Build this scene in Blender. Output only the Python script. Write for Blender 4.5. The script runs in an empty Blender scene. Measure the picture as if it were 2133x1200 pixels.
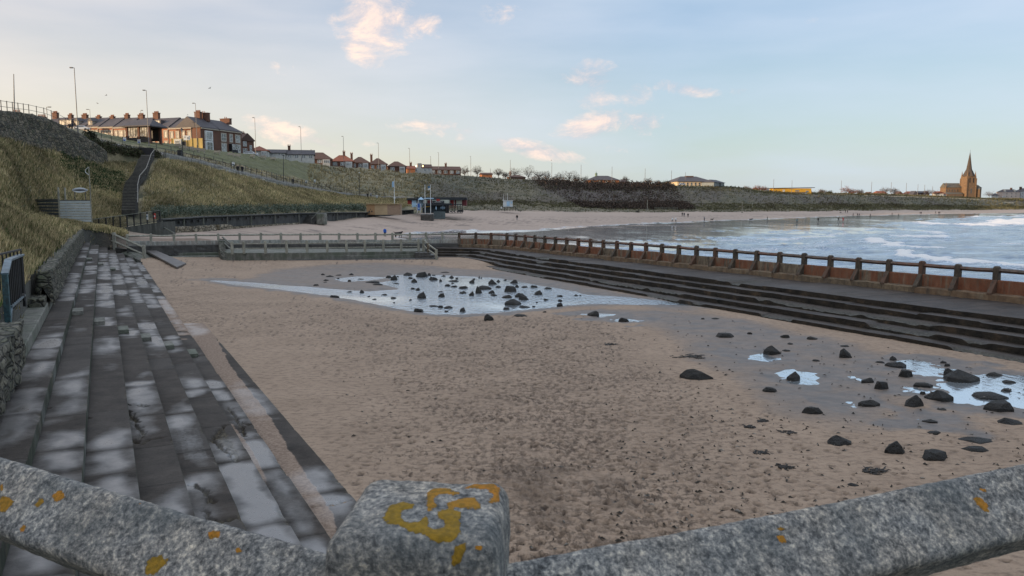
import bpy, bmesh, math, random
import numpy as np
from mathutils import Vector, Matrix, Euler
R = math.radians
rnd = random.Random(7)
SC = bpy.context.scene
COL = SC.collection
# ------------------------------------------------------------------ camera
F = 1602.0; CX = 1066.5; CY = 600.0; HZ = 426.0; HC = 6.2
PITCH = math.atan((CY-HZ)/F); CP, SP = math.cos(PITCH), math.sin(PITCH)
cam = bpy.data.cameras.new('camera'); cam_o = bpy.data.objects.new('camera', cam); COL.objects.link(cam_o)
cam_o.location = (0, 0, HC); cam_o.rotation_euler = (R(90)-PITCH, 0, 0)
cam.sensor_width = 36; cam.lens = 36*F/2133.0; cam.clip_start = .05; cam.clip_end = 9000
cam.dof.use_dof = True; cam.dof.focus_distance = 60; cam.dof.aperture_fstop = 15
SC.camera = cam_o
# ------------------------------------------------------------------ light
SUN_AZ, SUN_EL = R(-113), R(5.0)
sd = Vector((math.sin(SUN_AZ)*math.cos(SUN_EL), math.cos(SUN_AZ)*math.cos(SUN_EL), math.sin(SUN_EL)))
sun = bpy.data.lights.new('sun', 'SUN'); sun.energy = 2.7; sun.angle = R(.53); sun.color = (1, .72, .44)
sun_o = bpy.data.objects.new('sun', sun); COL.objects.link(sun_o)
sun_o.rotation_euler = sd.to_track_quat('Z', 'Y').to_euler(); sun_o.location = (-60, -30, 60)
SC.view_settings.view_transform = 'Standard'; SC.view_settings.look = 'None'
SC.view_settings.exposure = 1.2; SC.view_settings.gamma = 1.0
# world: physical sky plus clouds that live at infinity
world = bpy.data.worlds.new('World'); SC.world = world; world.use_nodes = True
nt = world.node_tree; nt.nodes.clear()
def N(t, **kw):
    n = nt.nodes.new(t)
    for k, v in kw.items(): setattr(n, k, v)
    return n
def L(a, b): nt.links.new(a, b)
def mth(op, a, b=None, c=None, clamp=False):
    n = N('ShaderNodeMath', operation=op, use_clamp=clamp)
    for i, v in enumerate((a, b, c)):
        if v is None: continue
        if isinstance(v, (int, float)): n.inputs[i].default_value = v
        else: L(v, n.inputs[i])
    return n.outputs[0]
def mixc(f, a, b, bt='MIX'):
    n = N('ShaderNodeMix', data_type='RGBA', blend_type=bt)
    for i, v in ((0, f), (6, a), (7, b)):
        if isinstance(v, (int, float)): n.inputs[i].default_value = v
        elif isinstance(v, tuple): n.inputs[i].default_value = v if len(v) == 4 else v+(1,)
        else: L(v, n.inputs[i])
    return n.outputs[2]
sky = N('ShaderNodeTexSky', sky_type='NISHITA', sun_disc=False)
sky.sun_elevation = SUN_EL; sky.sun_rotation = SUN_AZ; sky.altitude = 0; sky.air_density = 1.0; sky.dust_density = 1.2; sky.ozone_density = 1.6
tc = N('ShaderNodeTexCoord'); sep = N('ShaderNodeSeparateXYZ'); L(tc.outputs['Generated'], sep.inputs[0])
az = mth('ARCTAN2', sep.outputs[0], sep.outputs[1]); el = mth('ARCSINE', sep.outputs[2])
noi = N('ShaderNodeTexNoise'); noi.inputs['Scale'].default_value = 13; noi.inputs['Detail'].default_value = 10; noi.inputs['Roughness'].default_value = .68; noi.inputs['Distortion'].default_value = .35
mp = N('ShaderNodeMapping'); mp.inputs['Scale'].default_value = (1, 1, 1.9); L(tc.outputs['Generated'], mp.inputs[0]); L(mp.outputs[0], noi.inputs[0])
def px_dir(px, py):
    v = Vector(((px-CX)/F, CP+(CY-py)/F*SP, -SP+(CY-py)/F*CP)); v.normalize()
    return math.atan2(v.x, v.y), math.asin(v.z)
CLOUDS = [(782,48,72,62,1.0,0),(868,52,46,34,.75,0),(748,100,46,30,.9,.5),(820,10,50,30,.8,0),(1228,165,56,38,.82,0),(1240,205,44,26,.66,0),
          (1235,262,70,26,.95,-.25),(1334,256,42,24,.8,0),(1110,312,90,17,1.0,.2),(590,276,76,22,.9,.25),(665,296,54,16,.9,.3),(905,262,90,20,.62,.1),(970,272,30,24,.66,0),
          (1425,184,62,14,.72,.15),(1325,198,40,28,.60,0),(1078,22,60,26,.42,0),(1432,266,30,12,.5,0),(590,135,22,20,.4,0),(1545,190,22,9,.5,0),(1650,30,60,18,.3,0),(1415,72,50,14,.3,0),(740,300,40,8,.5,0),(300,238,60,12,.4,0),(1280,312,34,9,.42,0)]
tot = None
for (cx, cy, rx, ry, s, ang) in CLOUDS:
    a0, e0 = px_dir(cx, cy)
    da = mth('MULTIPLY_ADD', az, F/rx, -a0*F/rx); de = mth('MULTIPLY_ADD', el, F/ry, -e0*F/ry)
    if ang: de = mth('MULTIPLY_ADD', da, ang*rx/ry, de)
    r2 = mth('ADD', mth('MULTIPLY', da, da), mth('MULTIPLY', de, de))
    m = mth('MULTIPLY', mth('SUBTRACT', 1.0, mth('MULTIPLY', r2, .5), clamp=True), s)
    tot = m if tot is None else mth('MAXIMUM', tot, m)
dens = mth('MULTIPLY_ADD', noi.outputs[0], 3.4, -1.80)
cl = mth('MULTIPLY', mth('ADD', mth('MULTIPLY', tot, 1.62), mth('SUBTRACT', mth('MULTIPLY', dens, 1.5), .52)), .85, clamp=True)
cl = mth('MULTIPLY', cl, mth('MULTIPLY', tot, 3, clamp=True))
# thin high veil, streaked
noi2 = N('ShaderNodeTexNoise'); noi2.inputs['Scale'].default_value = 3.2; noi2.inputs['Detail'].default_value = 5
mp2 = N('ShaderNodeMapping'); mp2.inputs['Scale'].default_value = (1, 1, 5); L(tc.outputs['Generated'], mp2.inputs[0]); L(mp2.outputs[0], noi2.inputs[0])
veil = mth('MULTIPLY', mth('SUBTRACT', noi2.outputs[0], .36, clamp=True), 1.5)
side = mth('MULTIPLY_ADD', az, -1.15, .22, clamp=True)     # towards the sunset side
low = mth('SUBTRACT', 1.0, mth('MULTIPLY', el, 4.6), clamp=True)
SKYK = .105
base = mixc(1.0, sky.outputs[0], (SKYK, SKYK, SKYK), 'MULTIPLY')
air = mixc(low, (.215, .285, .40), (.30, .36, .375))
warm = mixc(low, (.37, .355, .385), (.66, .53, .38))
air = mixc(side, air, warm)
base = mixc(.62, base, air)
base = mixc(veil, base, mixc(side, (.29, .335, .40), (.44, .39, .35)))
shade = mth('ADD', mth('MULTIPLY_ADD', mth('SUBTRACT', noi.outputs[0], .5), 4.0, .50), mth('MULTIPLY_ADD', az, -.9, -.12), clamp=True)
ccol = mixc(shade, (.24, .25, .30), (.56, .425, .345))
base = mixc(mth('MULTIPLY', cl, .8), base, ccol)
hi = mth('MULTIPLY', mth('SUBTRACT', el, .40, clamp=True), 4.0, clamp=True)      # unseen overhead brightness, added to fill the shade
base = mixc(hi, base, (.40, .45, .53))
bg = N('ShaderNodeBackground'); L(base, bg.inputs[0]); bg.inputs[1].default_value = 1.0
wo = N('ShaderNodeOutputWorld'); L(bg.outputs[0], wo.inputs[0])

# ------------------------------------------------------------------ pixel -> world helpers
def atd(px, py, D):
    yy = (CY-py)/F; dy = CP+yy*SP; dz = -SP+yy*CP
    return Vector((D*((px-CX)/F)/dy, D, HC+D*dz/dy))
def atz(px, py, z):
    yy = (CY-py)/F; dy = CP+yy*SP; dz = -SP+yy*CP
    D = (z-HC)*dy/dz
    return Vector((D*((px-CX)/F)/dy, D, z))
def proj(p):
    d = p[1]*CP+(HC-p[2])*SP
    return CX+F*p[0]/d, CY-F*(p[1]*SP-(HC-p[2])*CP)/d
_u = atd(212, HZ, 1000); U2 = Vector((_u.x, _u.y)).normalized(); V2 = Vector((U2.y, -U2.x))
def uv(p): return (p[0]*U2.x+p[1]*U2.y, p[0]*V2.x+p[1]*V2.y)
def fuv(u, v, z): return Vector((U2.x*u+V2.x*v, U2.y*u+V2.y*v, z))
UANG = math.atan2(U2.y, U2.x)

# ------------------------------------------------------------------ numpy noise
_rng = np.random.RandomState(3); _tab = _rng.rand(256, 256)
def vnoise(x, y):
    xi = np.floor(x).astype(int); yi = np.floor(y).astype(int); fx = x-xi; fy = y-yi
    fx = fx*fx*(3-2*fx); fy = fy*fy*(3-2*fy)
    a = _tab[xi & 255, yi & 255]; b = _tab[(xi+1) & 255, yi & 255]; c = _tab[xi & 255, (yi+1) & 255]; d = _tab[(xi+1) & 255, (yi+1) & 255]
    return a*(1-fx)*(1-fy)+b*fx*(1-fy)+c*(1-fx)*fy+d*fx*fy
def fbm(x, y, o=4, g=.5):
    s = 0; a = 1; t = 0
    for i in range(o):
        s = s+a*vnoise(x*2**i+17.3*i, y*2**i+9.1*i); t += a; a *= g
    return s/t
def sstep(a, b, x):
    t = np.clip((x-a)/(b-a), 0, 1); return t*t*(3-2*t)
def sdist(poly, x, y):      # signed distance to polygon, negative inside
    d = np.full(x.shape, 1e9); ins = np.zeros(x.shape, bool); n = len(poly)
    for i in range(n):
        ax, ay = poly[i]; bx, by = poly[(i+1) % n]; ex, ey = bx-ax, by-ay
        t = np.clip(((x-ax)*ex+(y-ay)*ey)/(ex*ex+ey*ey+1e-9), 0, 1)
        d = np.minimum(d, (x-ax-t*ex)**2+(y-ay-t*ey)**2)
        c = ((ay > y) != (by > y)) & (x < (bx-ax)*(y-ay)/((by-ay)+1e-12)+ax)
        ins ^= c
    d = np.sqrt(d); return np.where(ins, -d, d)
def pdist(pl, x, y):
    d = np.full(x.shape, 1e9)
    for (ax, ay), (bx, by) in zip(pl[:-1], pl[1:]):
        ex, ey = bx-ax, by-ay
        t = np.clip(((x-ax)*ex+(y-ay)*ey)/(ex*ex+ey*ey+1e-9), 0, 1)
        d = np.minimum(d, (x-ax-t*ex)**2+(y-ay-t*ey)**2)
    return np.sqrt(d)

# ------------------------------------------------------------------ object helpers
def tag(o, label=None, cat=None, group=None, kind=None):
    if label: o['label'] = label
    if cat: o['category'] = cat
    if group: o['group'] = group
    if kind: o['kind'] = kind
    return o
def thing(name, loc, label, cat, group=None, rz=0):
    o = bpy.data.objects.new(name, None); COL.objects.link(o); o.location = loc; o.rotation_euler = (0, 0, rz); o.empty_display_size = .3
    return tag(o, label, cat, group)
def link(name, me, parent=None, loc=None, rz=None):
    o = bpy.data.objects.new(name, me); COL.objects.link(o)
    if parent is not None: o.parent = parent
    if loc is not None: o.location = loc
    if rz is not None: o.rotation_euler = (0, 0, rz)
    return o
def arr_mesh(name, V, Fq, mats, attrs=None, smooth=True, midx=None, cattrs=None):
    V = np.asarray(V, dtype=np.float32); Fq = np.asarray(Fq, dtype=np.int32); k = Fq.shape[1]
    me = bpy.data.meshes.new(name); me.vertices.add(len(V)); me.vertices.foreach_set('co', V.ravel())
    me.loops.add(Fq.size); me.loops.foreach_set('vertex_index', Fq.ravel())
    me.polygons.add(len(Fq)); me.polygons.foreach_set('loop_start', np.arange(0, Fq.size, k, dtype=np.int32))
    me.polygons.foreach_set('loop_total', np.full(len(Fq), k, dtype=np.int32))
    me.polygons.foreach_set('use_smooth', np.full(len(Fq), smooth, dtype=bool))
    for m in (mats if isinstance(mats, (list, tuple)) else [mats]): me.materials.append(m)
    if midx is not None: me.polygons.foreach_set('material_index', np.asarray(midx, dtype=np.int32))
    me.update(calc_edges=True)
    for n, a in (attrs or {}).items():
        at = me.attributes.new(n, 'FLOAT', 'POINT'); at.data.foreach_set('value', np.asarray(a, dtype=np.float32).ravel())
    for n, a in (cattrs or {}).items():
        at = me.attributes.new(n, 'FLOAT_COLOR', 'POINT'); a = np.asarray(a, dtype=np.float32)
        if a.shape[1] == 3: a = np.hstack([a, np.ones((len(a), 1), np.float32)])
        at.data.foreach_set('color', a.ravel())
    me.validate(); return me
def grid_faces(nr, nc):
    i = np.arange(nr*nc).reshape(nr, nc)
    return np.stack([i[:-1, :-1], i[:-1, 1:], i[1:, 1:], i[1:, :-1]], -1).reshape(-1, 4)
class MB:
    """collects solid shapes, then links them as ONE mesh object"""
    def __init__(s): s.v = []; s.f = []; s.m = []; s.cur = 0
    def add(s, vs, fs):
        b = len(s.v); s.v += [tuple(v) for v in vs]; s.f += [tuple(b+i for i in f) for f in fs]; s.m += [s.cur]*len(fs); return s
    def box(s, c, sz, rz=0, rx=0, ry=0):
        E = Euler((rx, ry, rz)).to_matrix(); c = Vector(c); vs = []
        for z in (-.5, .5):
            for x, y in ((-.5, -.5), (.5, -.5), (.5, .5), (-.5, .5)): vs.append(c+E @ Vector((x*sz[0], y*sz[1], z*sz[2])))
        return s.add(vs, [(3, 2, 1, 0), (4, 5, 6, 7), (0, 1, 5, 4), (1, 2, 6, 5), (2, 3, 7, 6), (3, 0, 4, 7)])
    def hexa(s, bot, top):   # n-gon prism from two rings
        n = len(bot); return s.add(list(bot)+list(top), [tuple(reversed(range(n))), tuple(range(n, 2*n))]+[(i, (i+1) % n, n+(i+1) % n, n+i) for i in range(n)])
    def beam(s, a, b, w, h, twist=0, up=(0, 0, 1)):
        a, b = Vector(a), Vector(b); d = (b-a).normalized(); side = d.cross(Vector(up))
        if side.length < 1e-4: side = d.cross(Vector((0, 1, 0)))
        side.normalize(); u = side.cross(d); ct, st = math.cos(twist), math.sin(twist)
        s1 = side*ct+u*st; u1 = u*ct-side*st
        q = [s1*x*w/2+u1*y*h/2 for x, y in ((-1, -1), (1, -1), (1, 1), (-1, 1))]
        return s.hexa([a+k for k in q][::-1], [b+k for k in q][::-1])
    def tube(s, pts, rad, n=8, cap=True):
        pts = [Vector(p) for p in pts]; rad = rad if isinstance(rad, (list, tuple)) else [rad]*len(pts); rings = []
        for i, p in enumerate(pts):
            d = (pts[min(i+1, len(pts)-1)]-pts[max(i-1, 0)]).normalized()
            x = d.cross(Vector((0, 0, 1)));  x = x if x.length > 1e-3 else Vector((1, 0, 0)); x.normalize(); y = x.cross(d)
            rings.append([p+(x*math.cos(2*math.pi*k/n)+y*math.sin(2*math.pi*k/n))*rad[i] for k in range(n)])
        b = len(s.v); vs = [v for r in rings for v in r]; fs = []
        for i in range(len(pts)-1):
            for k in range(n): fs.append((i*n+k, i*n+(k+1) % n, (i+1)*n+(k+1) % n, (i+1)*n+k))
        if cap: fs += [tuple(range(n)), tuple(reversed(range((len(pts)-1)*n, len(pts)*n)))]
        return s.add(vs, fs)
    def cyl(s, c, r, h, n=12, r2=None):
        c = Vector(c); r2 = r if r2 is None else r2
        f = lambda rr, z: [c+Vector((math.cos(2*math.pi*k/n)*rr, math.sin(2*math.pi*k/n)*rr, z)) for k in range(n)]
        return s.hexa(f(r, 0), f(max(r2, .001), h))
    def build(s, name, mat, parent=None, bevel=0, smooth=False, world=False, seg=1, rough=0):
        me = bpy.data.meshes.new(name); vs = s.v
        if world and parent is not None:
            M = (Matrix.Translation(parent.location) @ parent.rotation_euler.to_matrix().to_4x4()).inverted(); vs = [M @ Vector(v) for v in vs]
        me.from_pydata(vs, [], s.f)
        for m in (mat if isinstance(mat, (list, tuple)) else [mat]): me.materials.append(m)
        if isinstance(mat, (list, tuple)): me.polygons.foreach_set('material_index', s.m)
        bm = bmesh.new(); bm.from_mesh(me)
        bmesh.ops.recalc_face_normals(bm, faces=bm.faces)
        if bevel: bmesh.ops.bevel(bm, geom=list(bm.edges), offset=bevel, segments=seg, affect='EDGES', clamp_overlap=True)
        if rough:
            bmesh.ops.subdivide_edges(bm, edges=[e for e in bm.edges if e.calc_length() > rough*6], cuts=3, use_grid_fill=True)
            for v in bm.verts: v.co += Vector((rnd.gauss(0, 1), rnd.gauss(0, 1), rnd.gauss(0, 1)))*rough*.35
        bm.to_mesh(me); bm.free()
        if smooth: me.polygons.foreach_set('use_smooth', [True]*len(me.polygons))
        me.update(); return link(name, me, parent)
def copy_tree(o, loc=None, rz=None, label=None, group=None):
    def rec(a, par):
        c = a.copy(); COL.objects.link(c); c.parent = par
        for ch in list(a.children): rec(ch, c)
        return c
    c = rec(o, None)
    if loc is not None: c.location = loc
    if rz is not None: c.rotation_euler = (0, 0, rz)
    if label: c['label'] = label
    if group: c['group'] = group
    return c

# ------------------------------------------------------------------ materials
def newmat(name):
    m = bpy.data.materials.new(name); m.use_nodes = True; t = m.node_tree; b = t.nodes['Principled BSDF']; return m, t, b
class G:
    """small node-graph helper for one material"""
    def __init__(s, name): s.m, s.t, s.b = newmat(name); s.tc = s.t.nodes.new('ShaderNodeTexCoord')
    def n(s, ty, **kw):
        n = s.t.nodes.new(ty)
        for k, v in kw.items(): setattr(n, k, v)
        return n
    def put(s, v, sock):
        if isinstance(v, (int, float)): sock.default_value = v
        elif isinstance(v, tuple): sock.default_value = v if len(v) == 4 or sock.type == 'VECTOR' else v+(1,)
        else: s.t.links.new(v, sock)
    def pos(s, sc=(1, 1, 1), rot=0, obj=False):
        src = s.tc.outputs['Object'] if obj else s.n('ShaderNodeNewGeometry').outputs['Position']
        mp = s.n('ShaderNodeMapping'); s.put(src, mp.inputs[0]); mp.inputs['Scale'].default_value = sc; mp.inputs['Rotation'].default_value = (0, 0, rot); return mp.outputs[0]
    def noise(s, scale, detail=5, rough=.55, vec=None, dist=0):
        n = s.n('ShaderNodeTexNoise'); n.inputs['Scale'].default_value = scale; n.inputs['Detail'].default_value = detail; n.inputs['Roughness'].default_value = rough; n.inputs['Distortion'].default_value = dist
        s.put(vec if vec is not None else s.pos(), n.inputs['Vector']); return n.outputs[0]
    def voro(s, scale, vec=None, feat='F1', out=0):
        n = s.n('ShaderNodeTexVoronoi', feature=feat); n.inputs['Scale'].default_value = scale; s.put(vec if vec is not None else s.pos(), n.inputs['Vector']); return n.outputs[out]
    def ramp(s, fac, stops):
        n = s.n('ShaderNodeValToRGB'); e = n.color_ramp.elements
        while len(e) < len(stops): e.new(.5)
        for i, (p, c) in enumerate(stops): e[i].position = p; e[i].color = (c if isinstance(c, tuple) else (c, c, c))+(1,)
        s.put(fac, n.inputs[0]); return n.outputs[0]
    def mix(s, f, a, b, bt='MIX'):
        n = s.n('ShaderNodeMix', data_type='RGBA', blend_type=bt); s.put(f, n.inputs[0]); s.put(a, n.inputs[6]); s.put(b, n.inputs[7]); return n.outputs[2]
    def math(s, op, a, b=None, c=None, clamp=False):
        n = s.n('ShaderNodeMath', operation=op, use_clamp=clamp)
        for i, v in enumerate((a, b, c)):
            if v is not None: s.put(v, n.inputs[i])
        return n.outputs[0]
    def attr(s, name, out='Fac'):
        n = s.n('ShaderNodeAttribute', attribute_name=name); return n.outputs[out]
    def bump(s, h, strength=.3, dist=.05, prev=None):
        n = s.n('ShaderNodeBump'); n.inputs['Strength'].default_value = strength; n.inputs['Distance'].default_value = dist; s.put(h, n.inputs['Height'])
        if prev is not None: s.put(prev, n.inputs['Normal'])
        return n.outputs[0]
    def done(s, col, rough=.85, normal=None, metal=0, spec=.5, ior=None):
        s.put(col, s.b.inputs['Base Color']); s.put(rough, s.b.inputs['Roughness']); s.put(metal, s.b.inputs['Metallic']); s.put(spec, s.b.inputs['Specular IOR Level'])
        if normal is not None: s.put(normal, s.b.inputs['Normal'])
        if ior: s.b.inputs['IOR'].default_value = ior
        return s.m
_mc = {}
def simple(name, c1, c2=None, scale=3, rough=.8, bump=.25, metal=0, bd=.03, spec=.4, sc=(1, 1, 1), detail=5):
    if name in _mc: return _mc[name]
    g = G(name); c2 = c2 or tuple(x*.7 for x in c1); n = g.noise(scale, detail, .6, g.pos(sc))
    n2 = g.noise(scale*.17, 3, .5)
    col = g.ramp(n, [(.3, c2), (.7, c1)]); col = g.mix(g.ramp(n2, [(.35, 0.0), (.7, .45)]), col, tuple(x*.75 for x in c2))
    m = g.done(col, rough, g.bump(n, bump, bd), metal, spec); _mc[name] = m; return m
def streaked(name, light, dark, rust=None, amt=.5, scale=1.4, zs=.3, bump=.5, rough=.85, green=None, rcol=(.40, .10, .03)):
    """weathered cast concrete with vertical run-off stains; rust amount differs per part"""
    g = G(name); oi = g.n('ShaderNodeObjectInfo').outputs['Random']
    p = g.pos((1, 1, zs)); a = g.noise(scale*2.2, 7, .65, p); b = g.noise(scale*9, 5, .6); c = g.noise(scale*.5, 3)
    col = g.ramp(a, [(.28, dark), (.5, tuple((x+y)/2 for x, y in zip(light, dark))), (.68, light)])
    col = g.mix(g.ramp(b, [(.45, 0.0), (.75, .6)]), col, tuple(x*.5 for x in dark))
    if green: col = g.mix(g.ramp(c, [(.4, 0.0), (.65, .7)]), col, green)
    if rust:
        q = g.noise(scale*1.7, 5, .6, g.pos((1.3, 1.3, .16)), .4)
        k = g.math('MULTIPLY', g.ramp(g.math('ADD', q, g.math('MULTIPLY', g.math('SUBTRACT', oi, .5), .34)), [(.44, 0.0), (.60, 1.0)]), rust)
        col = g.mix(k, col, g.ramp(b, [(.3, tuple(x*.45 for x in rcol)), (.6, rcol)]))
    h = g.math('ADD', a, g.math('MULTIPLY', b, .5))
    return g.done(col, rough, g.bump(h, bump, .05))
# ------------------------------------------------------------------ ground materials
def terrain_mat():
    g = G('coast_ground'); col = g.attr('Col', 'Color'); wet = g.attr('wet'); veg = g.attr('veg')
    n1 = g.noise(.9, 7, .62); n2 = g.noise(7, 5, .6); n3 = g.noise(.12, 4)
    nn = g.math('ADD', g.math('MULTIPLY', n1, .55), g.math('MULTIPLY', n2, .45))
    var = g.ramp(nn, [(.32, .5), (.5, .95), (.68, 1.5)])
    var2 = g.ramp(nn, [(.35, .86), (.65, 1.14)])
    v = g.mix(veg, var2, var)
    c = g.mix(1.0, col, v, 'MULTIPLY')
    wn = g.math('ADD', wet, g.math('MULTIPLY', g.math('SUBTRACT', g.noise(.13, 4, .6, g.pos((.35, 1, 1))), .5), .9))
    w = g.ramp(wn, [(.40, 0.0), (.62, 1.0)])
    w = g.math('MULTIPLY', w, g.ramp(wet, [(.02, 0.0), (.2, 1.0)]))
    c = g.mix(g.math('MULTIPLY', w, .6), c, (.34, .37, .41))  # pale blue-grey paints the sky's sheen into the wet sand colour
    rough = g.math('MULTIPLY_ADD', w, -.82, .9)
    h = g.math('ADD', n1, g.math('MULTIPLY', n2, .4))
    st = g.math('MULTIPLY_ADD', veg, .8, .12); st = g.math('MULTIPLY', st, g.math('SUBTRACT', 1.0, g.math('MULTIPLY', w, .93)))
    bp = g.n('ShaderNodeBump'); bp.inputs['Distance'].default_value = .25; g.put(h, bp.inputs['Height']); g.put(st, bp.inputs['Strength'])
    return g.done(c, rough, bp.outputs[0], g.math('MULTIPLY', w, .40), g.math('MULTIPLY_ADD', w, .5, .4), 1.7)
M_TERR = terrain_mat()
def Z(d, z): return (d, None, z)
# profile of the coast for each picture column: start, sea line, wet line, beach top, foot shelf, slope top, path near, path far, crest, plateau, far
PROF = {
 -6000:[Z(2.2,3.8),Z(2.5,4),Z(3,5),Z(4,7),Z(5,9),Z(12,16),Z(12.5,18),Z(14,18),Z(30,19),Z(200,20),Z(900,20)],
 -1500:[Z(4,3.85),Z(4.6,4.2),Z(5.5,5.2),Z(8,6.5),Z(12,8),Z(36,15),Z(36.5,18),Z(39,18),Z(60,18),Z(200,20),Z(1500,20)],
 -400:[Z(7.9,3.85),Z(9,4.3),Z(11,5.2),Z(16,6.5),Z(22,7.5),Z(72,15),Z(73,18),Z(77,18),Z(110,18),Z(220,20),Z(1900,20)],
 0:[Z(23.2,3.85),(27,560),(36,462),(46,430),(60,418),(92,284),(93,236),Z(97,17.3),Z(140,17.6),Z(235,20),Z(1900,20)],
 60:[Z(32,3.8),(38,505),(48,462),(60,452),(88,441),(104,296),(105,241),Z(109,18),Z(150,18.4),Z(235,20),Z(1900,20)],
 100:[Z(42,3.8),(50,482),(60,462),(75,460),(93,452),(109,306),(110,247),Z(114,18.3),Z(160,18.6),Z(240,21),Z(1900,21)],
 150:[Z(74,3.7),(78,472),(84,468),(88,464),(96,454),(116,324),(117,274),(123,270),(165,268),Z(240,22.4),Z(1900,21)],
 180:[(84,476),(86,472),(89,470),(93,466),(100,456),(122,338),(124,290),(130,283),(172,272),Z(240,22.6),Z(1900,21)],
 260:[(86,492),(88,488),(92,480),(97,470),(106,455),(134,340),(136,310),(142,303),(180,289),Z(240,22.6),Z(1900,21)],
 345:[(91,497),(94,494),(98,488),(105,482),(112,432),(140,330),(142,322),(147,318),(185,299),Z(240,22.4),Z(1900,21)],
 420:[(92,496),(95,494),(103,488),(112,480),(119,432),(150,346),(152,338),(157,334),(205,311),Z(242,22.4),Z(1900,21)],
 520:[Z(92,1.3),Z(98,1.4),Z(112,1.7),(128,472),(136,432),(166,372),(168,365),(174,360),(222,324),Z(260,21.7),Z(1900,21)],
 620:[Z(92,.7),Z(100,.8),Z(122,1.1),(150,466),(160,432),(198,394),(200,388),(206,384),(250,337),Z(285,21.3),Z(1900,21)],
 720:[Z(92,.3),Z(100,.3),Z(140,.6),(176,457),(190,432),(235,409),(238,405),(243,402),(280,350),Z(305,20.4),Z(1900,20)],
 800:[Z(92,.1),Z(104,.05),Z(148,.12),(194,448),(206,431),(246,414),(249,412),(254,409),(302,358),Z(322,19.6),Z(1900,19)],
 860:[Z(91,.0),Z(106,-.1),Z(158,.05),(212,444),(224,430),(246,415),(250,413),(256,411),(315,361),Z(340,19.4),Z(1900,19)],
 960:[Z(90,-.25),Z(100,-.3),Z(166,.0),(246,437),(262,428),(275,420),(285,412),(296,404),(345,365),Z(370,19.3),Z(1900,19)],
 1050:[Z(88,-.7),Z(92,-.6),Z(170,.0),(265,438),(285,429),(300,420),(315,410),(330,397),(375,372),Z(400,18.8),Z(1900,18.6)],
 1140:[Z(80,-1.0),Z(95,-.6),Z(178,.0),(285,440),(305,433),(325,422),(340,410),(360,396),(400,376),Z(430,18.7),Z(1900,18.6)],
 1230:[Z(73,-1.1),Z(108,-.6),Z(208,.0),(310,441),(335,435),(355,425),(375,412),(395,398),(430,382),Z(470,18),Z(1900,18)],
 1330:[Z(66,-1.2),Z(128,-.6),Z(243,.0),(335,442),(365,436),(390,425),(410,411),(430,397),(465,384),Z(500,18.4),Z(1900,18)],
 1420:[Z(62,-1.2),Z(136,-.6),Z(258,.0),(370,441),(400,437),(425,425),(445,411),(465,397),(495,387),Z(530,18.2),Z(1900,18)],
 1540:[Z(56,-1.2),Z(146,-.6),Z(300,.0),(420,441),(445,438),(465,424),(485,411),(505,400),(540,389),Z(570,18.4),Z(1900,18)],
 1590:[Z(55,-1.2),Z(148,-.6),Z(318,.0),(440,441),(465,438),(490,426),(520,412),(570,404),(620,399),Z(640,16.7),Z(1900,17)],
 1700:[Z(50,-1.2),Z(160,-.6),Z(355,.0),(510,440),(540,437),(580,425),(600,414),(630,406),(670,402),Z(690,16.4),Z(1900,17)],
 1800:[Z(48,-1.2),Z(200,-.6),Z(410,.0),(600,438.6),(630,436),(665,425),(690,415),(715,408),(750,404),Z(780,16.6),Z(1900,17)],
 1900:[Z(45,-1.2),Z(280,-.6),Z(455,.0),(690,438),(720,436),(760,427),(785,418),(810,411),(840,407),Z(880,16.3),Z(1900,17)],
 1990:[Z(42,-1.2),Z(370,-.6),Z(490,.0),(750,437.6),(775,436),(815,428),(835,420),(860,414),(890,410.5),Z(920,14.8),Z(1900,15)],
 2060:[Z(40,-1.2),Z(440,-.6),Z(520,.0),(790,437.4),(815,436),(850,429),(870,422),(890,417),(920,414),Z(950,13.3),Z(1900,14)],
 2133:[Z(39,-1.2),Z(490,-.6),Z(545,.0),(820,437),(840,435.5),(870,430),(890,425),(910,418.5),(935,414),Z(960,13.3),Z(1900,14)],
 2700:[Z(30,-1.2),Z(780,-.6),Z(830,.0),(1100,433),(1120,432),(1150,428),(1170,424),(1190,420),(1210,417),Z(1250,13),Z(1900,14)],
 4500:[Z(20,-1.2),Z(1500,-.6),Z(1530,.0),Z(1560,1),Z(1570,2),Z(1590,4),Z(1600,6),Z(1620,8),Z(1640,10),Z(1700,11),Z(1900,12)],
}
PXK = np.array(sorted(PROF)); NK = 11
KD = np.zeros((len(PXK), NK)); KZ = np.zeros((len(PXK), NK))
for i, p in enumerate(PXK):
    for k, e in enumerate(PROF[p]):
        KD[i, k] = e[0]; KZ[i, k] = e[2] if len(e) == 3 else atd(p, e[1], e[0]).z
_fx = np.arange(-6000, 4501, 5.0)
def _sm(a):
    y = np.interp(_fx, PXK, a); w = np.exp(-np.linspace(-2, 2, 17)**2); w /= w.sum()
    yp = np.pad(y, 8, mode='edge'); return np.convolve(yp, w, mode='valid')
FD = np.array([_sm(KD[:, k]) for k in range(NK)]); FZ = np.array([_sm(KZ[:, k]) for k in range(NK)])
_t = (_fx-CX)/F; _den = -(V2.x*_t+V2.y); _m = (_fx < 172) & (_den > 0)
_k0 = np.where(_m, 2.42/np.maximum(_den, .028), 0)*1.0; FD[0] = np.where(_m, np.minimum(_k0, 80), FD[0]); FZ[0] = np.where(_m, 3.7, FZ[0])
for _k in (1, 2, 3): FD[_k] = np.maximum(FD[_k], FD[_k-1]+.4)
def keyDZ(px):
    return np.array([np.interp(px, _fx, FD[k]) for k in range(NK)]), np.array([np.interp(px, _fx, FZ[k]) for k in range(NK)])
def to_world(px, D, z):
    # X from column px at depth D and height z
    return (px-CX)/F*(D*CP+(HC-z)*SP)
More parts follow.
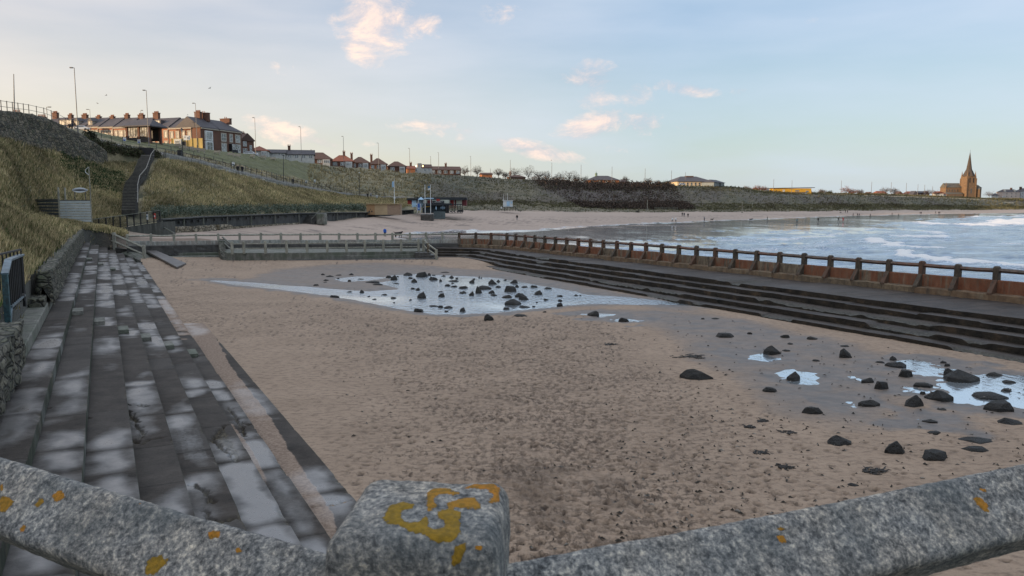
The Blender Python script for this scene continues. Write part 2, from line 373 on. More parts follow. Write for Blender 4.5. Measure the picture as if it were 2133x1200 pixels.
def gz(px, D):
    d, z = keyDZ(px); return float(np.interp(D, d, z))
def GP(px, D, dz=0):
    z = gz(px, D); return Vector((to_world(px, D, z), D, z+dz))
def gxy(x, y):
    px = CX+F*x/y; z = 0
    for _ in range(3): z = gz(px, y); px = CX+F*x/(y*CP+(HC-z)*SP)
    return gz(px, y)
def hit(px, py, dmin=80, dmax=1200):
    ds = np.linspace(dmin, dmax, 2500); d, z = keyDZ(px); zz = np.interp(ds, d, z)
    yy = np.array([proj((0, a, b))[1] for a, b in zip(ds, zz)]); idx = np.where(yy <= py)[0]
    D = ds[idx[0]] if len(idx) else d[8]
    return GP(px, D)
def build_terrain():
    px = np.concatenate([[-6000, -4500, -3300, -2500, -2000, -1500, -1200, -950, -750, -600, -500, -430, -370], np.arange(-320, 2300, 3.6), [2330, 2380, 2450, 2550, 2700, 3000, 3500, 4500]])
    seg = [30, 34, 56, 12, 84, 8, 8, 44, 8, 6]
    D, Zz = keyDZ(px); rowsD, rowsZ, kk = [D[0]-.02], [Zz[0]*0-1.5], [np.full(len(px), 0.0)]
    for k, n in enumerate(seg):
        for j in range(n):
            t = j/n; rowsD.append(D[k]*(1-t)+D[k+1]*t); rowsZ.append(Zz[k]*(1-t)+Zz[k+1]*t); kk.append(np.full(len(px), k+t))
    rowsD.append(D[-1]); rowsZ.append(Zz[-1]); kk.append(np.full(len(px), 10.0))
    D = np.array(rowsD); z = np.array(rowsZ); K = np.array(kk); PX = np.tile(px, (len(D), 1))
    X = (PX-CX)/F*(D*CP+(HC-z)*SP); Y = D
    kp = K+(fbm(X*.09, Y*.09, 3)-.5)*.0
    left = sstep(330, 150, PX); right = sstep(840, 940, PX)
    beach = sstep(3.02, 2.92, kp)*sstep(190, 330, PX)
    veg = 1-beach
    path = sstep(5.85, 6.0, K)*sstep(7.05, 6.9, K)*(1-right)*sstep(60, 140, PX)
    veg = veg*(1-path)
    n1 = fbm(X*.35, Y*.35, 4); n2 = fbm(X*1.3+5, Y*1.3, 3); nb = fbm(X*.035+3, Y*.02, 4); ns = fbm(X*.02+31, Y*.008, 3)
    far = sstep(120, 400, D)
    z = z+veg*((n1-.5)*(1.0+1.2*far)+(n2-.5)*.45+(nb-.5)*(2.6*far))*np.where(K > 8.6, .15, 1)*sstep(0, .12, K)*(1-.85*sstep(6.9, 7.9, K)*right)
    # dunes: rolling hummocks at the back of the beach
    z = z+(fbm(X*.06+9, Y*.05, 3)-.5)*.35*sstep(2.2, 2.8, K)*beach
    z = z+beach*((nb-.5)*.5+(fbm(X*.3, Y*.12+4, 3)-.5)*.10)*sstep(0.1, 1.0, K)*sstep(3, 2.4, K)
    # colours of the ground itself
    sand = np.array([.33, .245, .19]); straw = np.array([.24, .19, .10]); olive = np.array([.105, .098, .05]); green = np.array([.085, .088, .026]); brown = np.array([.07, .052, .040]); stone = np.array([.11, .10, .088])
    m = np.clip((n1-.5)*2.8+.5+(nb-.5)*1.6, 0, 1)[..., None]
    c = straw*m+olive*(1-m); c = c*np.array([.88, .9, .92])
    gl = (sstep(.56, .68, fbm(X*.11+50, Y*.06, 3))*sstep(330, 250, PX)*.7)[..., None]
    c = c*(1-gl)+np.array([.03, .055, .022])*gl
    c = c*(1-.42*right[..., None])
    # mown grass between path and crest
    gr = sstep(7.15, 7.3, K)*(1-right)*sstep(150, 230, PX)*sstep(700+60*(n1-.5), 620+60*(n1-.5)-20*(K-7), PX)
    gr = np.maximum(gr, sstep(7.75, 7.9, K)*(1-right)*sstep(560, 500, PX)*sstep(150, 230, PX)); gr = gr[..., None]*.92
    c = c*(1-gr)+green*gr
    # scrub darkness on the far slope, per place
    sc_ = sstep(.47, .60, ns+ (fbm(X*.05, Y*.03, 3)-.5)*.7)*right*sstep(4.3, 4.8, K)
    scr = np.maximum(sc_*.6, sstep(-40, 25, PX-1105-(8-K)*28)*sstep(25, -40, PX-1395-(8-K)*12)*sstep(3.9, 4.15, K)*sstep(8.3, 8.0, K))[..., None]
    c = c*(1-scr)+brown*scr
    c = c*(1-path[..., None])+stone*path[..., None]
    c[0] = c[1] = c[2] = np.array([.05, .048, .038])
    plat = sstep(8.2, 8.6, K)[..., None]; c = c*(1-plat)+np.array([.06, .065, .035])*plat
    bb = beach[..., None]; dry = (1+.18*(nb-.5)[..., None]*2); c = c*(1-bb)+sand*dry*bb
    wreck = (sstep(.60, .66, fbm(X*.25, Y*.9, 3))*sstep(2.1, 2.3, K)*sstep(2.7, 2.5, K)*beach*.6)[..., None]; c = c*(1-wreck)+np.array([.06, .045, .035])*wreck
    wet = beach*sstep(2.22, 1.93, K+(n1-.5)*.16)*sstep(780, 880, PX)
    V = np.stack([X, Y, z], -1).reshape(-1, 3)
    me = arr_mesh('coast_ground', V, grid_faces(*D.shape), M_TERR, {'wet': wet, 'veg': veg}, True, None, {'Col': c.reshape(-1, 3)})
    tag(link('coast_ground', me), 'grassy sea bank rising behind the sandy beach', None, None, 'structure')
    return X, Y, z, K, PX
TER = build_terrain()

# headland behind and to the left of the viewer (it shades the bay)
mb = []; us = np.linspace(-420, 12, 40); vs = np.linspace(0, 1, 12)
UU, VV = np.meshgrid(us, vs, indexing='ij')
HX = -9-VV*160+ (fbm(UU*.02, VV*3, 3)-.5)*6; HY = UU; HZz = 3.8+19*sstep(0, .28, VV)+(fbm(UU*.06, VV*8, 3)-.5)*1.5
hm = simple('headland_grass', (.12, .10, .055), (.05, .055, .03), 1.2, .95, .6, bd=.2)
tag(link('hill', arr_mesh('hill', np.stack([HX, HY, HZz], -1).reshape(-1, 3), grid_faces(40, 12), hm)), 'grassy headland', None, None, 'structure')

# ------------------------------------------------------------------ sea
def sea_mat():
    g = G('sea_water'); foam = g.attr('foam'); p = g.pos()
    n = g.noise(1.1, 6, .62, g.pos((.45, 1.3, 1), .25)); n2 = g.noise(6, 4, .6); streak = g.noise(.5, 6, .65, g.pos((.2, 1, 1), .12))
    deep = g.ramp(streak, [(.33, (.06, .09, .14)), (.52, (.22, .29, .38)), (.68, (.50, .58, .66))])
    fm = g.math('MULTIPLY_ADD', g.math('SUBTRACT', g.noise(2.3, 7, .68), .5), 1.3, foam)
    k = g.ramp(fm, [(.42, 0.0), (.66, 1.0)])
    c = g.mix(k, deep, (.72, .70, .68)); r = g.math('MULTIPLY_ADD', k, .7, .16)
    b = g.bump(n, .8, .35); b = g.bump(n2, .3, .05, b)
    return g.done(c, r, b, .45, .6, 1.6)
M_SEA = sea_mat()
def build_sea():
    px = np.concatenate([[700, 760, 820, 880, 940], np.arange(980, 2260, 3.5), [2300, 2380, 2500, 2700, 3200, 4200, 7000]])
    t = (px-CX)/F; Dw = np.minimum(41.6/np.maximum(V2.x*t+V2.y, .02), 170)
    s = np.linspace(0, 1, 260)[:, None]; D = Dw*(4500/Dw)**s; PX = np.tile(px, (260, 1))
    X = (PX-CX)/F*(D*CP+(HC+.6)*SP); Y = D
    foam = np.zeros_like(X); z = np.full_like(X, -.6)
    z = z+(fbm(X*.12, Y*.35, 4)-.5)*.42*sstep(60, 30, 0*D)+(fbm(X*.12, Y*.35, 4)-.5)*.5*sstep(1500, 300, D)
    BR = [([(1715,508),(1722,500),(1745,497),(1804,505)],1.0,.05,.55),([(1812,500),(1835,508),(1870,516),(1905,518),(1940,517)],2.0,.35,1.0),
          ([(1868,524),(1900,538),(1950,545),(2010,548),(2070,553),(2133,560),(2300,575)],1.7,.4,.95),([(1883,493),(1910,494),(1951,495)],3.2,.35,1.0),([(1905,482),(1950,487)],3,.2,.8),
          ([(1912,464),(1945,468),(1990,469.5),(2040,471),(2078,473)],5.5,.5,.95),([(2108,470),(2122,464),(2150,461),(2250,464)],12,1.1,1.1),([(2090,508),(2133,510),(2200,512)],2.0,.15,.7),
          ([(2000,452.5),(2060,451.5),(2140,451)],8,.3,.7),([(1980,480),(2050,482),(2140,484)],3,.1,.5)]
    for pl, w, hh, st in BR:
        w3 = [atz(a, b, -.6) for a, b in pl]; d = pdist([(p.x, p.y) for p in w3], X+(fbm(X*.2, Y*.2+7, 3)-.5)*6, Y+(fbm(X*.25+3, Y*.1, 3)-.5)*w*2.4)
        foam = np.maximum(foam, st*np.exp(-(d/w)**2)*.95); z = z+hh*np.exp(-(d/w)**2)
    foam = np.maximum(foam, .42*sstep(.50, .72, fbm(X*.05+8, Y*.16, 4)))
    Ds = np.interp(px, _fx, FD[1])[None, :]; ln = (D-Ds)/(.06*Ds)
    foam = np.maximum(foam, .62*np.exp(-ln**2)*sstep(.35, .6, fbm(X*.06+3, Y*.25, 4))); foam = np.maximum(foam, .50*np.exp(-((ln+3.5)/1.0)**2)*sstep(.42, .62, fbm(X*.08+13, Y*.2, 4)))
    foam = np.maximum(foam, .26*sstep(260, 120, D)*sstep(1250, 1600, PX))
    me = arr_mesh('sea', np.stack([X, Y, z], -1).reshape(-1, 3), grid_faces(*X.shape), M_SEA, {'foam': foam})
    tag(link('sea', me), 'cold blue sea with white breakers', None, None, 'structure')
build_sea()
mb = MB(); mb.add([(-300, -8, -1.5), (60, -8, -1.5), (60, 120, -1.5), (-300, 120, -1.5)], [(0, 1, 2, 3)])
tag(mb.build('ground', simple('dark_soil', (.04, .036, .03))), 'ground', None, None, 'structure')
mb = MB(); mb.add([(43, -600, -.66), (6000, -600, -.66), (6000, 22, -.66), (43, 22, -.66)], [(0, 1, 2, 3)])
tag(mb.build('sea', M_SEA), 'open sea', None, None, 'structure')

# ------------------------------------------------------------------ pool sand
def sand_mat():
    g = G('pool_sand'); wet = g.attr('wet'); tr = g.attr('tread')
    a = g.noise(.35, 6, .6); b = g.noise(5, 7, .68, g.pos((.7, 1.2, 1))); c = g.noise(40, 3, .6); d = g.noise(1.5, 6, .65)
    col = g.ramp(a, [(.3, (.275, .192, .130)), (.7, (.365, .260, .180))])
    col = g.mix(g.ramp(b, [(.47, 0.0), (.66, .75)]), col, (.13, .085, .056))
    col = g.mix(g.math('MULTIPLY', tr, g.ramp(d, [(.3, .6), (.55, 1.0)])), col, (.052, .034, .024))
    bd = g.attr('band'); fl = g.noise(1.0, 7, .80, g.pos((6.2, 3.2, 1)))
    fk = g.ramp(g.math('ADD', fl, g.math('MULTIPLY', g.math('SUBTRACT', bd, .5), .09)), [(.555, 0.0), (.61, 1.0)]); fk = g.math('MULTIPLY', fk, g.ramp(bd, [(.05, .10), (.5, .9)])); fk = g.math('MULTIPLY', fk, g.ramp(g.noise(.55, 4, .65, g.pos((.7, 1.3, 1))), [(.40, .12), (.60, 1.0)]))
    col = g.mix(g.math('MULTIPLY', fk, .85), col, (.10, .064, .041))
    w = g.math('ADD', wet, g.math('MULTIPLY', g.math('SUBTRACT', g.noise(.9, 5, .6, g.pos((.5, 1.2, 1))), .5), .5))
    wk = g.math('MULTIPLY', g.ramp(w, [(.36, 0.0), (.80, .9)]), g.ramp(wet, [(.02, 0.0), (.2, 1.0)]))
    col = g.mix(wk, col, g.ramp(d, [(.35, (.06, .054, .050)), (.65, (.15, .115, .092))]))
    col = g.mix(g.ramp(c, [(.3, .22), (.6, 0.0)]), col, (.09, .07, .05))
    r = g.math('MULTIPLY_ADD', wk, -.42, .9)
    h = g.math('ADD', g.math('MULTIPLY', b, 1.0), g.math('MULTIPLY', c, .25)); h = g.math('SUBTRACT', h, g.math('MULTIPLY', fk, .7))
    bp = g.n('ShaderNodeBump'); bp.inputs['Distance'].default_value = .05; g.put(h, bp.inputs['Height']); g.put(g.math('MULTIPLY_ADD', wk, -.75, .85), bp.inputs['Strength'])
    return g.done(col, r, bp.outputs[0], 0, .5)
M_SAND = sand_mat()
def ppoly(pts, z=0): return [(p.x, p.y) for p in (atz(a, b, z) for a, b in pts)]
WATER_Z = -.055
POOLS = [[(640,597),(700,602),(760,606),(845,601),(790,588),(820,583),(800,574),(860,570),(960,574),(1040,579),(1110,592),(1180,604),(1215,612),(1290,617),(1400,628),(1480,636),(1380,632),(1240,630),(1175,635),(1110,642),(1020,649),(960,652),(900,651),(850,645),(800,635),(740,622),(680,612),(600,602),(520,594),(470,588),(430,583),(520,587)],
         [(700,580),(740,575),(800,577),(770,582),(720,585)],
         [(1209,653),(1250,650),(1296,654),(1250,659)],[(1264,664),(1300,661),(1346,665),(1300,669)],
         [(1545,738),(1590,735),(1625,745),(1600,752),(1560,748)],[(1618,771),(1660,770),(1720,776),(1680,797),(1640,792)],
         [(1940,792),(1990,788),(2040,778),(2100,775),(2200,790),(2300,850),(2133,848),(2075,845),(2010,842),(1980,838),(1970,812)],
         [(1765,784),(1800,784),(1815,791),(1790,792)],[(1860,748),(1930,750),(1990,770),(1975,783),(1910,778)],[(1760,839),(1785,836),(1792,841),(1775,843)],[(1900,872),(1925,870),(1930,874)],[(1890,806),(1930,804),(1938,812),(1905,815)]]
POOLW = [ppoly(p) for p in POOLS]
WETS = [ppoly(p) for p in [[(560,560),(800,552),(1000,560),(1150,570),(1300,600),(1500,640),(1500,665),(1300,640),(1180,648),(1000,660),(860,660),(740,635),(600,612),(480,598),(440,588),(500,578)],
        [(1190,640),(1420,640),(1560,660),(1700,690),(1900,730),(2133,775),(2500,830),(2500,900),(2133,880),(1980,860),(1900,905),(1780,900),(1650,870),(1560,820),(1500,770),(1420,740),(1400,700),(1260,670)]]]
def build_sand():
    px = np.arange(120, 2500, 3.0); py = np.concatenate([[4200, 3000, 2300, 1900, 1650, 1500, 1420, 1350], np.arange(1300, 529, -2.1)])
    PY, PX = np.meshgrid(py, px, indexing='ij')
    yy = (CY-PY)/F; dy = CP+yy*SP; dz = -SP+yy*CP; D = -HC*dy/dz; X = D*((PX-CX)/F)/dy; Y = D
    UU = X*U2.x+Y*U2.y; VV = X*V2.x+Y*V2.y
    rise = .42*sstep(72, 80, D)+.12*sstep(10, 4.6, VV)*sstep(28, 60, UU)
    z = rise.copy()
    # footprints and scuffs stamped as real dents on a 4 cm raster
    x0, y0, cs = -45.0, 4.0, .032; nx, ny = int(90/cs), int(88/cs); hm = np.zeros((nx, ny), np.float32)
    rs = np.random.RandomState(11)
    def dens(x, y):
        # worn band through the middle of the sand
        u = x*U2.x+y*U2.y; v = x*V2.x+y*V2.y
        return None
    tx = rs.uniform(-42, 42, 150000); ty = 8+80*rs.rand(150000)**1.2
    f = fbm(tx*.10+4, ty*.10, 3); ppx, ppy = CX+F*tx/(ty*CP+HC*SP), None
    uu = tx*U2.x+ty*U2.y; vv = tx*V2.x+ty*V2.y
    pxx = CX+F*tx/(ty*CP+HC*SP); pyy = CY-F*(ty*SP-HC*CP)/(ty*CP+HC*SP)
    band = np.exp(-((pxx-(1120-(760-pyy)*.9*(pyy < 760)+(pyy-760)*.35*(pyy > 760)))/(330+(pyy < 700)*200))**2)
    keep = (f > .50-.16*band) & (rs.rand(150000) < .12+.88*band) & (vv > 4.6) & (vv < 30) & (pxx < 1500+(pyy > 780)*700)
    wetm = np.minimum.reduce([sdist(p, tx, ty) for p in WETS]); keep &= wetm > .3
    tx, ty = tx[keep], ty[keep]; print('prints', len(tx)); tx, ty = tx[:75000], ty[:75000]
    for a, b in zip(tx, ty):
        L_ = rs.uniform(.06, .15); W_ = L_*rs.uniform(.35, .8); th = rs.uniform(0, 3.14); n = int(L_*1.9/cs)+1
        i0, j0 = int((a-x0)/cs), int((b-y0)/cs)
        if i0 < n or j0 < n or i0 >= nx-n or j0 >= ny-n: continue
        g = np.arange(-n, n+1)*cs; gx, gy = np.meshgrid(g, g, indexing='ij'); ct, st = math.cos(th), math.sin(th)
        r = ((gx*ct+gy*st)/L_)**2+((gy*ct-gx*st)/W_)**2
        hm[i0-n:i0+n+1, j0-n:j0+n+1] += (-np.exp(-r*1.6)+.45*np.exp(-(np.sqrt(r)-1.35)**2*7))*rs.uniform(.02, .048)
    hm = np.clip(hm, -.12, .08)
    fi = np.clip((X-x0)/cs, 0, nx-2); fj = np.clip((Y-y0)/cs, 0, ny-2); ii = fi.astype(int); jj = fj.astype(int)
    dent = hm[ii, jj]*(X > x0)*(X < -x0)*(Y > y0)
    dist = np.minimum.reduce([sdist(p, X+(fbm(X*.6, Y*.6, 3)-.5)*.7, Y+(fbm(X*.5+9, Y*.5, 3)-.5)*.8) for p in POOLW[:2]])-.30
    dist = np.minimum(dist, np.minimum.reduce([sdist(p, X+(fbm(X*2.2, Y*2.2, 3)-.5)*1.1, Y+(fbm(X*1.5+9, Y*1.5, 3)-.5)*1.6) for p in POOLW[2:]])-.10)
    wd = np.minimum.reduce([sdist(p, X, Y) for p in WETS])
    wet = np.maximum(sstep(1.5, -2.0, wd+(fbm(X*.25, Y*.25, 3)-.5)*3)*.72, sstep(2.2, .2, dist+(fbm(X*.8, Y*.8, 3)-.5)*2.5)*.9)
    z = z+(fbm(X*.16, Y*.16, 3)-.5)*.07*sstep(.2, 3, dist)+(fbm(X*2.5, Y*2.5, 3)-.5)*.02+dent*(1-.75*wet)
    z = z+np.sin((X*.3+Y*1.0)*16+fbm(X, Y, 2)*9)*.006*wet*sstep(0, .6, dist)
    z = z*sstep(-.1, .8, dist)+(1-sstep(-.3, .9, dist))*(WATER_Z-.006)*1.0
    z = np.where(dist > .12, np.maximum(z, WATER_Z+.004), z)-.12*sstep(.02, -1.2, dist)
    tread = np.clip(-dent*22, 0, 1)
    pyy2 = PY+0*X; bandg = np.exp(-((PX-(1120-(760-pyy2)*.9*(pyy2 < 760)+(pyy2-760)*.35*(pyy2 > 760)))/(380+(pyy2 < 700)*260))**2)*sstep(.3, 3, wd)*sstep(575, 640, PY+(PX < 800)*40)*np.clip(.5+fbm(X*.22, Y*.22, 3), 0, 1.2)
    bandg = np.maximum(bandg, .75*sstep(600, 400, PX)*sstep(585, 610, PY)*sstep(760, 690, PY))
    # dug-over patch of darker sand in front of the rail
    dug = [ppoly([(1040,965),(1110,960),(1180,985),(1150,1010),(1180,1060),(1130,1100),(1080,1060),(1060,1010)]), ppoly([(1210,1000),(1300,1000),(1330,1060),(1240,1050)])]
    dg = sstep(.5, -.3, np.minimum.reduce([sdist(p, X, Y) for p in dug])+(fbm(X*2, Y*2, 3)-.5)*1.4)
    z = z+dg*(fbm(X*5, Y*5, 3)-.5)*.16; tread = np.maximum(tread, dg*.35)
    # keep only what lies between the terraces
    me_f = grid_faces(*X.shape); V = np.stack([X, Y, z], -1).reshape(-1, 3); vv = VV.ravel(); dd = D.ravel()
    ok = (vv > 3.2) & (vv < 37) & (dd < 84.5) ; fk = ok[me_f].all(1)
    used = np.unique(me_f[fk]); remap = np.full(len(V), -1); remap[used] = np.arange(len(used))
    me = arr_mesh('pool_sand', V[used], remap[me_f[fk]], M_SAND, {'wet': wet.ravel()[used], 'tread': np.clip(tread, 0, 1).ravel()[used], 'band': np.clip(bandg, 0, 1).ravel()[used]})
    tag(link('pool_sand', me), 'trampled brown sand filling the old pool', None, None, 'structure')
build_sand()
g = G('pool_water'); n = g.noise(1.0, 4, .6, g.pos((4.2, 1.7, 1))); sx_ = g.n('ShaderNodeSeparateXYZ'); g.put(g.pos(), sx_.inputs[0]); msk = g.math('MULTIPLY', g.ramp(g.noise(.09, 2, .5), [(.36, .15), (.52, 1.0)]), g.math('MULTIPLY_ADD', sx_.outputs[0], -.2, 2.4, clamp=True)); msk = g.math('MAXIMUM', msk, .07)
bp = g.n('ShaderNodeBump'); bp.inputs['Distance'].default_value = .17; g.put(n, bp.inputs['Height']); g.put(msk, bp.inputs['Strength'])
M_PW = g.done((.66, .72, .76), .05, bp.outputs[0], .8, .8, 1.6)
# water only over the hollows: one sheet per hollow, a little below the surrounding sand
for i, p in enumerate(POOLW):
    xs = [a for a, b in p]; ys = [b for a, b in p]; mg = 1.2
    mb = MB(); mb.add([(min(xs)-mg, min(ys)-mg, WATER_Z-.006), (max(xs)+mg, min(ys)-mg, WATER_Z-.006), (max(xs)+mg, max(ys)+mg, WATER_Z-.006), (min(xs)-mg, max(ys)+mg, WATER_Z-.006)], [(0, 1, 2, 3)]) if i in (0,) else None
mb = MB(); mb.add([(-40, 17, WATER_Z-.006), (29, 17, WATER_Z-.006), (29, 76, WATER_Z-.006), (-40, 76, WATER_Z-.006)], [(0, 1, 2, 3)])
tag(mb.build('pool_water', M_PW), 'shallow rippled water lying on the pool sand', None, None, 'structure')
# ------------------------------------------------------------------ left terrace
def tread_mat():
    g = G('wet_terrace_concrete'); wet = g.attr('wet'); jt = g.attr('joint'); tone = g.attr('tone'); snd = g.attr('sand'); dm = g.attr('dmg'); ris = g.attr('riser')
    a = g.noise(1.3, 7, .65); b = g.noise(14, 6, .65); c = g.noise(60, 3, .6); e = g.noise(.45, 4, .6)
    col = g.ramp(a, [(.3, (.026, .022, .019)), (.7, (.076, .063, .053))])
    col = g.mix(g.math('MULTIPLY', tone, .8), col, (.10, .092, .085))
    col = g.mix(g.ramp(b, [(.5, 0.0), (.75, .5)]), col, (.035, .033, .030))
    col = g.mix(g.ramp(c, [(.60, 0.0), (.72, .4)]), col, (.15, .145, .13))
    col = g.mix(g.math('MULTIPLY', jt, .85), col, (.022, .022, .020))
    col = g.mix(ris, col, g.ramp(g.noise(3, 6, .65, g.pos((1, 1, .4))), [(.3, (.022, .025, .020)), (.6, (.06, .068, .050)), (.75, (.12, .12, .09))]))
    col = g.mix(dm, col, g.ramp(b, [(.35, (.016, .015, .013)), (.62, (.12, .10, .07))]))
    sk = g.ramp(g.math('ADD', snd, g.math('MULTIPLY', g.math('SUBTRACT', a, .5), .7)), [(.47, 0.0), (.56, 1.0)])
    col = g.mix(sk, col, g.ramp(b, [(.4, (.17, .12, .09)), (.6, (.27, .20, .15))]))
    w = g.math('ADD', wet, g.math('MULTIPLY', g.math('SUBTRACT', a, .5), .7))
    wk = g.ramp(w, [(.22, 0.0), (.55, .35), (1.0, 1.0)])
    r = g.math('MULTIPLY_ADD', wk, -.50, .80); r = g.math('MULTIPLY_ADD', g.math('SUBTRACT', b, .5), .25, r); r = g.math('MAXIMUM', r, g.math('MULTIPLY', g.math('MAXIMUM', sk, g.math('MAXIMUM', dm, ris)), .85))
    h = g.math('ADD', g.math('MULTIPLY', b, .6), g.math('ADD', g.math('MULTIPLY', c, .25), g.math('MULTIPLY', e, 2.0)))
    bp = g.n('ShaderNodeBump'); bp.inputs['Distance'].default_value = .02; g.put(h, bp.inputs['Height']); g.put(g.math('MULTIPLY_ADD', wk, -.45, .65), bp.inputs['Strength'])
    return g.done(col, r, bp.outputs[0], 0, g.math('MULTIPLY_ADD', wk, .95, .05), 1.95)
M_TREAD = tread_mat()
RZ = [.05, .30, .61, .92, 1.23, 1.54, 1.85, 2.16]
EX = [516, 455, 420, 370, 318, 258, 186, 108]
TV = [uv(atz(x, 780, z))[1] for x, z in zip(EX, RZ)]+[-1.97]
EU = [uv(atz(a, b, z))[0] for (a, b), z in zip([(338,562),(310,546),(291,536),(276,527),(257,520),(236,514),(214,506),(192,502)], RZ)]
CR = {4: [[(258,841),(276,844),(290,840),(303,847)], [(278,915),(296,926),(310,919),(338,912)], [(264,855),(282,880),(296,901),(285,915)]],
      1: [[(475,850),(490,868),(499,884),(512,908)], [(500,880),(520,884)]], 3: [[(425,1062),(438,1078),(452,1090),(470,1082),(486,1076)], [(400,1010),(430,1025),(440,1045)]],
      2: [[(467,886),(446,910),(442,918),(466,936),(494,960)]], 0: [[(646,1057),(677,1048),(698,1050),(722,1040)]], 6: [[(75,858),(100,850)]], 5: [[(120,885),(150,880),(182,872)]]}
SPALL = {2: [[(444,915),(467,892),(476,912),(500,951),(492,958),(467,933)]], 3: [[(368,895),(410,893),(435,955),(386,958)]]}
tr_o = thing('stepped_terrace', fuv(10, 2.5, 0), 'long run of wet cracked concrete terrace steps down to the sand beside the grassy bank', 'terrace')
def tier(i):
    rs = np.random.RandomState(40+i); ue = EU[i]; u = [-4.0]
    while u[-1] < ue: u.append(u[-1]+(.03 if 7 < u[-1] < 22 else .10 if u[-1] < 45 else .25))
    u = np.array(u); u[-1] = ue; vr, vl = TV[i], TV[i+1]; wd = vr-vl; zl = RZ[i-1]-.12 if i else -.45
    js = [-4.0]
    while js[-1] < ue: js.append(js[-1]+rs.uniform(1.2, 4.2))
    js = np.array(js); sl = np.searchsorted(js, u)-1; jd = np.min(np.abs(u[:, None]-js[None, :]), 1)
    off = rs.uniform(-.009, .009, len(js)+1)[sl]; tu = rs.uniform(-.004, .004, len(js)+1)[sl]; tv = rs.uniform(-.008, .010, len(js)+1)[sl]
    tone = rs.rand(len(js)+1)[sl]**2*.55; wr = rs.rand(len(js)+1)[sl]
    f = np.concatenate([[0, 0, .012], np.linspace(.03, 1, 26)]); UU, FF = np.meshgrid(u, f, indexing='ij'); nf = len(f)
    VV = vr-FF*wd; X = UU*U2.x+VV*V2.x; Y = UU*U2.y+VV*V2.y
    ctr = (js[np.clip(sl, 0, len(js)-1)]+js[np.clip(sl+1, 0, len(js)-1)])/2
    zz = RZ[i]+off[:, None]+(u-ctr)[:, None]*tu[:, None]+(FF-.5)*tv[:, None]+(fbm(X*.8, Y*.8, 3)-.5)*.022-(.012*np.exp(-(jd/.02)**2))[:, None]
    dmg = np.zeros_like(X)
    for pl in CR.get(i, []):
        w3 = [atz(a, b, RZ[i]) for a, b in pl]; d = pdist([(p.x, p.y) for p in w3], X+(fbm(X*7, Y*7, 3)-.5)*.22, Y+(fbm(X*7+4, Y*7, 3)-.5)*.22)
        k = np.exp(-(d/.045)**2); zz -= .11*k; dmg = np.maximum(dmg, sstep(.25, .7, k))
    for pl in SPALL.get(i, []):
        w3 = [atz(a, b, RZ[i]) for a, b in pl]; d = sdist([(p.x, p.y) for p in w3], X+(fbm(X*5, Y*5, 3)-.5)*.12, Y+(fbm(X*5+4, Y*5, 3)-.5)*.12)
        k = sstep(.02, -.03, d)
        if i == 2: zz += k*((fbm(X*18, Y*18, 3)-.6)*.08); dmg = np.maximum(dmg, k*.8)
        else: zz += k*(.012-.02*sstep(.55, .65, fbm(X*25, Y*12, 2))); tone = tone
    # chipped front edges
    chip = sstep(.60, .70, fbm(UU*.9+i*7, UU*.3, 4))*sstep(.14, .0, FF)*.05*(.4+fbm(UU*9, FF*3, 2)); zz -= chip; dmg = np.maximum(dmg, sstep(.012, .04, chip)*.5)
    zz[:, 0] = zl; V = VV+0; V[:, 1] += .0; vx = V+np.where((FF == 0), 0, 0)
    riser = np.zeros_like(X); riser[:, 0] = 1; riser[:, 1] = .9
    wet = (.12+1.05*sstep(.38, .60, fbm(X*.30+i, Y*.30, 3))*(.6+.6*wr[:, None]))*(1-.6*np.exp(-(jd/.22)**2))[:, None]*(.45+.55*sstep(0, .35, FF+(fbm(X*2, Y*2, 3)-.5)*.4))*(.5+.5*sstep(1.0, .5, FF+(fbm(X*2+9, Y*2, 3)-.5)*.5))*(.30+1.3*fbm(UU*.55+i*13, FF*1.3+i, 3))
    joint = np.maximum(.6*np.exp(-(jd/.03)**2)[:, None]*np.ones_like(FF), .85*sstep(.95, 1, FF)); joint = joint*(.55+.45*vnoise(X*3, Y*3))
    sand = np.zeros_like(X)
    if i == 0:
        b = .02+.45*sstep(11.5, 15.5, UU)+.22*sstep(16, 24, UU)+.35*sstep(29, 40, UU); sand = np.clip(.5+(b-FF[:, ::1]*0-(1-FF)*1.0)*2.2+0, 0, 1)
        sand = np.clip(.5+(b-(1-FF))*2.6, 0, 1); sand = np.maximum(sand, sstep(9.6, 9.2, UU))
    if i == 1: sand = .75*sstep(.35, .8, FF)*np.exp(-((UU-19)/4.5)**2)+.6*sstep(30, 40, UU)*sstep(60, 50, UU)
    if i == 2: sand = .5*sstep(.5, .9, FF)*np.exp(-((UU-12)/2)**2)
    P = np.stack([UU*U2.x+VV*V2.x, UU*U2.y+VV*V2.y, zz], -1).reshape(-1, 3)-np.array(tr_o.location)
    T = (tone[:, None]*np.ones_like(FF))
    for pl in SPALL.get(3, []) if i == 3 else []:
        w3 = [atz(a, b, RZ[i]) for a, b in pl]; T = np.maximum(T, 1.0*(sdist([(p.x, p.y) for p in w3], X, Y) < 0))
    fc = grid_faces(len(u), nf)
    me = arr_mesh('step', P, fc, M_TREAD, {'wet': wet, 'joint': joint, 'tone': T, 'sand': sand, 'dmg': dmg, 'riser': riser})
    me.polygons.foreach_set('use_smooth', np.array([(k % (nf-1)) > 1 for k in range(len(fc))]))
    link('step', me, tr_o)
    mb = MB()   # closed end face of the tier
    mb.hexa([fuv(ue, vr, -.5), fuv(ue+.02, vr, -.5), fuv(ue+.02, vl-.02, -.5), fuv(ue, vl-.02, -.5)], [fuv(ue, vr, RZ[i]-.012), fuv(ue+.02, vr, RZ[i]-.012), fuv(ue+.02, vl-.02, RZ[i]-.012), fuv(ue, vl-.02, RZ[i]-.012)])
    mb.build('step_end', CONC, tr_o, world=True)
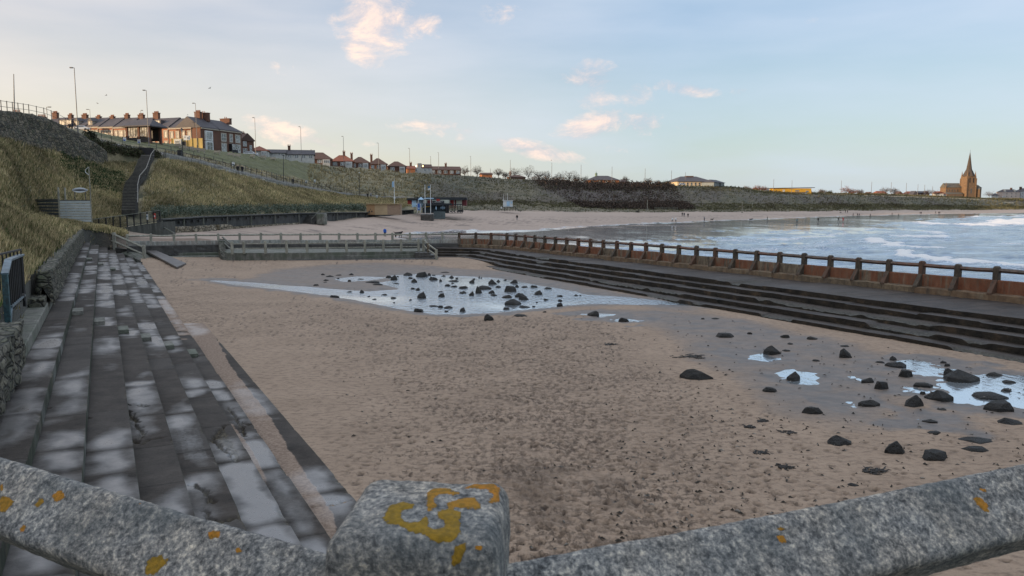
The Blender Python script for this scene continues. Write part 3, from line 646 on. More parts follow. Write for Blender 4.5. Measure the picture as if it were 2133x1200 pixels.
CONC = streaked('old_concrete', (.25, .24, .205), (.075, .072, .062), None, green=(.07, .085, .055))
CONCD = streaked('dark_wet_concrete', (.085, .078, .068), (.022, .021, .020), None, scale=1.0, rough=.5)
PALE = streaked('pale_post_concrete', (.40, .38, .31), (.16, .155, .12), None, scale=2)
RUST = streaked('rust_stained_concrete', (.27, .215, .145), (.040, .030, .022), .72, scale=1.9, rcol=(.23, .065, .022))
BASEC = streaked('brown_base_concrete', (.24, .175, .105), (.05, .038, .028), .3, scale=1.2, rcol=(.20, .09, .035))
WHITEW = streaked('limewashed_concrete', (.44, .44, .39), (.15, .155, .14), .12, scale=1.7)
STONE = None
for i in range(8): tier(i)
# half-height blocks that make the aisles
for lst, L_ in (([(168,656,6),(215,677,5),(262,695,4),(308,711,3),(355,728,2),(396,746,1)], 1.1), ([(196,543,6),(221,553,5),(248,564,4)], 1.6)):
    for (a, b, t) in lst:
        p = atz(a, b, RZ[t]); u, v = uv(p); v1 = TV[t+1]; mb = MB()
        mb.box(fuv(u+L_/2, v1+.19, RZ[t]+.075), (L_, .38, .17), rz=UANG); mb.build('aisle_block', CONC, tr_o, bevel=.015, world=True, rough=.012)
# ------------------------------------------------------------------ kerb, rubble wall, entrance steps on the left
def stone_mat(name, c1, c2, scale=3.2, zs=1.6, mort=(.03, .03, .026), moss=(.05, .065, .03)):
    g = G(name); p = g.pos((1, 1, zs)); n = g.noise(1.2, 4, .6)
    w = g.n('ShaderNodeVectorMath', operation='ADD'); nn = g.n('ShaderNodeTexNoise'); nn.inputs['Scale'].default_value = 2.5; g.put(p, w.inputs[0]); g.put(p, nn.inputs[0])
    sc = g.n('ShaderNodeVectorMath', operation='SCALE'); g.put(nn.outputs[1], sc.inputs[0]); sc.inputs['Scale'].default_value = .22; g.put(sc.outputs[0], w.inputs[1])
    e = g.voro(scale, w.outputs[0], 'DISTANCE_TO_EDGE'); cc = g.voro(scale, w.outputs[0], 'F1', 1); b = g.noise(9, 6, .65)
    sp = g.n('ShaderNodeSeparateColor'); g.put(cc, sp.inputs[0])
    col = g.mix(sp.outputs[0], c1, c2); col = g.mix(1.0, col, g.ramp(b, [(.3, .45), (.7, 1.35)]), 'MULTIPLY')
    col = g.mix(g.ramp(n, [(.45, 0.0), (.68, .65)]), col, moss); k = g.ramp(e, [(.02, 1.0), (.09, 0.0)]); col = g.mix(k, col, mort)
    h = g.math('ADD', g.ramp(e, [(.0, 0.0), (.18, 1.0)]), g.math('MULTIPLY', b, .35))
    return g.done(col, .92, g.bump(h, .9, .09))
M_RUB = stone_mat('rubble_stone', (.17, .155, .115), (.085, .078, .060), 3.4, 1.5)
M_BIGST = stone_mat('cliff_wall_stone', (.20, .165, .115), (.075, .065, .048), 1.3, 1.9, moss=(.035, .05, .022))
def wallgrid(name, path, zlo, zhi, th, mat, amp, parent, nz=14, step=.22, fx=3.0, top=.0):
    """rough wall along a plan path; face, top and back in one skin"""
    pts = [Vector((p[0], p[1])) for p in path]; acc = [0]
    for a, b in zip(pts[:-1], pts[1:]): acc.append(acc[-1]+(b-a).length)
    n = max(2, int(acc[-1]/step)); s = np.linspace(0, acc[-1], n); px_ = np.interp(s, acc, [p.x for p in pts]); py_ = np.interp(s, acc, [p.y for p in pts])
    zl = np.interp(s, acc, zlo if isinstance(zlo, list) else [zlo]*len(pts)); zh = np.interp(s, acc, zhi if isinstance(zhi, list) else [zhi]*len(pts))
    tx, ty = np.gradient(px_), np.gradient(py_); l = np.hypot(tx, ty); nx, ny = ty/l, -tx/l      # outward = right of travel
    rows = [(k/nz, 0) for k in range(nz+1)]+[(1, .33), (1, .66), (1, 1)]+[(k/nz, 1) for k in range(nz-1, -1, -2)]
    V = []
    for h, t in rows:
        z = zl+(zh-zl)*h; d = (fbm(s*fx*.5+t*30, z*fx+t*9, 4)-.5)*amp
        V.append(np.stack([px_-nx*(t*th)+nx*d, py_-ny*(t*th)+ny*d, z+(fbm(s*fx*.6, s*0+t*4, 3)-.5)*top*(h > .93)], -1))
    V = np.stack(V, 0); c0 = V[:, :1].mean(0, keepdims=True)+0*V[:, :1]; c1 = V[:, -1:].mean(0, keepdims=True)+0*V[:, -1:]; V = np.concatenate([c0, V, c1], 1); n += 2; P = V.reshape(-1, 3)
    if parent is not None: P = P-np.array(parent.location)
    nr = len(rows); me = arr_mesh(name, P, grid_faces(nr, n)[:, ::-1], mat); return link(name, me, parent)
uw = uv(atz(81, 629, 2.55))[0]
lw = thing('rubble_wall', fuv(uw, -2.4, 2.1), 'mossy rubble stone wall between the grassy bank and the top terrace step', 'wall')
P_ = lambda u, v: fuv(u, v, 0)
wallgrid('stonework', [P_(EU[7]+2, -2.32), P_(60, -2.32), P_(uw, -2.32)], 2.3, [3.66, 3.7, 3.72], .5, M_RUB, .22, lw, top=.16)
mb = MB(); mb.hexa([fuv(uw-.2, -1.97, 2.0), fuv(EU[7], -1.97, 2.0), fuv(EU[7], -2.5, 2.0), fuv(uw-.2, -2.5, 2.0)], [fuv(uw-.2, -1.99, 2.52), fuv(EU[7], -1.99, 2.52), fuv(EU[7], -2.5, 2.52), fuv(uw-.2, -2.5, 2.52)])
mb.build('kerb_course', CONC, lw, world=True, bevel=.03)
un = uv(atz(22, 760, 2.45))[0]
nw = thing('rubble_wall', fuv(un-3, -2.4, 2.1), 'short rough stone wall end at the near side of the entrance steps', 'wall')
wallgrid('stonework', [P_(un, -2.36), P_(2, -2.36)], 2.2, [3.45, 3.5], .55, M_RUB, .3, nw, top=.16, fx=4)
mb = MB(); mb.hexa([fuv(2, -1.97, 1.6), fuv(un+.9, -1.97, 1.6), fuv(un+.9, -2.6, 1.6), fuv(2, -2.6, 1.6)], [fuv(2, -1.98, 2.42), fuv(un+.9, -1.98, 2.42), fuv(un+.9, -2.6, 2.42), fuv(2, -2.6, 2.42)])
mb.build('kerb_course', CONC, nw, world=True, bevel=.03)
es = thing('entrance_steps', fuv((uw+un)/2, -3, 2.1), 'short flight of stone steps through the wall beside the metal gate', 'steps')
for j, (ua, ub, v0, zt) in enumerate([(un+.5, uw+.15, -1.98, 2.50), (un+1.3, uw-.2, -2.7, 2.78), (un+1.9, uw-.2, -3.1, 3.06), (un-.5, uw+.2, -3.5, 3.34)]):
    mb = MB(); mb.hexa([fuv(ua, v0, 1.5), fuv(ub, v0, 1.5), fuv(ub, v0-2.0, 1.5), fuv(ua, v0-2.0, 1.5)], [fuv(ua, v0, zt), fuv(ub, v0, zt), fuv(ub, v0-2.0, zt), fuv(ua, v0-2.0, zt)])
    mb.build('step', CONC, es, world=True, bevel=.03)
mb = MB(); mb.box(fuv(uw-.45, -2.5, 2.3), (1.7, .95, 1.0), rz=UANG); mb.build('cheek_block', M_RUB, es, world=True, bevel=.03)
mb = MB(); mb.hexa([fuv(un-9, -5.4, 1), fuv(uw+.5, -5.4, 1), fuv(uw+.5, -12, 1), fuv(un-9, -12, 1)], [fuv(un-9, -5.4, 3.33), fuv(uw+.5, -5.4, 3.33), fuv(uw+.5, -12, 3.33), fuv(un-9, -12, 3.33)])
mb.build('landing', CONC, es, world=True)
# painted metal barrier gate
steel = simple('grey_blue_paint', (.16, .22, .26), (.06, .085, .10), 6, .45, .2); teal = simple('teal_scratched_paint', (.07, .16, .18), (.04, .05, .055), 12, .5, .3)
black = simple('black_iron', (.022, .022, .024), (.012, .012, .013), 8, .55, .2)
white = simple('white_paint', (.72, .73, .72), (.5, .51, .5), 4, .5, .1)
ga = atd(19, 700, 19.3); gz0 = ga.z
gt = thing('metal_gate', ga, 'weathered blue grey metal gate panel standing open beside the entrance steps', 'gate')
# the leaf runs away from the viewer: near post, sloping top cap, far post
A = Vector((ga.x, ga.y)); far_ = atd(49, 600, 23.6); B = Vector((far_.x, far_.y))
def gp(t, z): return Vector((A.x*(1-t)+B.x*t, A.y*(1-t)+B.y*t, z))
zt0 = atd(19, 571, 19.3).z; zt1 = atd(24, 542, 20.2).z; zt2 = atd(49, 531, 23.6).z; zb0 = ga.z; zb1 = atd(30, 636, 20.8).z; zb2 = atd(51, 615, 23.6).z
mb = MB(); mb.beam(gp(0, zb0), gp(0, zt0), .16, .05, up=(0, 1, 0)); mb.build('near_post', teal, gt, world=True, bevel=.006)
mb = MB(); mb.beam(gp(0, zt0), gp(.22, zt1), .17, .06); mb.beam(gp(.22, zt1), gp(1, zt2), .17, .06); mb.build('top_cap', steel, gt, world=True, bevel=.006)
mb = MB(); mb.beam(gp(1, zt2), gp(1, zb2-.35), .08, .05, up=(0, 1, 0)); mb.build('far_post', black, gt, world=True)
mb = MB(); mb.beam(gp(.18, zb1+.05), gp(1, zb2), .08, .06); mb.beam(gp(0, zb0+.1), gp(.2, zb1+.05), .08, .05); mb.build('bottom_rail', steel, gt, world=True)
for k in range(9):
    t = .12+.1*k; zt = zt0+(zt1-zt0)*min(1, t/.22) if t < .22 else zt1+(zt2-zt1)*(t-.22)/.78; mb = MB(); mb.beam(gp(t, zb1-.05+(zb2-zb1)*t), gp(t, zt-.02), .035, .035, up=(0, 1, 0)); mb.build('bar', black, gt, world=True)
# black railing fence left of it
fa, fb = atd(-90, 531, 17.5), atd(44, 531, 23.2)
rf = thing('iron_railing', Vector((fa.x, fa.y, 3.33)), 'black iron bar railing on the landing at the foot of the bank', 'railing')
zb = 3.5
for zz in (4.85, zb):
    mb = MB(); mb.beam((fa.x, fa.y, zz), (fb.x, fb.y, zz), .05, .05); mb.build('rail', black, rf, world=True)
for k in range(15):
    t = k/14; mb = MB(); p = fa.lerp(fb, t); mb.beam((p.x, p.y, 3.3), (p.x, p.y, 4.85), .03, .03, up=(0, 1, 0)); mb.build('bar', black, rf, world=True)

# ------------------------------------------------------------------ sea walls with posts, rails, buttresses
M_LICHR = streaked('weathered_post', (.11, .085, .058), (.03, .024, .018), .3, scale=2.2, rcol=(.22, .07, .03))
RAILD = streaked('dark_rail_concrete', (.16, .12, .09), (.045, .035, .03), .5, scale=1.5, rcol=(.20, .07, .035))
def seawall(root, plan, zdeck, zpar, ztop, mats, inward, butt=True, first=True, pw=.30, base=True, zbase=1.6, railz=None, rd=.16):
    """plan = post positions; inward = +1 if the pool lies to the right of travel"""
    mpan, mpost, mrail, mbase = mats; railz = railz if railz is not None else ztop-.20
    for i, p in enumerate(plan):
        q = plan[min(i+1, len(plan)-1)]; o = plan[max(i-1, 0)]; d = (q-o).normalized(); nrm = Vector((d.y, -d.x))*inward; a = math.atan2(d.y, d.x)
        mb = MB(); w = pw/2; jx, jz = rnd.uniform(-.015, .015), rnd.uniform(-.03, .03)
        f = lambda s, z: [Vector((p.x+d.x*x*s+nrm.x*y*s+jx*(z > 2), p.y+d.y*x*s+nrm.y*y*s, z)) for x, y in ((-w, -w), (w, -w), (w, w), (-w, w))]
        mb.hexa(f(1, zpar-.3), f(.96, ztop-.05+jz)); mb.hexa(f(.96, ztop-.05+jz), f(.6, ztop+.03+jz)); mb.build('post', mpost, root, bevel=.02, world=True)
        if butt:
            mb = MB(); t = .13
            pr = [(-.02, zpar+.12), (w+.05, zpar+.02), (.62, zbase+.02), (.62, zbase-.1), (-.02, zbase-.1)]
            L1 = [Vector((p.x-d.x*t+nrm.x*y, p.y-d.y*t+nrm.y*y, z)) for y, z in pr]; L2 = [v+Vector((d.x*2*t, d.y*2*t, 0)) for v in L1]
            mb.hexa(L1, L2); mb.build('buttress', mpost, root, bevel=.015, world=True, rough=.0)
        if i < len(plan)-1:
            q = plan[i+1]; dd = (q-p); n2 = Vector((dd.y, -dd.x)).normalized()*inward
            mb = MB(); a3 = Vector((p.x, p.y, railz+rnd.uniform(-.02, .02))); b3 = Vector((q.x, q.y, railz+rnd.uniform(-.02, .02))); mid = a3.lerp(b3, .5)+Vector((0, 0, rnd.uniform(-.03, .01)))
            mb.beam(a3, mid, rd, rd, R(45)); mb.beam(mid, b3, rd, rd, R(45)); mb.build('rail', mrail, root, world=True)
            mb = MB(); th = .14; bot = [Vector((v.x, v.y, zdeck-.6)) for v in (p+n2*th, q+n2*th, q-n2*th, p-n2*th)]; tj = rnd.uniform(-.04, .04)
            mb.hexa(bot, [Vector((v.x, v.y, zpar+tj)) for v in bot]); mb.build('wall_panel', mpan, root, bevel=.02, world=True, rough=.02)
    if base:
        for i in range(0, len(plan)-1, 4):
            seg = plan[i:i+5]; d = (seg[-1]-seg[0]).normalized(); n2 = Vector((d.y, -d.x))*inward; mb = MB()
            for p, q in zip(seg[:-1], seg[1:]):
                mb.hexa([Vector((v.x, v.y, zdeck-.6)) for v in (p+n2*.15, q+n2*.15, q+n2*.66, p+n2*.66)], [Vector((v.x, v.y, z)) for v, z in ((p+n2*.15, zbase), (q+n2*.15, zbase), (q+n2*.62, zbase-.05), (p+n2*.62, zbase-.05))])
            mb.build('base_course', mbase, root, world=True, bevel=.02, rough=.03)
ZT = 2.96
Pn = atz(2077.5, 556, ZT); Pf = atz(1056, 486.2, ZT); n_int = 26
dirw = (Vector((Pf.x, Pf.y))-Vector((Pn.x, Pn.y)))/n_int
plan_r = [Vector((Pn.x, Pn.y))+dirw*k for k in range(n_int, -7, -1)]      # from the far corner towards the viewer
sw = thing('sea_wall', (plan_r[18].x, plan_r[18].y, 1.2), 'rust stained concrete sea wall with posts, rail and buttresses between the pool and the waves', 'sea wall')
seawall(sw, plan_r, 1.22, 2.24, ZT, (RUST, M_LICHR, RAILD, BASEC), 1)
far_px = [(264.7,488),(314,487.5),(362,487),(408,486.5),(454.5,486),(499,485.5),(543,485.2),(585,485),(626,485),(667,485),(706,485),(744.5,485),(782,485),(817.5,485),(854,485),(887.5,484.5),(921.4,484),(956.3,484),(991,484),(1023,485)]
plan_f = [Vector((p.x, p.y)) for p in (atz(a, b, ZT) for a, b in far_px)]+[plan_r[0]]
fw = thing('sea_wall', (plan_f[8].x, plan_f[8].y, 1.2), 'pale limewashed end wall with square posts and rail between the pool and the beach', 'sea wall')
seawall(fw, plan_f[:18], 1.2, 2.17, ZT, (WHITEW, PALE, PALE, CONCD), 1, butt=False, base=True, zbase=1.72, pw=.26, rd=.13)
seawall(fw, plan_f[17:], 1.2, 2.2, ZT, (RUST, M_LICHR, RAILD, BASEC), 1)
# ------------------------------------------------------------------ right terrace: decks and steps that curve round the far corner
def offset_path(pts, d):
    out = []
    for i, p in enumerate(pts):
        a = pts[max(i-1, 0)]; b = pts[min(i+1, len(pts)-1)]; t = (b-a).normalized(); out.append(p+Vector((t.y, -t.x))*d)
    return out
e0 = [atz(a, b, 1.24) for a, b in [(905,517.4),(950,517.4),(985,518),(1010,519.6),(1035,523),(1060,527),(1119,535.7),(1300,558.3),(1600,597),(1900,635),(2133,665)]]
e0 = [Vector((p.x, p.y)) for p in e0]; dl = (e0[-1]-e0[-2]).normalized(); e0.append(e0[-1]+dl*26)
for _ in range(2):
    q = [e0[0]]
    for a, b in zip(e0[:-1], e0[1:]): q += [a.lerp(b, .25), a.lerp(b, .75)]
    e0 = q+[e0[-1]]
e0 = [a for a in e0]
wall_foot = offset_path(plan_f[15:-1]+plan_r, .1)
rt = thing('stepped_terrace', (e0[len(e0)//2].x, e0[len(e0)//2].y, 0), 'dark wet concrete steps curving along the foot of the rust stained sea wall', 'terrace')
def tier_r(name, outer, width, z, zlow, seed, nw=9):
    pts = np.array([[p.x, p.y] for p in outer]); seg = np.hypot(*np.diff(pts, axis=0).T); acc = np.concatenate([[0], np.cumsum(seg)]); n = int(acc[-1]/.16)
    s = np.linspace(0, acc[-1], n); x = np.interp(s, acc, pts[:, 0]); y = np.interp(s, acc, pts[:, 1]); tx, ty = np.gradient(x), np.gradient(y); l = np.hypot(tx, ty); nx, ny = ty/l, -tx/l
    rs = np.random.RandomState(seed); js = [0]
    while js[-1] < acc[-1]: js.append(js[-1]+rs.uniform(2.2, 4.5))
    js = np.array(js); sl = np.searchsorted(js, s)-1; jd = np.min(np.abs(s[:, None]-js[None]), 1); sl = np.clip(sl, 0, len(js)-1)
    off = rs.uniform(-.03, .02, len(js)+1)[sl]; tilt = rs.uniform(-.012, .012, len(js)+1)[sl]*(s-js[sl]); slide = rs.uniform(-.04, .06, len(js)+1)[sl]
    f = np.concatenate([[0, 0, .03], np.linspace(.1, 1, nw)]); S, FF = np.meshgrid(s, f, indexing='ij')
    back = -FF*width+slide[:, None]*(1-FF)+(fbm(S*1.2, FF*0+seed, 3)-.5)*.14*(1-FF)
    X = x[:, None]+nx[:, None]*back; Y = y[:, None]+ny[:, None]*back
    zz = z+off[:, None]+tilt[:, None]+(fbm(X*.7, Y*.7, 3)-.5)*.03-.02*np.exp(-(jd/.04)**2)[:, None]+0*FF
    brk = sstep(.60, .68, fbm(S*.28+seed*5, FF*.5, 4))*sstep(.6, .0, FF); zz -= brk*(.10+.10*fbm(S*6, FF*3, 2)); zz[:, 0] = zlow
    riser = np.zeros_like(X); riser[:, 0] = 1; riser[:, 1] = .8
    wet = .2+.6*fbm(X*.4, Y*.4, 3)
    P = np.stack([X, Y, zz], -1).reshape(-1, 3)-np.array(rt.location); fc = grid_faces(n, len(f))
    me = arr_mesh(name, P, fc, M_RTREAD, {'wet': wet, 'joint': np.exp(-(jd/.07)**2)[:, None]*np.ones_like(FF)*.8, 'tone': (rs.rand(len(js)+1)[sl]**3)[:, None]*np.ones_like(FF)*.4, 'dmg': brk, 'riser': riser})
    me.polygons.foreach_set('use_smooth', np.array([(k % (len(f)-1)) > 1 for k in range(len(fc))]))
    return link(name, me, rt)
def rtread():
    g = G('seaweed_dark_concrete'); wet = g.attr('wet'); jt = g.attr('joint'); tone = g.attr('tone'); dm = g.attr('dmg'); ris = g.attr('riser')
    a = g.noise(.8, 7, .65); b = g.noise(9, 6, .65)
    col = g.ramp(a, [(.3, (.022, .018, .016)), (.7, (.072, .055, .044))]); col = g.mix(g.math('MULTIPLY', tone, .7), col, (.10, .085, .07))
    col = g.mix(g.math('MULTIPLY', jt, .8), col, (.008, .008, .008)); col = g.mix(dm, col, g.ramp(b, [(.35, (.016, .016, .014)), (.6, (.085, .080, .06))]))
    rr = g.ramp(g.noise(1.1, 7, .68, g.pos((1, 1, 1.5))), [(.35, (.008, .008, .007)), (.56, (.036, .029, .021)), (.72, (.11, .072, .042)), (.84, (.06, .06, .05))]); col = g.mix(ris, col, rr)
    r = g.math('MULTIPLY_ADD', wet, -.40, .78); r = g.math('MAXIMUM', r, g.math('MULTIPLY', ris, .9)); h = g.math('ADD', a, g.math('MULTIPLY', b, .5))
    return g.done(col, r, g.bump(h, .9, .08), 0, .22)
M_RTREAD = rtread()
tier_r('deck', e0, 6.2, 1.24, .80, 1, 14)
for k in range(1, 5): tier_r('step', offset_path(e0, .86*k), .94, 1.24-.265*k, 1.24-.265*(k+1)-.12, 5+k)
mb = MB()
# ------------------------------------------------------------------ far end: lower deck, railing, ruined stair, ramp slab
fe = thing('pool_end_deck', (-12, 84, .2), 'low concrete walkway along the far end of the pool below the limewashed wall', 'walkway')
def prism_px(mb, front, zt, zb, backs):
    top = [atz(a, b, zt) for a, b in front]+[Vector((p.x, p.y, zt)) for p in backs]; bot = [Vector((p.x, p.y, zb)) for p in top]; mb.hexa(bot, top)
bk = lambda i, j: [Vector((plan_f[k].x, plan_f[k].y-.0, 0)) for k in (j, i)]
mb = MB(); prism_px(mb, [(236,519.5),(345,519.5),(462,518.5)], 1.2, -.3, [plan_f[4], plan_f[0]]); mb.build('walkway_slab', CONCD, fe, world=True, bevel=.04)
mb = MB(); prism_px(mb, [(300,527.5),(462,526)], .86, -.3, [atz(462,518,1.2), atz(300,519.5,1.2)]); mb.build('step', CONC, fe, world=True, bevel=.04)
mb = MB(); prism_px(mb, [(340,535),(462,533)], .55, -.3, [atz(462,526,.86), atz(340,527.5,.86)]); mb.build('step', CONC, fe, world=True, bevel=.04)
mb = MB(); prism_px(mb, [(474,527),(640,526.5),(880,523)], 1.2, -.3, [plan_f[15], plan_f[10], plan_f[4]]); mb.build('walkway_slab', CONC, fe, world=True, bevel=.04, rough=.02)
mb = MB(); prism_px(mb, [(474,533),(640,533),(905,529.5)], .86, -.3, [atz(905,523,1.2), atz(640,526.5,1.2), atz(474,527,1.2)]); mb.build('step', CONC, fe, world=True, bevel=.05, rough=.03)
mb = MB(); prism_px(mb, [(600,541),(905,539)], .50, -.3, [atz(905,529.5,.86), atz(600,533,.86)]); mb.build('step', CONCD, fe, world=True, bevel=.05, rough=.03)
mb = MB(); prism_px(mb, [(300,530),(212,504),(190,502)], 2.0, .1, [Vector((plan_f[0].x-6, plan_f[0].y+1, 0)), plan_f[0]]) if 0 else None
fr = thing('post_railing', (-15, 80, 1.2), 'row of pale concrete posts with two thin rails along the front of the end walkway', 'railing')
fp = [(484,503.5,528),(508.5,502.5,527),(553.5,502,527),(597.5,501,526.5),(640,500.7,526),(682,500.4,525.6),(722,500,525),(760.5,499.4,524.6),(799,498.6,524),(836,498,523.4),(872,497,523)]
FPt = [atz(a, c, 1.2) for a, b, c in fp]
for (a, b, c), p in zip(fp, FPt):
    zt = atd(a, b, p.y).z; mb = MB(); mb.beam((p.x, p.y, 1.1), (p.x, p.y, zt), .24, .24, up=(0, 1, 0)); mb.build('post', PALE, fr, world=True, bevel=.03)
for p, q in zip(FPt[:-1], FPt[1:]):
    for hz in (.38, .86):
        mb = MB(); mb.tube([p+Vector((0, 0, .1+hz)), q+Vector((0, 0, .1+hz))], .055, 6); mb.build('rail', PALE, fr, world=True)
st = thing('stair_balustrade', FPt[-1], 'concrete balustrade sloping down the short stair at the far corner of the pool', 'balustrade')
sp = [(FPt[-1]+Vector((.5, .3, 0)), 1.35), (atz(892, 531.5, .8), 1.3), (atz(909, 542, .4), 1.15)]
for p, h in sp:
    mb = MB(); mb.beam(p-Vector((0, 0, .4)), p+Vector((0, 0, h)), .26, .26, up=(0, 1, 0)); mb.build('post', RUST if p is sp[1][0] else PALE, st, world=True, bevel=.03)
for (p, h), (q, h2) in zip(sp[:-1], sp[1:]):
    for k in (.45, .9):
        mb = MB(); mb.beam(p+Vector((0, 0, h*k)), q+Vector((0, 0, h2*k)), .12, .12); mb.build('rail', PALE, st, world=True)
ft = thing('concrete_steps', atz(893, 540, .3), 'short concrete flight between the far walkway and the sand', 'steps')
for k in range(4):
    mb = MB(); c = atz(880+k*8, 524+k*5, 1.2-.25*k); mb.box((c.x, c.y+.3, (1.2-.25*k)/2-.1), (1.6, 1.3, 1.2-.25*k)); mb.build('step', CONCD, ft, world=True, bevel=.03)
# balustrade at the top left corner
tb = thing('stair_balustrade', atz(239, 517, 1.4), 'pale posts with two sloping rails at the far end of the long terrace', 'balustrade')
tp = [(atz(178, 493, 2.5), 1.75), (atz(239, 517, 1.4), 1.72), (atz(301, 543.5, .31), 1.66)]
for p, h in tp:
    mb = MB(); mb.beam(p-Vector((0, 0, .5)), p+Vector((0, 0, h)), .30, .30, up=(0, 1, 0)); mb.build('post', PALE, tb, world=True, bevel=.03)
for (p, h), (q, h2) in zip(tp[:-1], tp[1:]):
    for k in (.88, .43):
        mb = MB(); mb.beam(p+Vector((0, 0, h*k)), q+Vector((0, 0, h2*k-.05)), .17, .17, R(45)); mb.build('rail', PALE, tb, world=True)
# solid ground under that corner
mb = MB()
mb.hexa([Vector((p.x, p.y, -.4)) for p in (atz(301,546,.3), atz(236,519,1.2), plan_f[0], atz(340,535,.5))], [Vector((p.x, p.y, z)) for p, z in ((atz(301,546,.3), .28), (atz(236,519,1.2), 1.15), (plan_f[0], 1.15), (atz(340,535,.5), .5))])
mb.build('corner_block', CONC, fe, world=True)
mb = MB(); q = [atz(180, 500, 2.1), atz(238, 517, 1.25), plan_f[0], Vector((plan_f[0].x-10, plan_f[0].y+3))]
mb.hexa([Vector((p.x, p.y, -.4)) for p in q], [Vector((q[0].x, q[0].y, 2.1)), Vector((q[1].x, q[1].y, 1.3)), Vector((q[2].x, q[2].y, 1.3)), Vector((q[3].x, q[3].y, 2.1))]); mb.build('corner_block', CONCD, fe, world=True)
rp = thing('fallen_slab', atz(345, 545, .6), 'long tilted dark concrete slab sloping from the walkway down to the sand', 'slab')
a, b, c, d = atz(303, 521.5, 1.2), atz(326, 521.5, 1.2), atz(388, 548, .42), atz(368, 556, .34)
mb = MB(); mb.hexa([v-Vector((0, 0, .22)) for v in (a, b, c, d)], [a, b, c, d]); mb.build('slab', simple('slab_concrete', (.12, .105, .095), (.06, .052, .048), 2, .45, .3), rp, world=True, bevel=.03)
# ruined stair with crumbling stone cheek
ru = thing('ruined_stair', atz(470, 545, .4), 'crumbling stone and concrete stair remains rising from the sand beside the end walkway', 'ruin')
rs_ = [(463, 492, 88), (462, 505, 86), (464, 517, 84), (467, 528, 82), (470, 538, 80.5), (474, 546, 79.5)]
for k, ((a, b, D), (a2, b2, D2)) in enumerate(zip(rs_[:-1], rs_[1:])):
    p, q = atd(a, b, D), atd(a2, b2, D2); zt = 2.3-.42*k; p.z = zt; q.z = zt-.38; mb = MB()
    for t in (-.32, .32): pass
    mb.hexa([Vector((p.x-.45, p.y, -.2)), Vector((q.x-.45, q.y, -.2)), Vector((q.x+.45, q.y, -.2)), Vector((p.x+.45, p.y, -.2))], [Vector((p.x-.38, p.y, p.z)), Vector((q.x-.38, q.y, q.z)), Vector((q.x+.3, q.y, q.z-.1)), Vector((p.x+.3, p.y, p.z))])
    mb.build('broken_masonry', M_RUB, ru, world=True, rough=.07)
a, b = atd(463, 493, 88), FPt[0]
for hz in (0, -.55):
    mb = MB(); mb.beam((a.x, a.y, 2.5+hz), (b.x, b.y, 2.1+hz), .12, .12); mb.build('rail', CONC, ru, world=True)
# ------------------------------------------------------------------ foreground balustrade and the promenade it stands on
def granite():
    g = G('lichened_concrete'); li = g.attr('lichen'); hue = g.attr('hue')
    a = g.noise(115, 5, .75); b = g.noise(230, 3, .6); c = g.noise(9, 5, .6); e = g.voro(150); d2 = g.noise(34, 5, .7)
    k = g.math('ADD', g.math('MULTIPLY', a, .65), g.math('MULTIPLY', d2, .35))
    col = g.ramp(k, [(.37, (.034, .035, .037)), (.46, (.12, .122, .120)), (.54, (.27, .262, .245)), (.63, (.58, .53, .44))])
    col = g.mix(g.ramp(c, [(.42, 0.0), (.62, .55)]), col, g.mix(1.0, col, (1.25, 1.12, .98), 'MULTIPLY'))
    col = g.mix(g.ramp(g.noise(5, 4, .6), [(.5, 0.0), (.66, .5)]), col, (.075, .085, .085))
    col = g.mix(g.ramp(e, [(.05, .55), (.2, 0.0)]), col, (.025, .027, .03))
    lm = g.math('MULTIPLY_ADD', g.math('SUBTRACT', g.noise(75, 6, .75), .5), 1.9, li); lk = g.ramp(lm, [(.44, 0.0), (.53, 1.0)])
    lc = g.mix(hue, (.24, .155, .012), (.44, .17, .018)); lc = g.mix(g.ramp(g.noise(120, 3), [(.4, .6), (.6, 0.0)]), lc, (.13, .085, .01)); col = g.mix(lk, col, lc)
    h = g.math('ADD', g.math('MULTIPLY', a, .8), g.math('ADD', g.math('MULTIPLY', b, .4), g.math('MULTIPLY', lk, .5)))
    return g.done(col, .88, g.bump(h, .75, .006), 0, .3)
M_GR = granite()
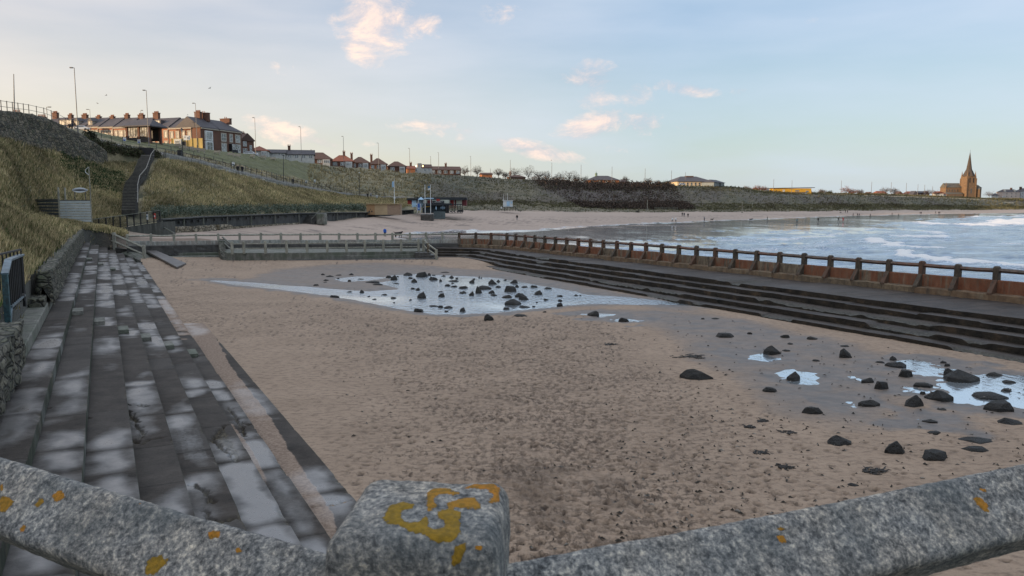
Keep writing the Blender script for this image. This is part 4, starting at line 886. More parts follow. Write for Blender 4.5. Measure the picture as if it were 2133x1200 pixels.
LICH = [ # pixel outlines of the patches: (points, hue)
 ([(800,1075),(812,1055),(840,1048),(862,1052),(858,1060),(838,1064),(833,1080),(850,1092),(872,1088),(890,1075),(893,1090),(884,1110),(860,1112),(830,1095),(808,1092)], .1),
 ([(888,1030),(900,1020),(930,1017),(962,1030),(930,1032),(905,1033),(908,1060),(890,1066)], .5),
 ([(965,1018),(985,1010),(1030,1010),(1042,1020),(1038,1048),(1018,1050),(1030,1030),(1010,1020)], .9),
 ([(930,1050),(960,1040),(990,1038),(1002,1060),(980,1062),(955,1058),(935,1066)], .5),
 ([(912,1068),(935,1060),(958,1068),(958,1110),(945,1130),(910,1132),(880,1115),(885,1095),(905,1105),(925,1100),(930,1090),(915,1085)], .15),
 ([(942,1160),(950,1140),(968,1132),(970,1145),(960,1175),(945,1180)], .2), ([(988,1138),(1002,1138),(1003,1148),(992,1146)], .9),
 ([(300,1190),(312,1165),(335,1158),(350,1168),(325,1195),(305,1200)], .2), ([(432,1108),(445,1103),(462,1106),(455,1120),(436,1122)], .9), ([(110,1030),(128,1022),(138,1032),(126,1046),(112,1044)], .8),
 ([(68,1055),(85,1038),(94,1042),(78,1058)], .35), ([(0,1008),(6,1010),(6,1022),(0,1024)], .6), ([(0,1035),(14,1033),(30,1045),(12,1066),(0,1066)], .45), ([(38,1098),(52,1094),(56,1100),(44,1110)], .9),
 ([(282,1045),(295,1047),(293,1052)], .9), ([(490,1143),(500,1140),(506,1148),(494,1152)], .9), ([(2026,1040),(2040,1034),(2058,1050),(2060,1066),(2050,1068)], .8), ([(2042,1020),(2052,1016),(2054,1026)], .9),
 ([(1618,1118),(1632,1116),(1642,1130),(1626,1136)], .8), ([(1624,1102),(1632,1100),(1632,1106)], .7)]
def lichen_attr(P):
    d = P[:, 1]*CP+(HC-P[:, 2])*SP; px = CX+F*P[:, 0]/d; py = CY-F*(P[:, 1]*SP-(HC-P[:, 2])*CP)/d
    li = np.zeros(len(P)); hu = np.zeros(len(P))
    for pl, h in LICH:
        s = sdist(pl, px, py); k = np.clip(.5-s/9, 0, 1.0); hu = np.where(k > li, h, hu); li = np.maximum(li, k)
    return li*sstep(6, 5, np.abs(P[:, 1]-1)+4), hu
def rsq(half, rad, n=9):
    out = []
    for k, (sx, sy) in enumerate(((1, 1), (-1, 1), (-1, -1), (1, -1))):
        for j in range(n):
            a = math.pi/2*(k+j/(n-1)); out.append(((half-rad)*sx+rad*math.cos(a), (half-rad)*sy+rad*math.sin(a)))
    # add points along the flats
    res = []
    for i, p in enumerate(out):
        q = out[(i+1) % len(out)]; res.append(p); L_ = math.hypot(q[0]-p[0], q[1]-p[1]); m = int(L_/.006)
        for j in range(1, m): res.append((p[0]+(q[0]-p[0])*j/m, p[1]+(q[1]-p[1])*j/m))
    return np.array(res)
def loft(rings, closed=True):
    V = np.concatenate(rings); n = len(rings[0]); m = len(rings); i = np.arange(m*n).reshape(m, n); j = np.roll(i, -1, 1)
    return V, np.stack([i[:-1], j[:-1], j[1:], i[1:]], -1).reshape(-1, 4)
fb = thing('concrete_balustrade', (.0, 1.0, 4.6), 'lichen spotted grey concrete corner post and two rails right in front of the viewer', 'balustrade')
def noisy(P, amp, s=30):
    P = P.copy(); n = fbm(P[:, 0]*s+P[:, 2]*7, P[:, 1]*s+P[:, 2]*s, 4)-.5; m = fbm(P[:, 2]*s, P[:, 0]*s+3, 4)-.5
    P[:, 2] += n*amp; P[:, 0] += m*amp; P[:, 1] += (n-m)*amp*.5; return P
# post
pc = np.array([-.117, .99]); half = .108; prof = rsq(half, .022, 7); rings = []
ztp = 5.80
for z, s in [(4.6, 1)]+[(zz, 1) for zz in np.linspace(4.7, ztp-.035, 60)]+[(ztp-.035+.035*math.sin(a), 1-.20*(1-math.cos(a))) for a in np.linspace(.15, 1.5, 9)]+[(ztp+.004*k/12, .80-.79*k/12) for k in range(1, 13)]:
    a = R(-4); c, s_ = math.cos(a), math.sin(a); q = prof*s; rings.append(np.stack([pc[0]+q[:, 0]*c-q[:, 1]*s_, pc[1]+q[:, 0]*s_+q[:, 1]*c, np.full(len(q), z)], -1))
V, Fq = loft(rings); V = noisy(V, .006, 22); V = noisy(V, .003, 70); li, hu = lichen_attr(V)
V[:, 2] += li*.0025; link('post', arr_mesh('post', V-np.array(fb.location), Fq, M_GR, {'lichen': li, 'hue': hu}), fb)
def fore_rail(p0, d, L_, half, z):
    prof = rsq(half, .016, 5); d = np.array(d)/np.hypot(*d); nn = np.array([-d[1], d[0]]); rings = []; r2 = math.sqrt(.5)
    for s in np.arange(0, L_, .007):
        q = prof; a = (q[:, 0]-q[:, 1])*r2; b = (q[:, 0]+q[:, 1])*r2; sag = -.004*math.sin(s*3)
        rings.append(np.stack([p0[0]+d[0]*s+nn[0]*a, p0[1]+d[1]*s+nn[1]*a, z+b+sag], -1))
    V, Fq = loft(rings); V = noisy(V, .003, 14); V = noisy(V, .003, 70); li, hu = lichen_attr(V)
    link('rail', arr_mesh('rail', V-np.array(fb.location), Fq, M_GR, {'lichen': li, 'hue': hu}), fb)
hl = .066
fore_rail((-.13, 1.0), (-.87, .487), 2.6, hl, 5.690-hl*1.30)
fore_rail((-.11, 1.0), (.925, .38), 2.6, hl, 5.692-hl*1.30)
for (p0, d) in (((-.13, 1.0), (-.87, .487)), ((-.11, 1.0), (.925, .38))):
    for s in (2.55, 5.1, 7.6):
        mb = MB(); mb.box((p0[0]+d[0]*s, p0[1]+d[1]*s, 5.175), (.21, .21, 1.25), rz=math.atan2(d[1], d[0])); mb.build('post', M_GR, fb, world=True, bevel=.03, seg=2)
    for s in (2.6, 5.1):
        mb = MB(); mb.beam((p0[0]+d[0]*s, p0[1]+d[1]*s, 5.60), (p0[0]+d[0]*(s+2.5), p0[1]+d[1]*(s+2.5), 5.60), .13, .13, R(45)); mb.build('rail', M_GR, fb, world=True, bevel=.012)
mb = MB()
pr = thing('promenade_wall', (0, 0, 0), 'high concrete promenade deck and retaining wall under the near balustrade', 'retaining wall')
ring = [(-7.0, 4.75), (-.12, .95), (2.5, 2.05), (9, 4.6), (30, 12), (30, -8), (-9, -8), (-9, 4.75)]
mb.hexa([(x, y, -.5) for x, y in ring], [(x, y, 4.55) for x, y in ring]); mb.build('deck', CONC, pr)
mb = MB(); mb.hexa([(x, y, -1.3) for x, y in [(36, 20), (60, -20), (36, -60), (-9, -60), (-9, -8), (30, -8), (30, 12)]][::-1], [(x, y, 1.0) for x, y in [(36, 20), (60, -20), (36, -60), (-9, -60), (-9, -8), (30, -8), (30, 12)]][::-1])
mb.build('foundation', CONCD, pr)
# ------------------------------------------------------------------ rocks and seaweed on the sand
g = G('wet_rock'); a = g.noise(4, 7, .65); b = g.noise(22, 5, .65); nn = g.n('ShaderNodeNewGeometry')
col = g.ramp(a, [(.3, (.010, .0095, .009)), (.62, (.028, .024, .019)), (.8, (.06, .05, .038))]); col = g.mix(g.ramp(b, [(.55, 0.0), (.75, .5)]), col, (.02, .028, .014))
M_ROCK = g.done(col, g.ramp(a, [(.3, .6), (.7, .85)]), g.bump(g.math('ADD', a, g.math('MULTIPLY', b, .5)), 1.0, .18))
ROCKS = [ # px, base y, w, h (picture pixels)
(672.6,572.9,10,4),(685.4,576.8,19,4),(705,574,14,2.5),(730.7,573,12.5,4.3),(703.8,580.7,6.5,2),(679,585,12.5,3.5),(677,588.6,8,2),(658,594.8,13,3.3),(727.4,586,8,4.3),(750.4,582,14,1.7),
(774.7,589,31,5),(785.9,594,24,4),(825,591.5,14,2.5),(809.5,578.8,15,5.5),(820.4,583.6,16,12),(828.5,577,5,3),(849.5,574,21,7),(877.7,577,28,12),(894,574,8,6),(903,574,9,2),(923.7,576,10.5,3.3),(926,568.5,20,3),
(855,580.7,12,4),(862.4,588.6,14,9.5),(902.7,583.6,21,7.6),(917.8,586,7,5.5),(860,602.7,10.5,4),(869.9,605,10.5,6.5),(878.4,621.4,21,14.7),(753.7,609.9,10.5,7),(727,608.8,12.5,3),(799,614.9,16,3.7),
(779,624,10,1.8),(768,618,6.5,1.5),(818.7,621.7,13,3.7),(855,625.6,6.5,3),(820.6,631,4,2),(919.8,618.4,15.5,8.5),(917.8,608.6,13,1.8),(696,618.8,22,4.5),(871.8,648.7,22,7),(903,638.8,24,3.3),(917,641,12,6.3),
(940.5,579,12,5.5),(951.4,581,6.5,3.2),(944.9,586.4,23,3.6),(943,590.8,7,3),(932,596,13,5),(945,598,14.5,3.6),(964.5,601,22,6),(963.8,611.4,16,6),(982,616,11.5,10),(997,610.9,15.5,17),(1009.5,602.9,32,9.5),(982.7,588.8,13,6.5),
(987,582.5,6.5,3),(998,579,4,4),(1002.4,579.6,4,3),(1026,592,19,11),(1038,587,9,5),(1052,584,7.5,2.6),(1071,589.8,17,8),(1038,599,13,4.6),(1064,607.7,31,14),(1077,598,9,6),(1092.4,599,14.5,3.6),(1112,598.8,17.5,5.5),
(1142,602.4,17,4.4),(1121.5,613.8,17.5,10),(1023.8,610.9,15,7.5),(1028.9,616.4,14.5,4.4),(1055,620.7,22.5,7.3),(1085,618.9,26,10),(1091,624.7,23,10),(1067.7,635.6,38,15.3),(1137,625.7,11.5,4.4),(1118.5,630.6,5,1.8),
(1166.5,627.7,11,4.8),(1166.5,618,14.5,3.6),(1200,616.4,10,3.6),(1209,616,4.4,1.8),(1165.8,636.7,14.5,7.3),(1092,640.7,26,5),(1111.7,639.6,8,3),(1054.6,644.6,14.5,5.5),(934,642.5,20,6),(929.6,649.8,9.5,3.6),(963.8,649,14,10),
(1018,667.5,22.5,15),(1083.7,659.4,31,5.5),(1134.5,650.8,9,3),(1237,657,27,11),(1300,669,22,8),(1268,720,16,4),(1513,703,43,12),(1637,703,19,7),(1695,707,24,7.5),(1611,736.6,39,20),(1646.7,717,13,4),(1640,732,17,4.5),(1562,695.8,11,4.5),
(1464.5,665,8,3.3),(1491.7,664.5,17,3),(1762.7,745,28,22),(1762,722.5,19,4.5),(1861.6,748.6,15.6,8),(1834,756,20,4.5),(1870.9,763.4,50,12),(1700.6,752.6,17,4.5),(1453,790.6,71,26),(1656,790.6,30,20),(1890,786,35,19),
(1840,811,37,20),(1810,796,30,11),(2014.7,796,75,32),(1979.4,779.4,26,15),(1927,804,43,9),(1966,755,15,4),(1974,761,13,4.5),(2076,784,39,10.4),(2106,798,28,7.5),(1962.7,833,58,25),(1908.8,848,46.5,30),(1814,845,48,15),
(1695,863,45,20),(1607,816.6,35,12),(2070.5,831,74,17),(2091,857,67,28),(2100,815.5,26,8),(1923.6,820,13,5.6),(1964.5,855,22,5.6),(2112,885,56,18),(1753,928,60,26),(1868,946.7,52,33),(1953,959.7,63,28),(2046,924,82,15),
(2039,942,56,15.6),(1949.7,904.7,30,7.4),(1942,880,32,7.4),(1779,1013,24,9)]
LAND = {(1067.7,635.6):'largest wedge shaped boulder at the front edge of the pool water',(1064,607.7):'broad humped boulder standing mid right in the pool water',(878.4,621.4):'square blocky boulder standing alone left of centre in the pool water',
 (997,610.9):'tall upright block rising in the middle of the pool water',(877.7,577):'widest lumpy boulder along the back edge of the pool water',(1018,667.5):'upright pointed boulder on bare sand just in front of the pool water',
 (1121.5,613.8):'pointed dark boulder standing near the right end of the pool water',(820.4,583.6):'tall peaked rock at the back left of the pool water',(774.7,589):'long low flat rock on the grey sand spit left of the pool water',
 (1453,790.6):'long smooth black boulder alone on the sand left of the wet patch',(2014.7,796):'biggest pyramid shaped boulder mirrored in the right hand puddle',(1868,946.7):'sharp three sided black boulder on dry sand above the right rail',
 (1762.7,745):'tall rounded black boulder standing by itself below the right steps',(2091,857):'large flat topped boulder at the right edge of the right hand puddle',(1611,736.6):'dark lopsided boulder beside the rippled puddle',(1237,657):'dark boulder sitting in the left of two tiny oval puddles',
 (1300,669):'dark boulder sitting in the right of two tiny oval puddles',(1753,928):'low broad boulder left of the sharp three sided boulder',(1953,959.7):'low broad boulder right of the sharp three sided boulder',(1695,863):'small peaked boulder on the dark wet sand',
 (1908.8,848):'steep rounded boulder left of the right hand puddle',(1962.7,833):'smooth domed boulder touching the left shore of the right hand puddle',(2046,924):'long thin flat slab of rock on the sand at far right',(1779,1013):'small flat stone on the sand nearest the right rail',
 (963.8,649):'upright tooth shaped rock at the near edge of the pool water',(1026,592):'knobbly dark boulder near the back middle of the pool water',(1656,790.6):'small split boulder between two slim puddles',(727.4,586):'small peaked rock at the shallow left tail of the pool water'}
lab_used = {}
def rock_label(r):
    k = (r[0], r[1])
    if k in LAND: return LAND[k]
    sh = 'thin flat' if r[2]/r[3] > 4.5 else 'low' if r[2]/r[3] > 2.7 else 'rounded' if r[2]/r[3] > 1.7 else 'upright'
    D = atz(r[0], r[1], 0).y; wm = r[2]*D/F; sz = 'tiny' if wm < .4 else 'small' if wm < .75 else 'medium' if wm < 1.3 else 'large'
    ls = sorted(LAND, key=lambda q: math.hypot((q[0]-r[0]), (q[1]-r[1])*2.5))
    short = lambda t: ' '.join(t.split()[:t.split().index('boulder' if 'boulder' in t.split() else 'rock' if 'rock' in t.split() else 'stone' if 'stone' in t.split() else 'block')+1])
    for q in ls[:5]:
        dx, dy = r[0]-q[0], (r[1]-q[1])*2.5
        way = ('right of' if dx > 0 else 'left of') if abs(dx) > abs(dy) else ('in front of' if dy > 0 else 'behind')
        for ex in ('just ', ''):
            t = f"{sz} {sh} dark rock {ex}{way} the {short(LAND[q]).replace('slab', 'slab')}"
            if t not in lab_used: lab_used[t] = 1; return t
    t = f"{sz} {sh} dark rock {way} the {short(LAND[ls[0]])}"; n = 2
    while t+f', farther one' in lab_used and n < 3: n += 1
    for wd in (', second one out', ', third one out', ', fourth one out', ', fifth one out'):
        if t+wd not in lab_used: lab_used[t+wd] = 1; return t+wd
    return t
ROCKP = []
def make_rock(r, i):
    px, py, w, h = r; base = atz(px, py, 0); D = base.y; inwater = any(float(sdist(p, np.array([base.x]), np.array([base.y]))[0]) < .05 for p in POOLW[:2]+POOLW[6:7]); zb = WATER_Z if inwater else 0
    base = atz(px, py, zb); D = base.y; W = w*D/F; H = h*D/F*.98; rs = random.Random(i*13+5)
    # the picture height of a low rock is mostly its top seen at a slant
    dip = (HC)/D; dep = min(W*rs.uniform(.55, .8), 1.6); Hh = max(.06, H-dep*dip*.55)
    bm = bmesh.new(); tall = h/w > .55
    nb = rs.choice((5, 6, 7)); off = rs.uniform(0, 6.28)
    base_r = [(math.cos(off+k*6.283/nb+rs.uniform(-.3, .3)), math.sin(off+k*6.283/nb+rs.uniform(-.3, .3))) for k in range(nb)]
    mx = max(abs(x) for x, y in base_r); base_r = [(x/mx, y) for x, y in base_r]
    for x, y in base_r: bm.verts.new((x*W*.5, y*dep*.5, -.15)); bm.verts.new((x*W*.5*rs.uniform(.9, 1), y*dep*.5, Hh*rs.uniform(.02, .38)))
    kind = rs.random(); tx = rs.uniform(-.22, .22)*W
    if kind < .4 or tall:      # ridge or peak
        bm.verts.new((tx, rs.uniform(-.1, .15)*dep, Hh)); bm.verts.new((tx+rs.choice((-1, 1))*W*rs.uniform(.12, .26), rs.uniform(-.1, .2)*dep, Hh*rs.uniform(.55, .9))); bm.verts.new((tx*.5, .25*dep, Hh*rs.uniform(.5, .9)))
        for k in range(3): a = rs.uniform(0, 6.28); bm.verts.new((math.cos(a)*W*.33, math.sin(a)*dep*.33, Hh*rs.uniform(.35, .7)))
    else:                      # tilted slab top
        sl = rs.uniform(-.35, .35)
        for k in range(5):
            a = off+k*6.283/5+rs.uniform(-.4, .4); x, y = math.cos(a)*.33*rs.uniform(.7, 1.15), math.sin(a)*.33; bm.verts.new((x*W, y*dep, Hh*min(1, max(.45, .86+sl*x*2+rs.uniform(-.12, .08)))))
    bmesh.ops.convex_hull(bm, input=bm.verts); bmesh.ops.delete(bm, geom=[v for v in bm.verts if not v.link_faces], context='VERTS')
    bmesh.ops.bevel(bm, geom=list(bm.edges), offset=min(W, Hh)*.035, segments=1, affect='EDGES', clamp_overlap=True)
    bmesh.ops.triangulate(bm, faces=bm.faces); bmesh.ops.subdivide_edges(bm, edges=[e for e in bm.edges if e.calc_length() > W*.16], cuts=2 if W > .5 else 1)
    for v in bm.verts:
        q = np.array([v.co.x*3.1/W+i, v.co.y*3.1/W+v.co.z*2/W]); n = float(fbm(q[:1]*2, q[1:]*2, 3)[0])-.5; v.co += v.co.normalized()*n*W*.045 if v.co.length > 0 else v.co*0
    me = bpy.data.meshes.new('rock'); bm.to_mesh(me); bm.free(); me.materials.append(M_ROCK)
    o = link('boulder' if W > .9 else 'rock', me, None, (base.x, base.y+dep*.35, zb)); ROCKP.append((base.x, base.y+dep*.35, W, dep))
    grp = 'rocks in and around the pool water' if py < 700 and px < 1400 else 'rocks scattered on the right hand sand'
    tag(o, rock_label(r), 'rock', grp)
for i, r in enumerate(ROCKS): make_rock(r, i)
# strands of seaweed
M_WEED = simple('dark_seaweed', (.030, .022, .014), (.012, .010, .008), 20, .4, .4)
WEED = [(1440,744,60,'dark strands of seaweed behind the long smooth black boulder'),(1559,891,26,'clump of seaweed on sand below the dark wet patch'),(1581,945,30,'clump of black seaweed on dry sand'),(1812,982,54,'stringy seaweed left of the low broad boulder'),
 (1585,878,20,'small seaweed scrap above another clump of weed'),(1640,903,26,'thin seaweed strand right of the weed clumps'),(1632,974,28,'weed tangle near the right rail'),(1270,718,18,'tiny weed scrap in the middle of the sand'),(1425,1140,34,None)]
for px, py, w, lb in WEED[:-1]:
    p = atz(px, py, .0); D = p.y; W = w*D/F; mb = MB()
    for k in range(26):
        a = Vector((rnd.gauss(0, W*.28), rnd.gauss(0, W*.16), .005)); th = rnd.gauss(0, .7); l = rnd.uniform(.12, .32)*W+.05
        pts = [a]; 
        for j in range(4): th += rnd.gauss(0, .6); pts.append(pts[-1]+Vector((math.cos(th)*l/3, math.sin(th)*l/3, rnd.uniform(-.01, .02))))
        for q in pts: q.z = max(.0, min(.05, q.z))+.012
        mb.tube(pts, [.012, .018, .018, .014, .006], 4)
    o = mb.build('seaweed', M_WEED); o.location = p; tag(o, lb, 'seaweed', 'seaweed washed onto the sand')

# flecks of weed, shell and pebble strewn over the sand
rs = np.random.RandomState(77); V = []; Fq = []; Cc = []
for k in range(1500):
    px, py = rs.uniform(700, 2250), rs.uniform(600, 1150)
    if rs.rand() > (.25+.75*(px > 1250)): continue
    p = atz(px, py, .02); u, v = uv(p)
    if v < 5.4 or v > 30: continue
    a = rs.uniform(0, 6.28); l = rs.uniform(.04, .16); w = l*rs.uniform(.15, .5); b = len(V); h = rs.uniform(.02, .05)
    for sx, sy, zz in ((-1, -.3, 0), (1, -1, 0), (.8, 1, 0), (-.6, .8, 0), (.1, .1, h)): x, y = sx*l/2, sy*w/2; V.append((p.x+x*math.cos(a)-y*math.sin(a), p.y+x*math.sin(a)+y*math.cos(a), .015+zz)); Cc.append([(.03, .024, .017), (.05, .035, .022), (.02, .018, .015), (.30, .27, .23)][int(rs.rand()**2*4)])
    Fq += [(b, b+1, b+4), (b+1, b+2, b+4), (b+2, b+3, b+4), (b+3, b, b+4)]
gf = G('beach_litter'); M_FLK = gf.done(gf.attr('Col', 'Color'), .8)
tag(link('weed_flecks', arr_mesh('weed_flecks', V, Fq, M_FLK, None, False, None, {'Col': np.array(Cc)})), 'small flecks of weed and shell strewn over the sand', 'seaweed', None, 'stuff')
# ------------------------------------------------------------------ grass, hedge, scrub on the bank
g = G('rough_grass'); c = g.attr('Col', 'Color'); M_GRASS = g.done(c, .95, None, 0, .1)
def blades(name, pts, hmin, hmax, wmin, wmax, cols, lean=.6, per=4, seed=1, kind='stuff', mat=None, wind=(.6, 0)):
    rs = np.random.RandomState(seed); P = np.repeat(np.asarray(pts), per, 0); n = len(P); sc = np.repeat(np.asarray([p[3] if len(p) > 3 else 1 for p in pts]), per) if len(pts[0]) > 3 else np.ones(n); P = P[:, :3]
    P = P+np.stack([rs.normal(0, .14, n)*sc, rs.normal(0, .14, n)*sc, np.zeros(n)], -1); a = rs.uniform(0, 6.28, n); h = rs.uniform(hmin, hmax, n)*sc; w = rs.uniform(wmin, wmax, n)*sc
    d = np.stack([np.cos(a)*lean+wind[0], np.sin(a)*lean+wind[1]], -1)*h[:, None]*.55; q = np.stack([-np.sin(a), np.cos(a)], -1)*w[:, None]/2
    A = P.copy(); A[:, :2] -= q; A[:, 2] -= .05; B = P.copy(); B[:, :2] += q; B[:, 2] -= .05; Cc = P.copy(); Cc[:, :2] += d; Cc[:, 2] += h
    V = np.stack([A, B, Cc], 1).reshape(-1, 3); Fq = np.arange(3*n).reshape(n, 3); ci = rs.randint(0, len(cols), n); cv = .45+1.1*fbm(P[:, 0]*.22+3, P[:, 1]*.22, 4); cv = np.clip((cv-1)*1.4+1.12, .45, 1.6); col = np.array(cols)[ci]*rs.uniform(.7, 1.25, (n, 1))*cv[:, None]; col = np.repeat(col, 3, 0)
    o = link(name, arr_mesh(name, V, Fq, mat or M_GRASS, None, False, None, {'Col': col}))
    return o
STRAW = [(.47, .375, .21), (.38, .30, .17), (.27, .23, .125), (.19, .18, .085), (.42, .33, .19)]
GREENB = [(.06, .085, .028), (.09, .10, .04), (.15, .14, .07)]
TX, TY, TZ, TK, TPX = TER
def scatter(n, kmin, kmax, pxa, pxb, seed, sc=lambda D: 1.0, cond=None):
    """random points on the terrain between two profile keys, picked per picture area"""
    rs = np.random.RandomState(seed); out = []; r = np.where((TK[:, 0] >= kmin) & (TK[:, 0] <= kmax))[0]; c = np.where((TPX[0] >= pxa) & (TPX[0] <= pxb))[0]
    i = rs.uniform(r[0], r[-1]-1e-3, n); j = rs.uniform(c[0], c[-1]-1e-3, n); i0, j0 = i.astype(int), j.astype(int); fi, fj = i-i0, j-j0
    def bl(A): return A[i0, j0]*(1-fi)*(1-fj)+A[i0+1, j0]*fi*(1-fj)+A[i0, j0+1]*(1-fi)*fj+A[i0+1, j0+1]*fi*fj
    x, y, z, k, px = bl(TX), bl(TY), bl(TZ), bl(TK), bl(TPX); s = np.array([sc(d) for d in y]); P = np.stack([x, y, z, s], -1)
    if cond is not None: P = P[cond(x, y, z, k, px)]
    return P
def keep_noise(th): return lambda x, y, z, k, px: fbm(x*.12, y*.12, 3) > th
notstair = lambda x, y, z, k, px: ~((np.abs(px-np.interp(k, [3.9, 4.4, 5], [271, 280, 308])) < 21) & (k > 3.8))
p1 = scatter(52000, 0, 5, -60, 262, 1, lambda D: .5+D/170, notstair)
p2 = scatter(30000, 4, 5, 262, 860, 2, lambda D: .5+D/170, notstair)
gr = blades('rough_grass', np.vstack([p1, p2]), .16, .42, .04, .10, STRAW+GREENB[:1], .6, 4, 3)
tag(gr, 'wind blown straw coloured grass covering the steep bank', 'grass', None, 'stuff')
p4 = scatter(26000, 2.95, 8, 860, 2133, 4, lambda D: D/230)
gr = blades('dune_grass', p4, .22, .5, .10, .22, [(.125, .115, .062), (.10, .098, .05), (.08, .078, .042), (.11, .10, .058), (.065, .06, .036)], .5, 3, 5); tag(gr, 'marram grass and low scrub over the distant dunes', 'dune grass', None, 'stuff')
p5 = scatter(5000, 6.9, 8, 340, 900, 14, lambda D: D/170, lambda x, y, z, k, px: (k < 7.2) | (px > 640))
gr = blades('dry_grass', p5, .25, .5, .10, .2, [(.30, .24, .13), (.22, .18, .10), (.16, .14, .08)], .5, 3, 6); tag(gr, 'dry brown grass on the bank above the sloping path', 'grass', None, 'stuff')
def twiggy(name, pts, cols, size, seed, per=16, up=1.0):
    rs = np.random.RandomState(seed); P = np.repeat(np.asarray(pts)[:, :3], per, 0); sc = np.repeat(np.asarray(pts)[:, 3], per); n = len(P)
    o = rs.normal(0, 1, (n, 3)); o /= np.linalg.norm(o, axis=1)[:, None]; r = rs.rand(n, 1)**.4; P = P+o*r*size*sc[:, None]*np.array([1, 1, up*.8]); P[:, 2] += size*.35*sc
    a = rs.normal(0, 1, (n, 3)); a /= np.linalg.norm(a, axis=1)[:, None]; b = np.cross(a, rs.normal(0, 1, (n, 3))); b /= np.linalg.norm(b, axis=1)[:, None]; s = (size*.30*sc*rs.uniform(.6, 1.3, n))[:, None]
    V = np.stack([P-a*s*.5, P+b*s*.55, P+a*s*.5], 1).reshape(-1, 3); col = np.repeat(np.array(cols)[rs.randint(0, len(cols), n)]*rs.uniform(.6, 1.3, (n, 1)), 3, 0)
    return link(name, arr_mesh(name, V, np.arange(3*n).reshape(n, 3), M_GRASS, None, False, None, {'Col': col}))
p6 = scatter(5200, 3.95, 8.0, 1070, 1500, 21, lambda D: D/330, lambda x, y, z, k, px: (px > 1105+(8-k)*28) & (px < 1395+(8-k)*12))
o = twiggy('scrub', p6, [(.085, .062, .050), (.055, .042, .036), (.11, .080, .060), (.04, .036, .030)], 2.0, 7, 14, .8); tag(o, 'dark leafless thorn scrub covering the middle of the far slope', 'scrub', None, 'stuff')
p7 = scatter(2600, 4.3, 8.0, 870, 2100, 22, lambda D: D/420, lambda x, y, z, k, px: (fbm(x*.02+31, y*.008, 3)+(fbm(x*.05, y*.03, 3)-.5)*.7 > .55) & ((px < 1100) | (px > 1470)))
o = twiggy('low_scrub', p7, [(.075, .06, .04), (.05, .045, .03), (.10, .085, .05)], 1.7, 8, 12, .5); tag(o, 'patches of low dark scrub dotted over the grassy dunes', 'scrub', None, 'stuff')
p8 = scatter(700, 5.4, 6, 60, 330, 23, lambda D: D/120, lambda x, y, z, k, px: px > 170)
o = twiggy('bramble', p8, [(.05, .065, .03), (.06, .05, .035), (.10, .09, .05)], .8, 9, 30, .8); tag(o, 'brambles sprawling over the upper edge of the bank', 'bramble', None, 'stuff')
p9 = scatter(1100, 4.35, 4.98, 120, 262, 24, lambda D: D/110, lambda x, y, z, k, px: fbm(x*.11+50, y*.06, 3) > .50)
o = twiggy('ivy', p9, [(.025, .055, .022), (.035, .075, .03), (.02, .04, .018)], .55, 10, 22, .6); tag(o, 'dark green ivy growing under the high stone wall', 'ivy', None, 'stuff')
# hedge of pale green shore shrubs behind the promenade wall
hp = []
for px in np.arange(322, 758, 2.2):
    D, Zk = keyDZ(px); 
    for k in range(5): t = rnd.random(); d = D[4]-5*t; hp.append((to_world(px+rnd.uniform(-2, 2), d, 5), d, 4.5+1.3*rnd.random()*(1-.2*t), D[4]/150))
o = twiggy('hedge', hp, [(.125, .155, .115), (.09, .115, .08), (.17, .19, .15), (.06, .075, .05)], .85, 11, 20, .9); tag(o, 'long pale grey green hedge behind the dark promenade wall', 'hedge')
# ------------------------------------------------------------------ cliff-top stone wall, parapets, promenade wall
def ground_line(pts, dz=0):   # pts = (px, D)
    return [GP(a, b, dz) for a, b in pts]
cw = thing('stone_wall', GP(60, 101), 'high rough stone retaining wall along the top of the grassy bank', 'retaining wall')
ps = [-330, -150, 0, 60, 100, 150, 180]; path = []; zl = []; zh = []
for p in ps: D, Zk = keyDZ(p); d = D[5]-.9; path.append((to_world(p, d, 16), d)); zl.append(Zk[5]-1.5); zh.append(Zk[6]+.12)
D, Zk = keyDZ(222); path.append((to_world(222, D[5]-.3, 16), D[5]-.3)); zl.append(Zk[5]-1); zh.append(Zk[6]-1.4)
wallgrid('stonework', path, zl, zh, .9, M_BIGST, .55, cw, nz=20, step=.45, fx=1.6, top=.25)
parapet_m = streaked('patched_parapet', (.30, .29, .26), (.07, .068, .055), None, scale=1.2)
pp = thing('parapet_wall', GP(600, 195), 'low grey parapet wall with flaking pale patches below the sloping path', 'wall'); path = []; zl = []; zh = []
for p in (345, 400, 450, 520, 560, 620, 680, 720, 780, 830): D, Zk = keyDZ(p); d = D[5]+.3; z = Zk[5]; path.append((to_world(p, d, z), d)); zl.append(z-.8); zh.append(Zk[6]+.25)
wallgrid('wall', path, zl, zh, .4, parapet_m, .25, pp, nz=5, step=.8, fx=.9, top=.1)
pale = simple('flaking_limewash', (.42, .41, .36), (.20, .19, .16), 1.5, .9, .4)
for a, b in ((452, 492), (500, 506), (512, 534), (545, 575), (590, 605)):
    path = []; zl = []; zh = []
    for p in np.linspace(a, b, 6): D, Zk = keyDZ(p); d = D[5]+.12; path.append((to_world(p, d, Zk[5]), d)); zl.append(Zk[5]-.45+rnd.uniform(-.3, .2)); zh.append(Zk[5]+.65+rnd.uniform(-.4, .1))
    wallgrid('pale_patch', path, zl, zh, .12, pale, .12, pp, nz=4, step=.5, fx=2, top=.3)
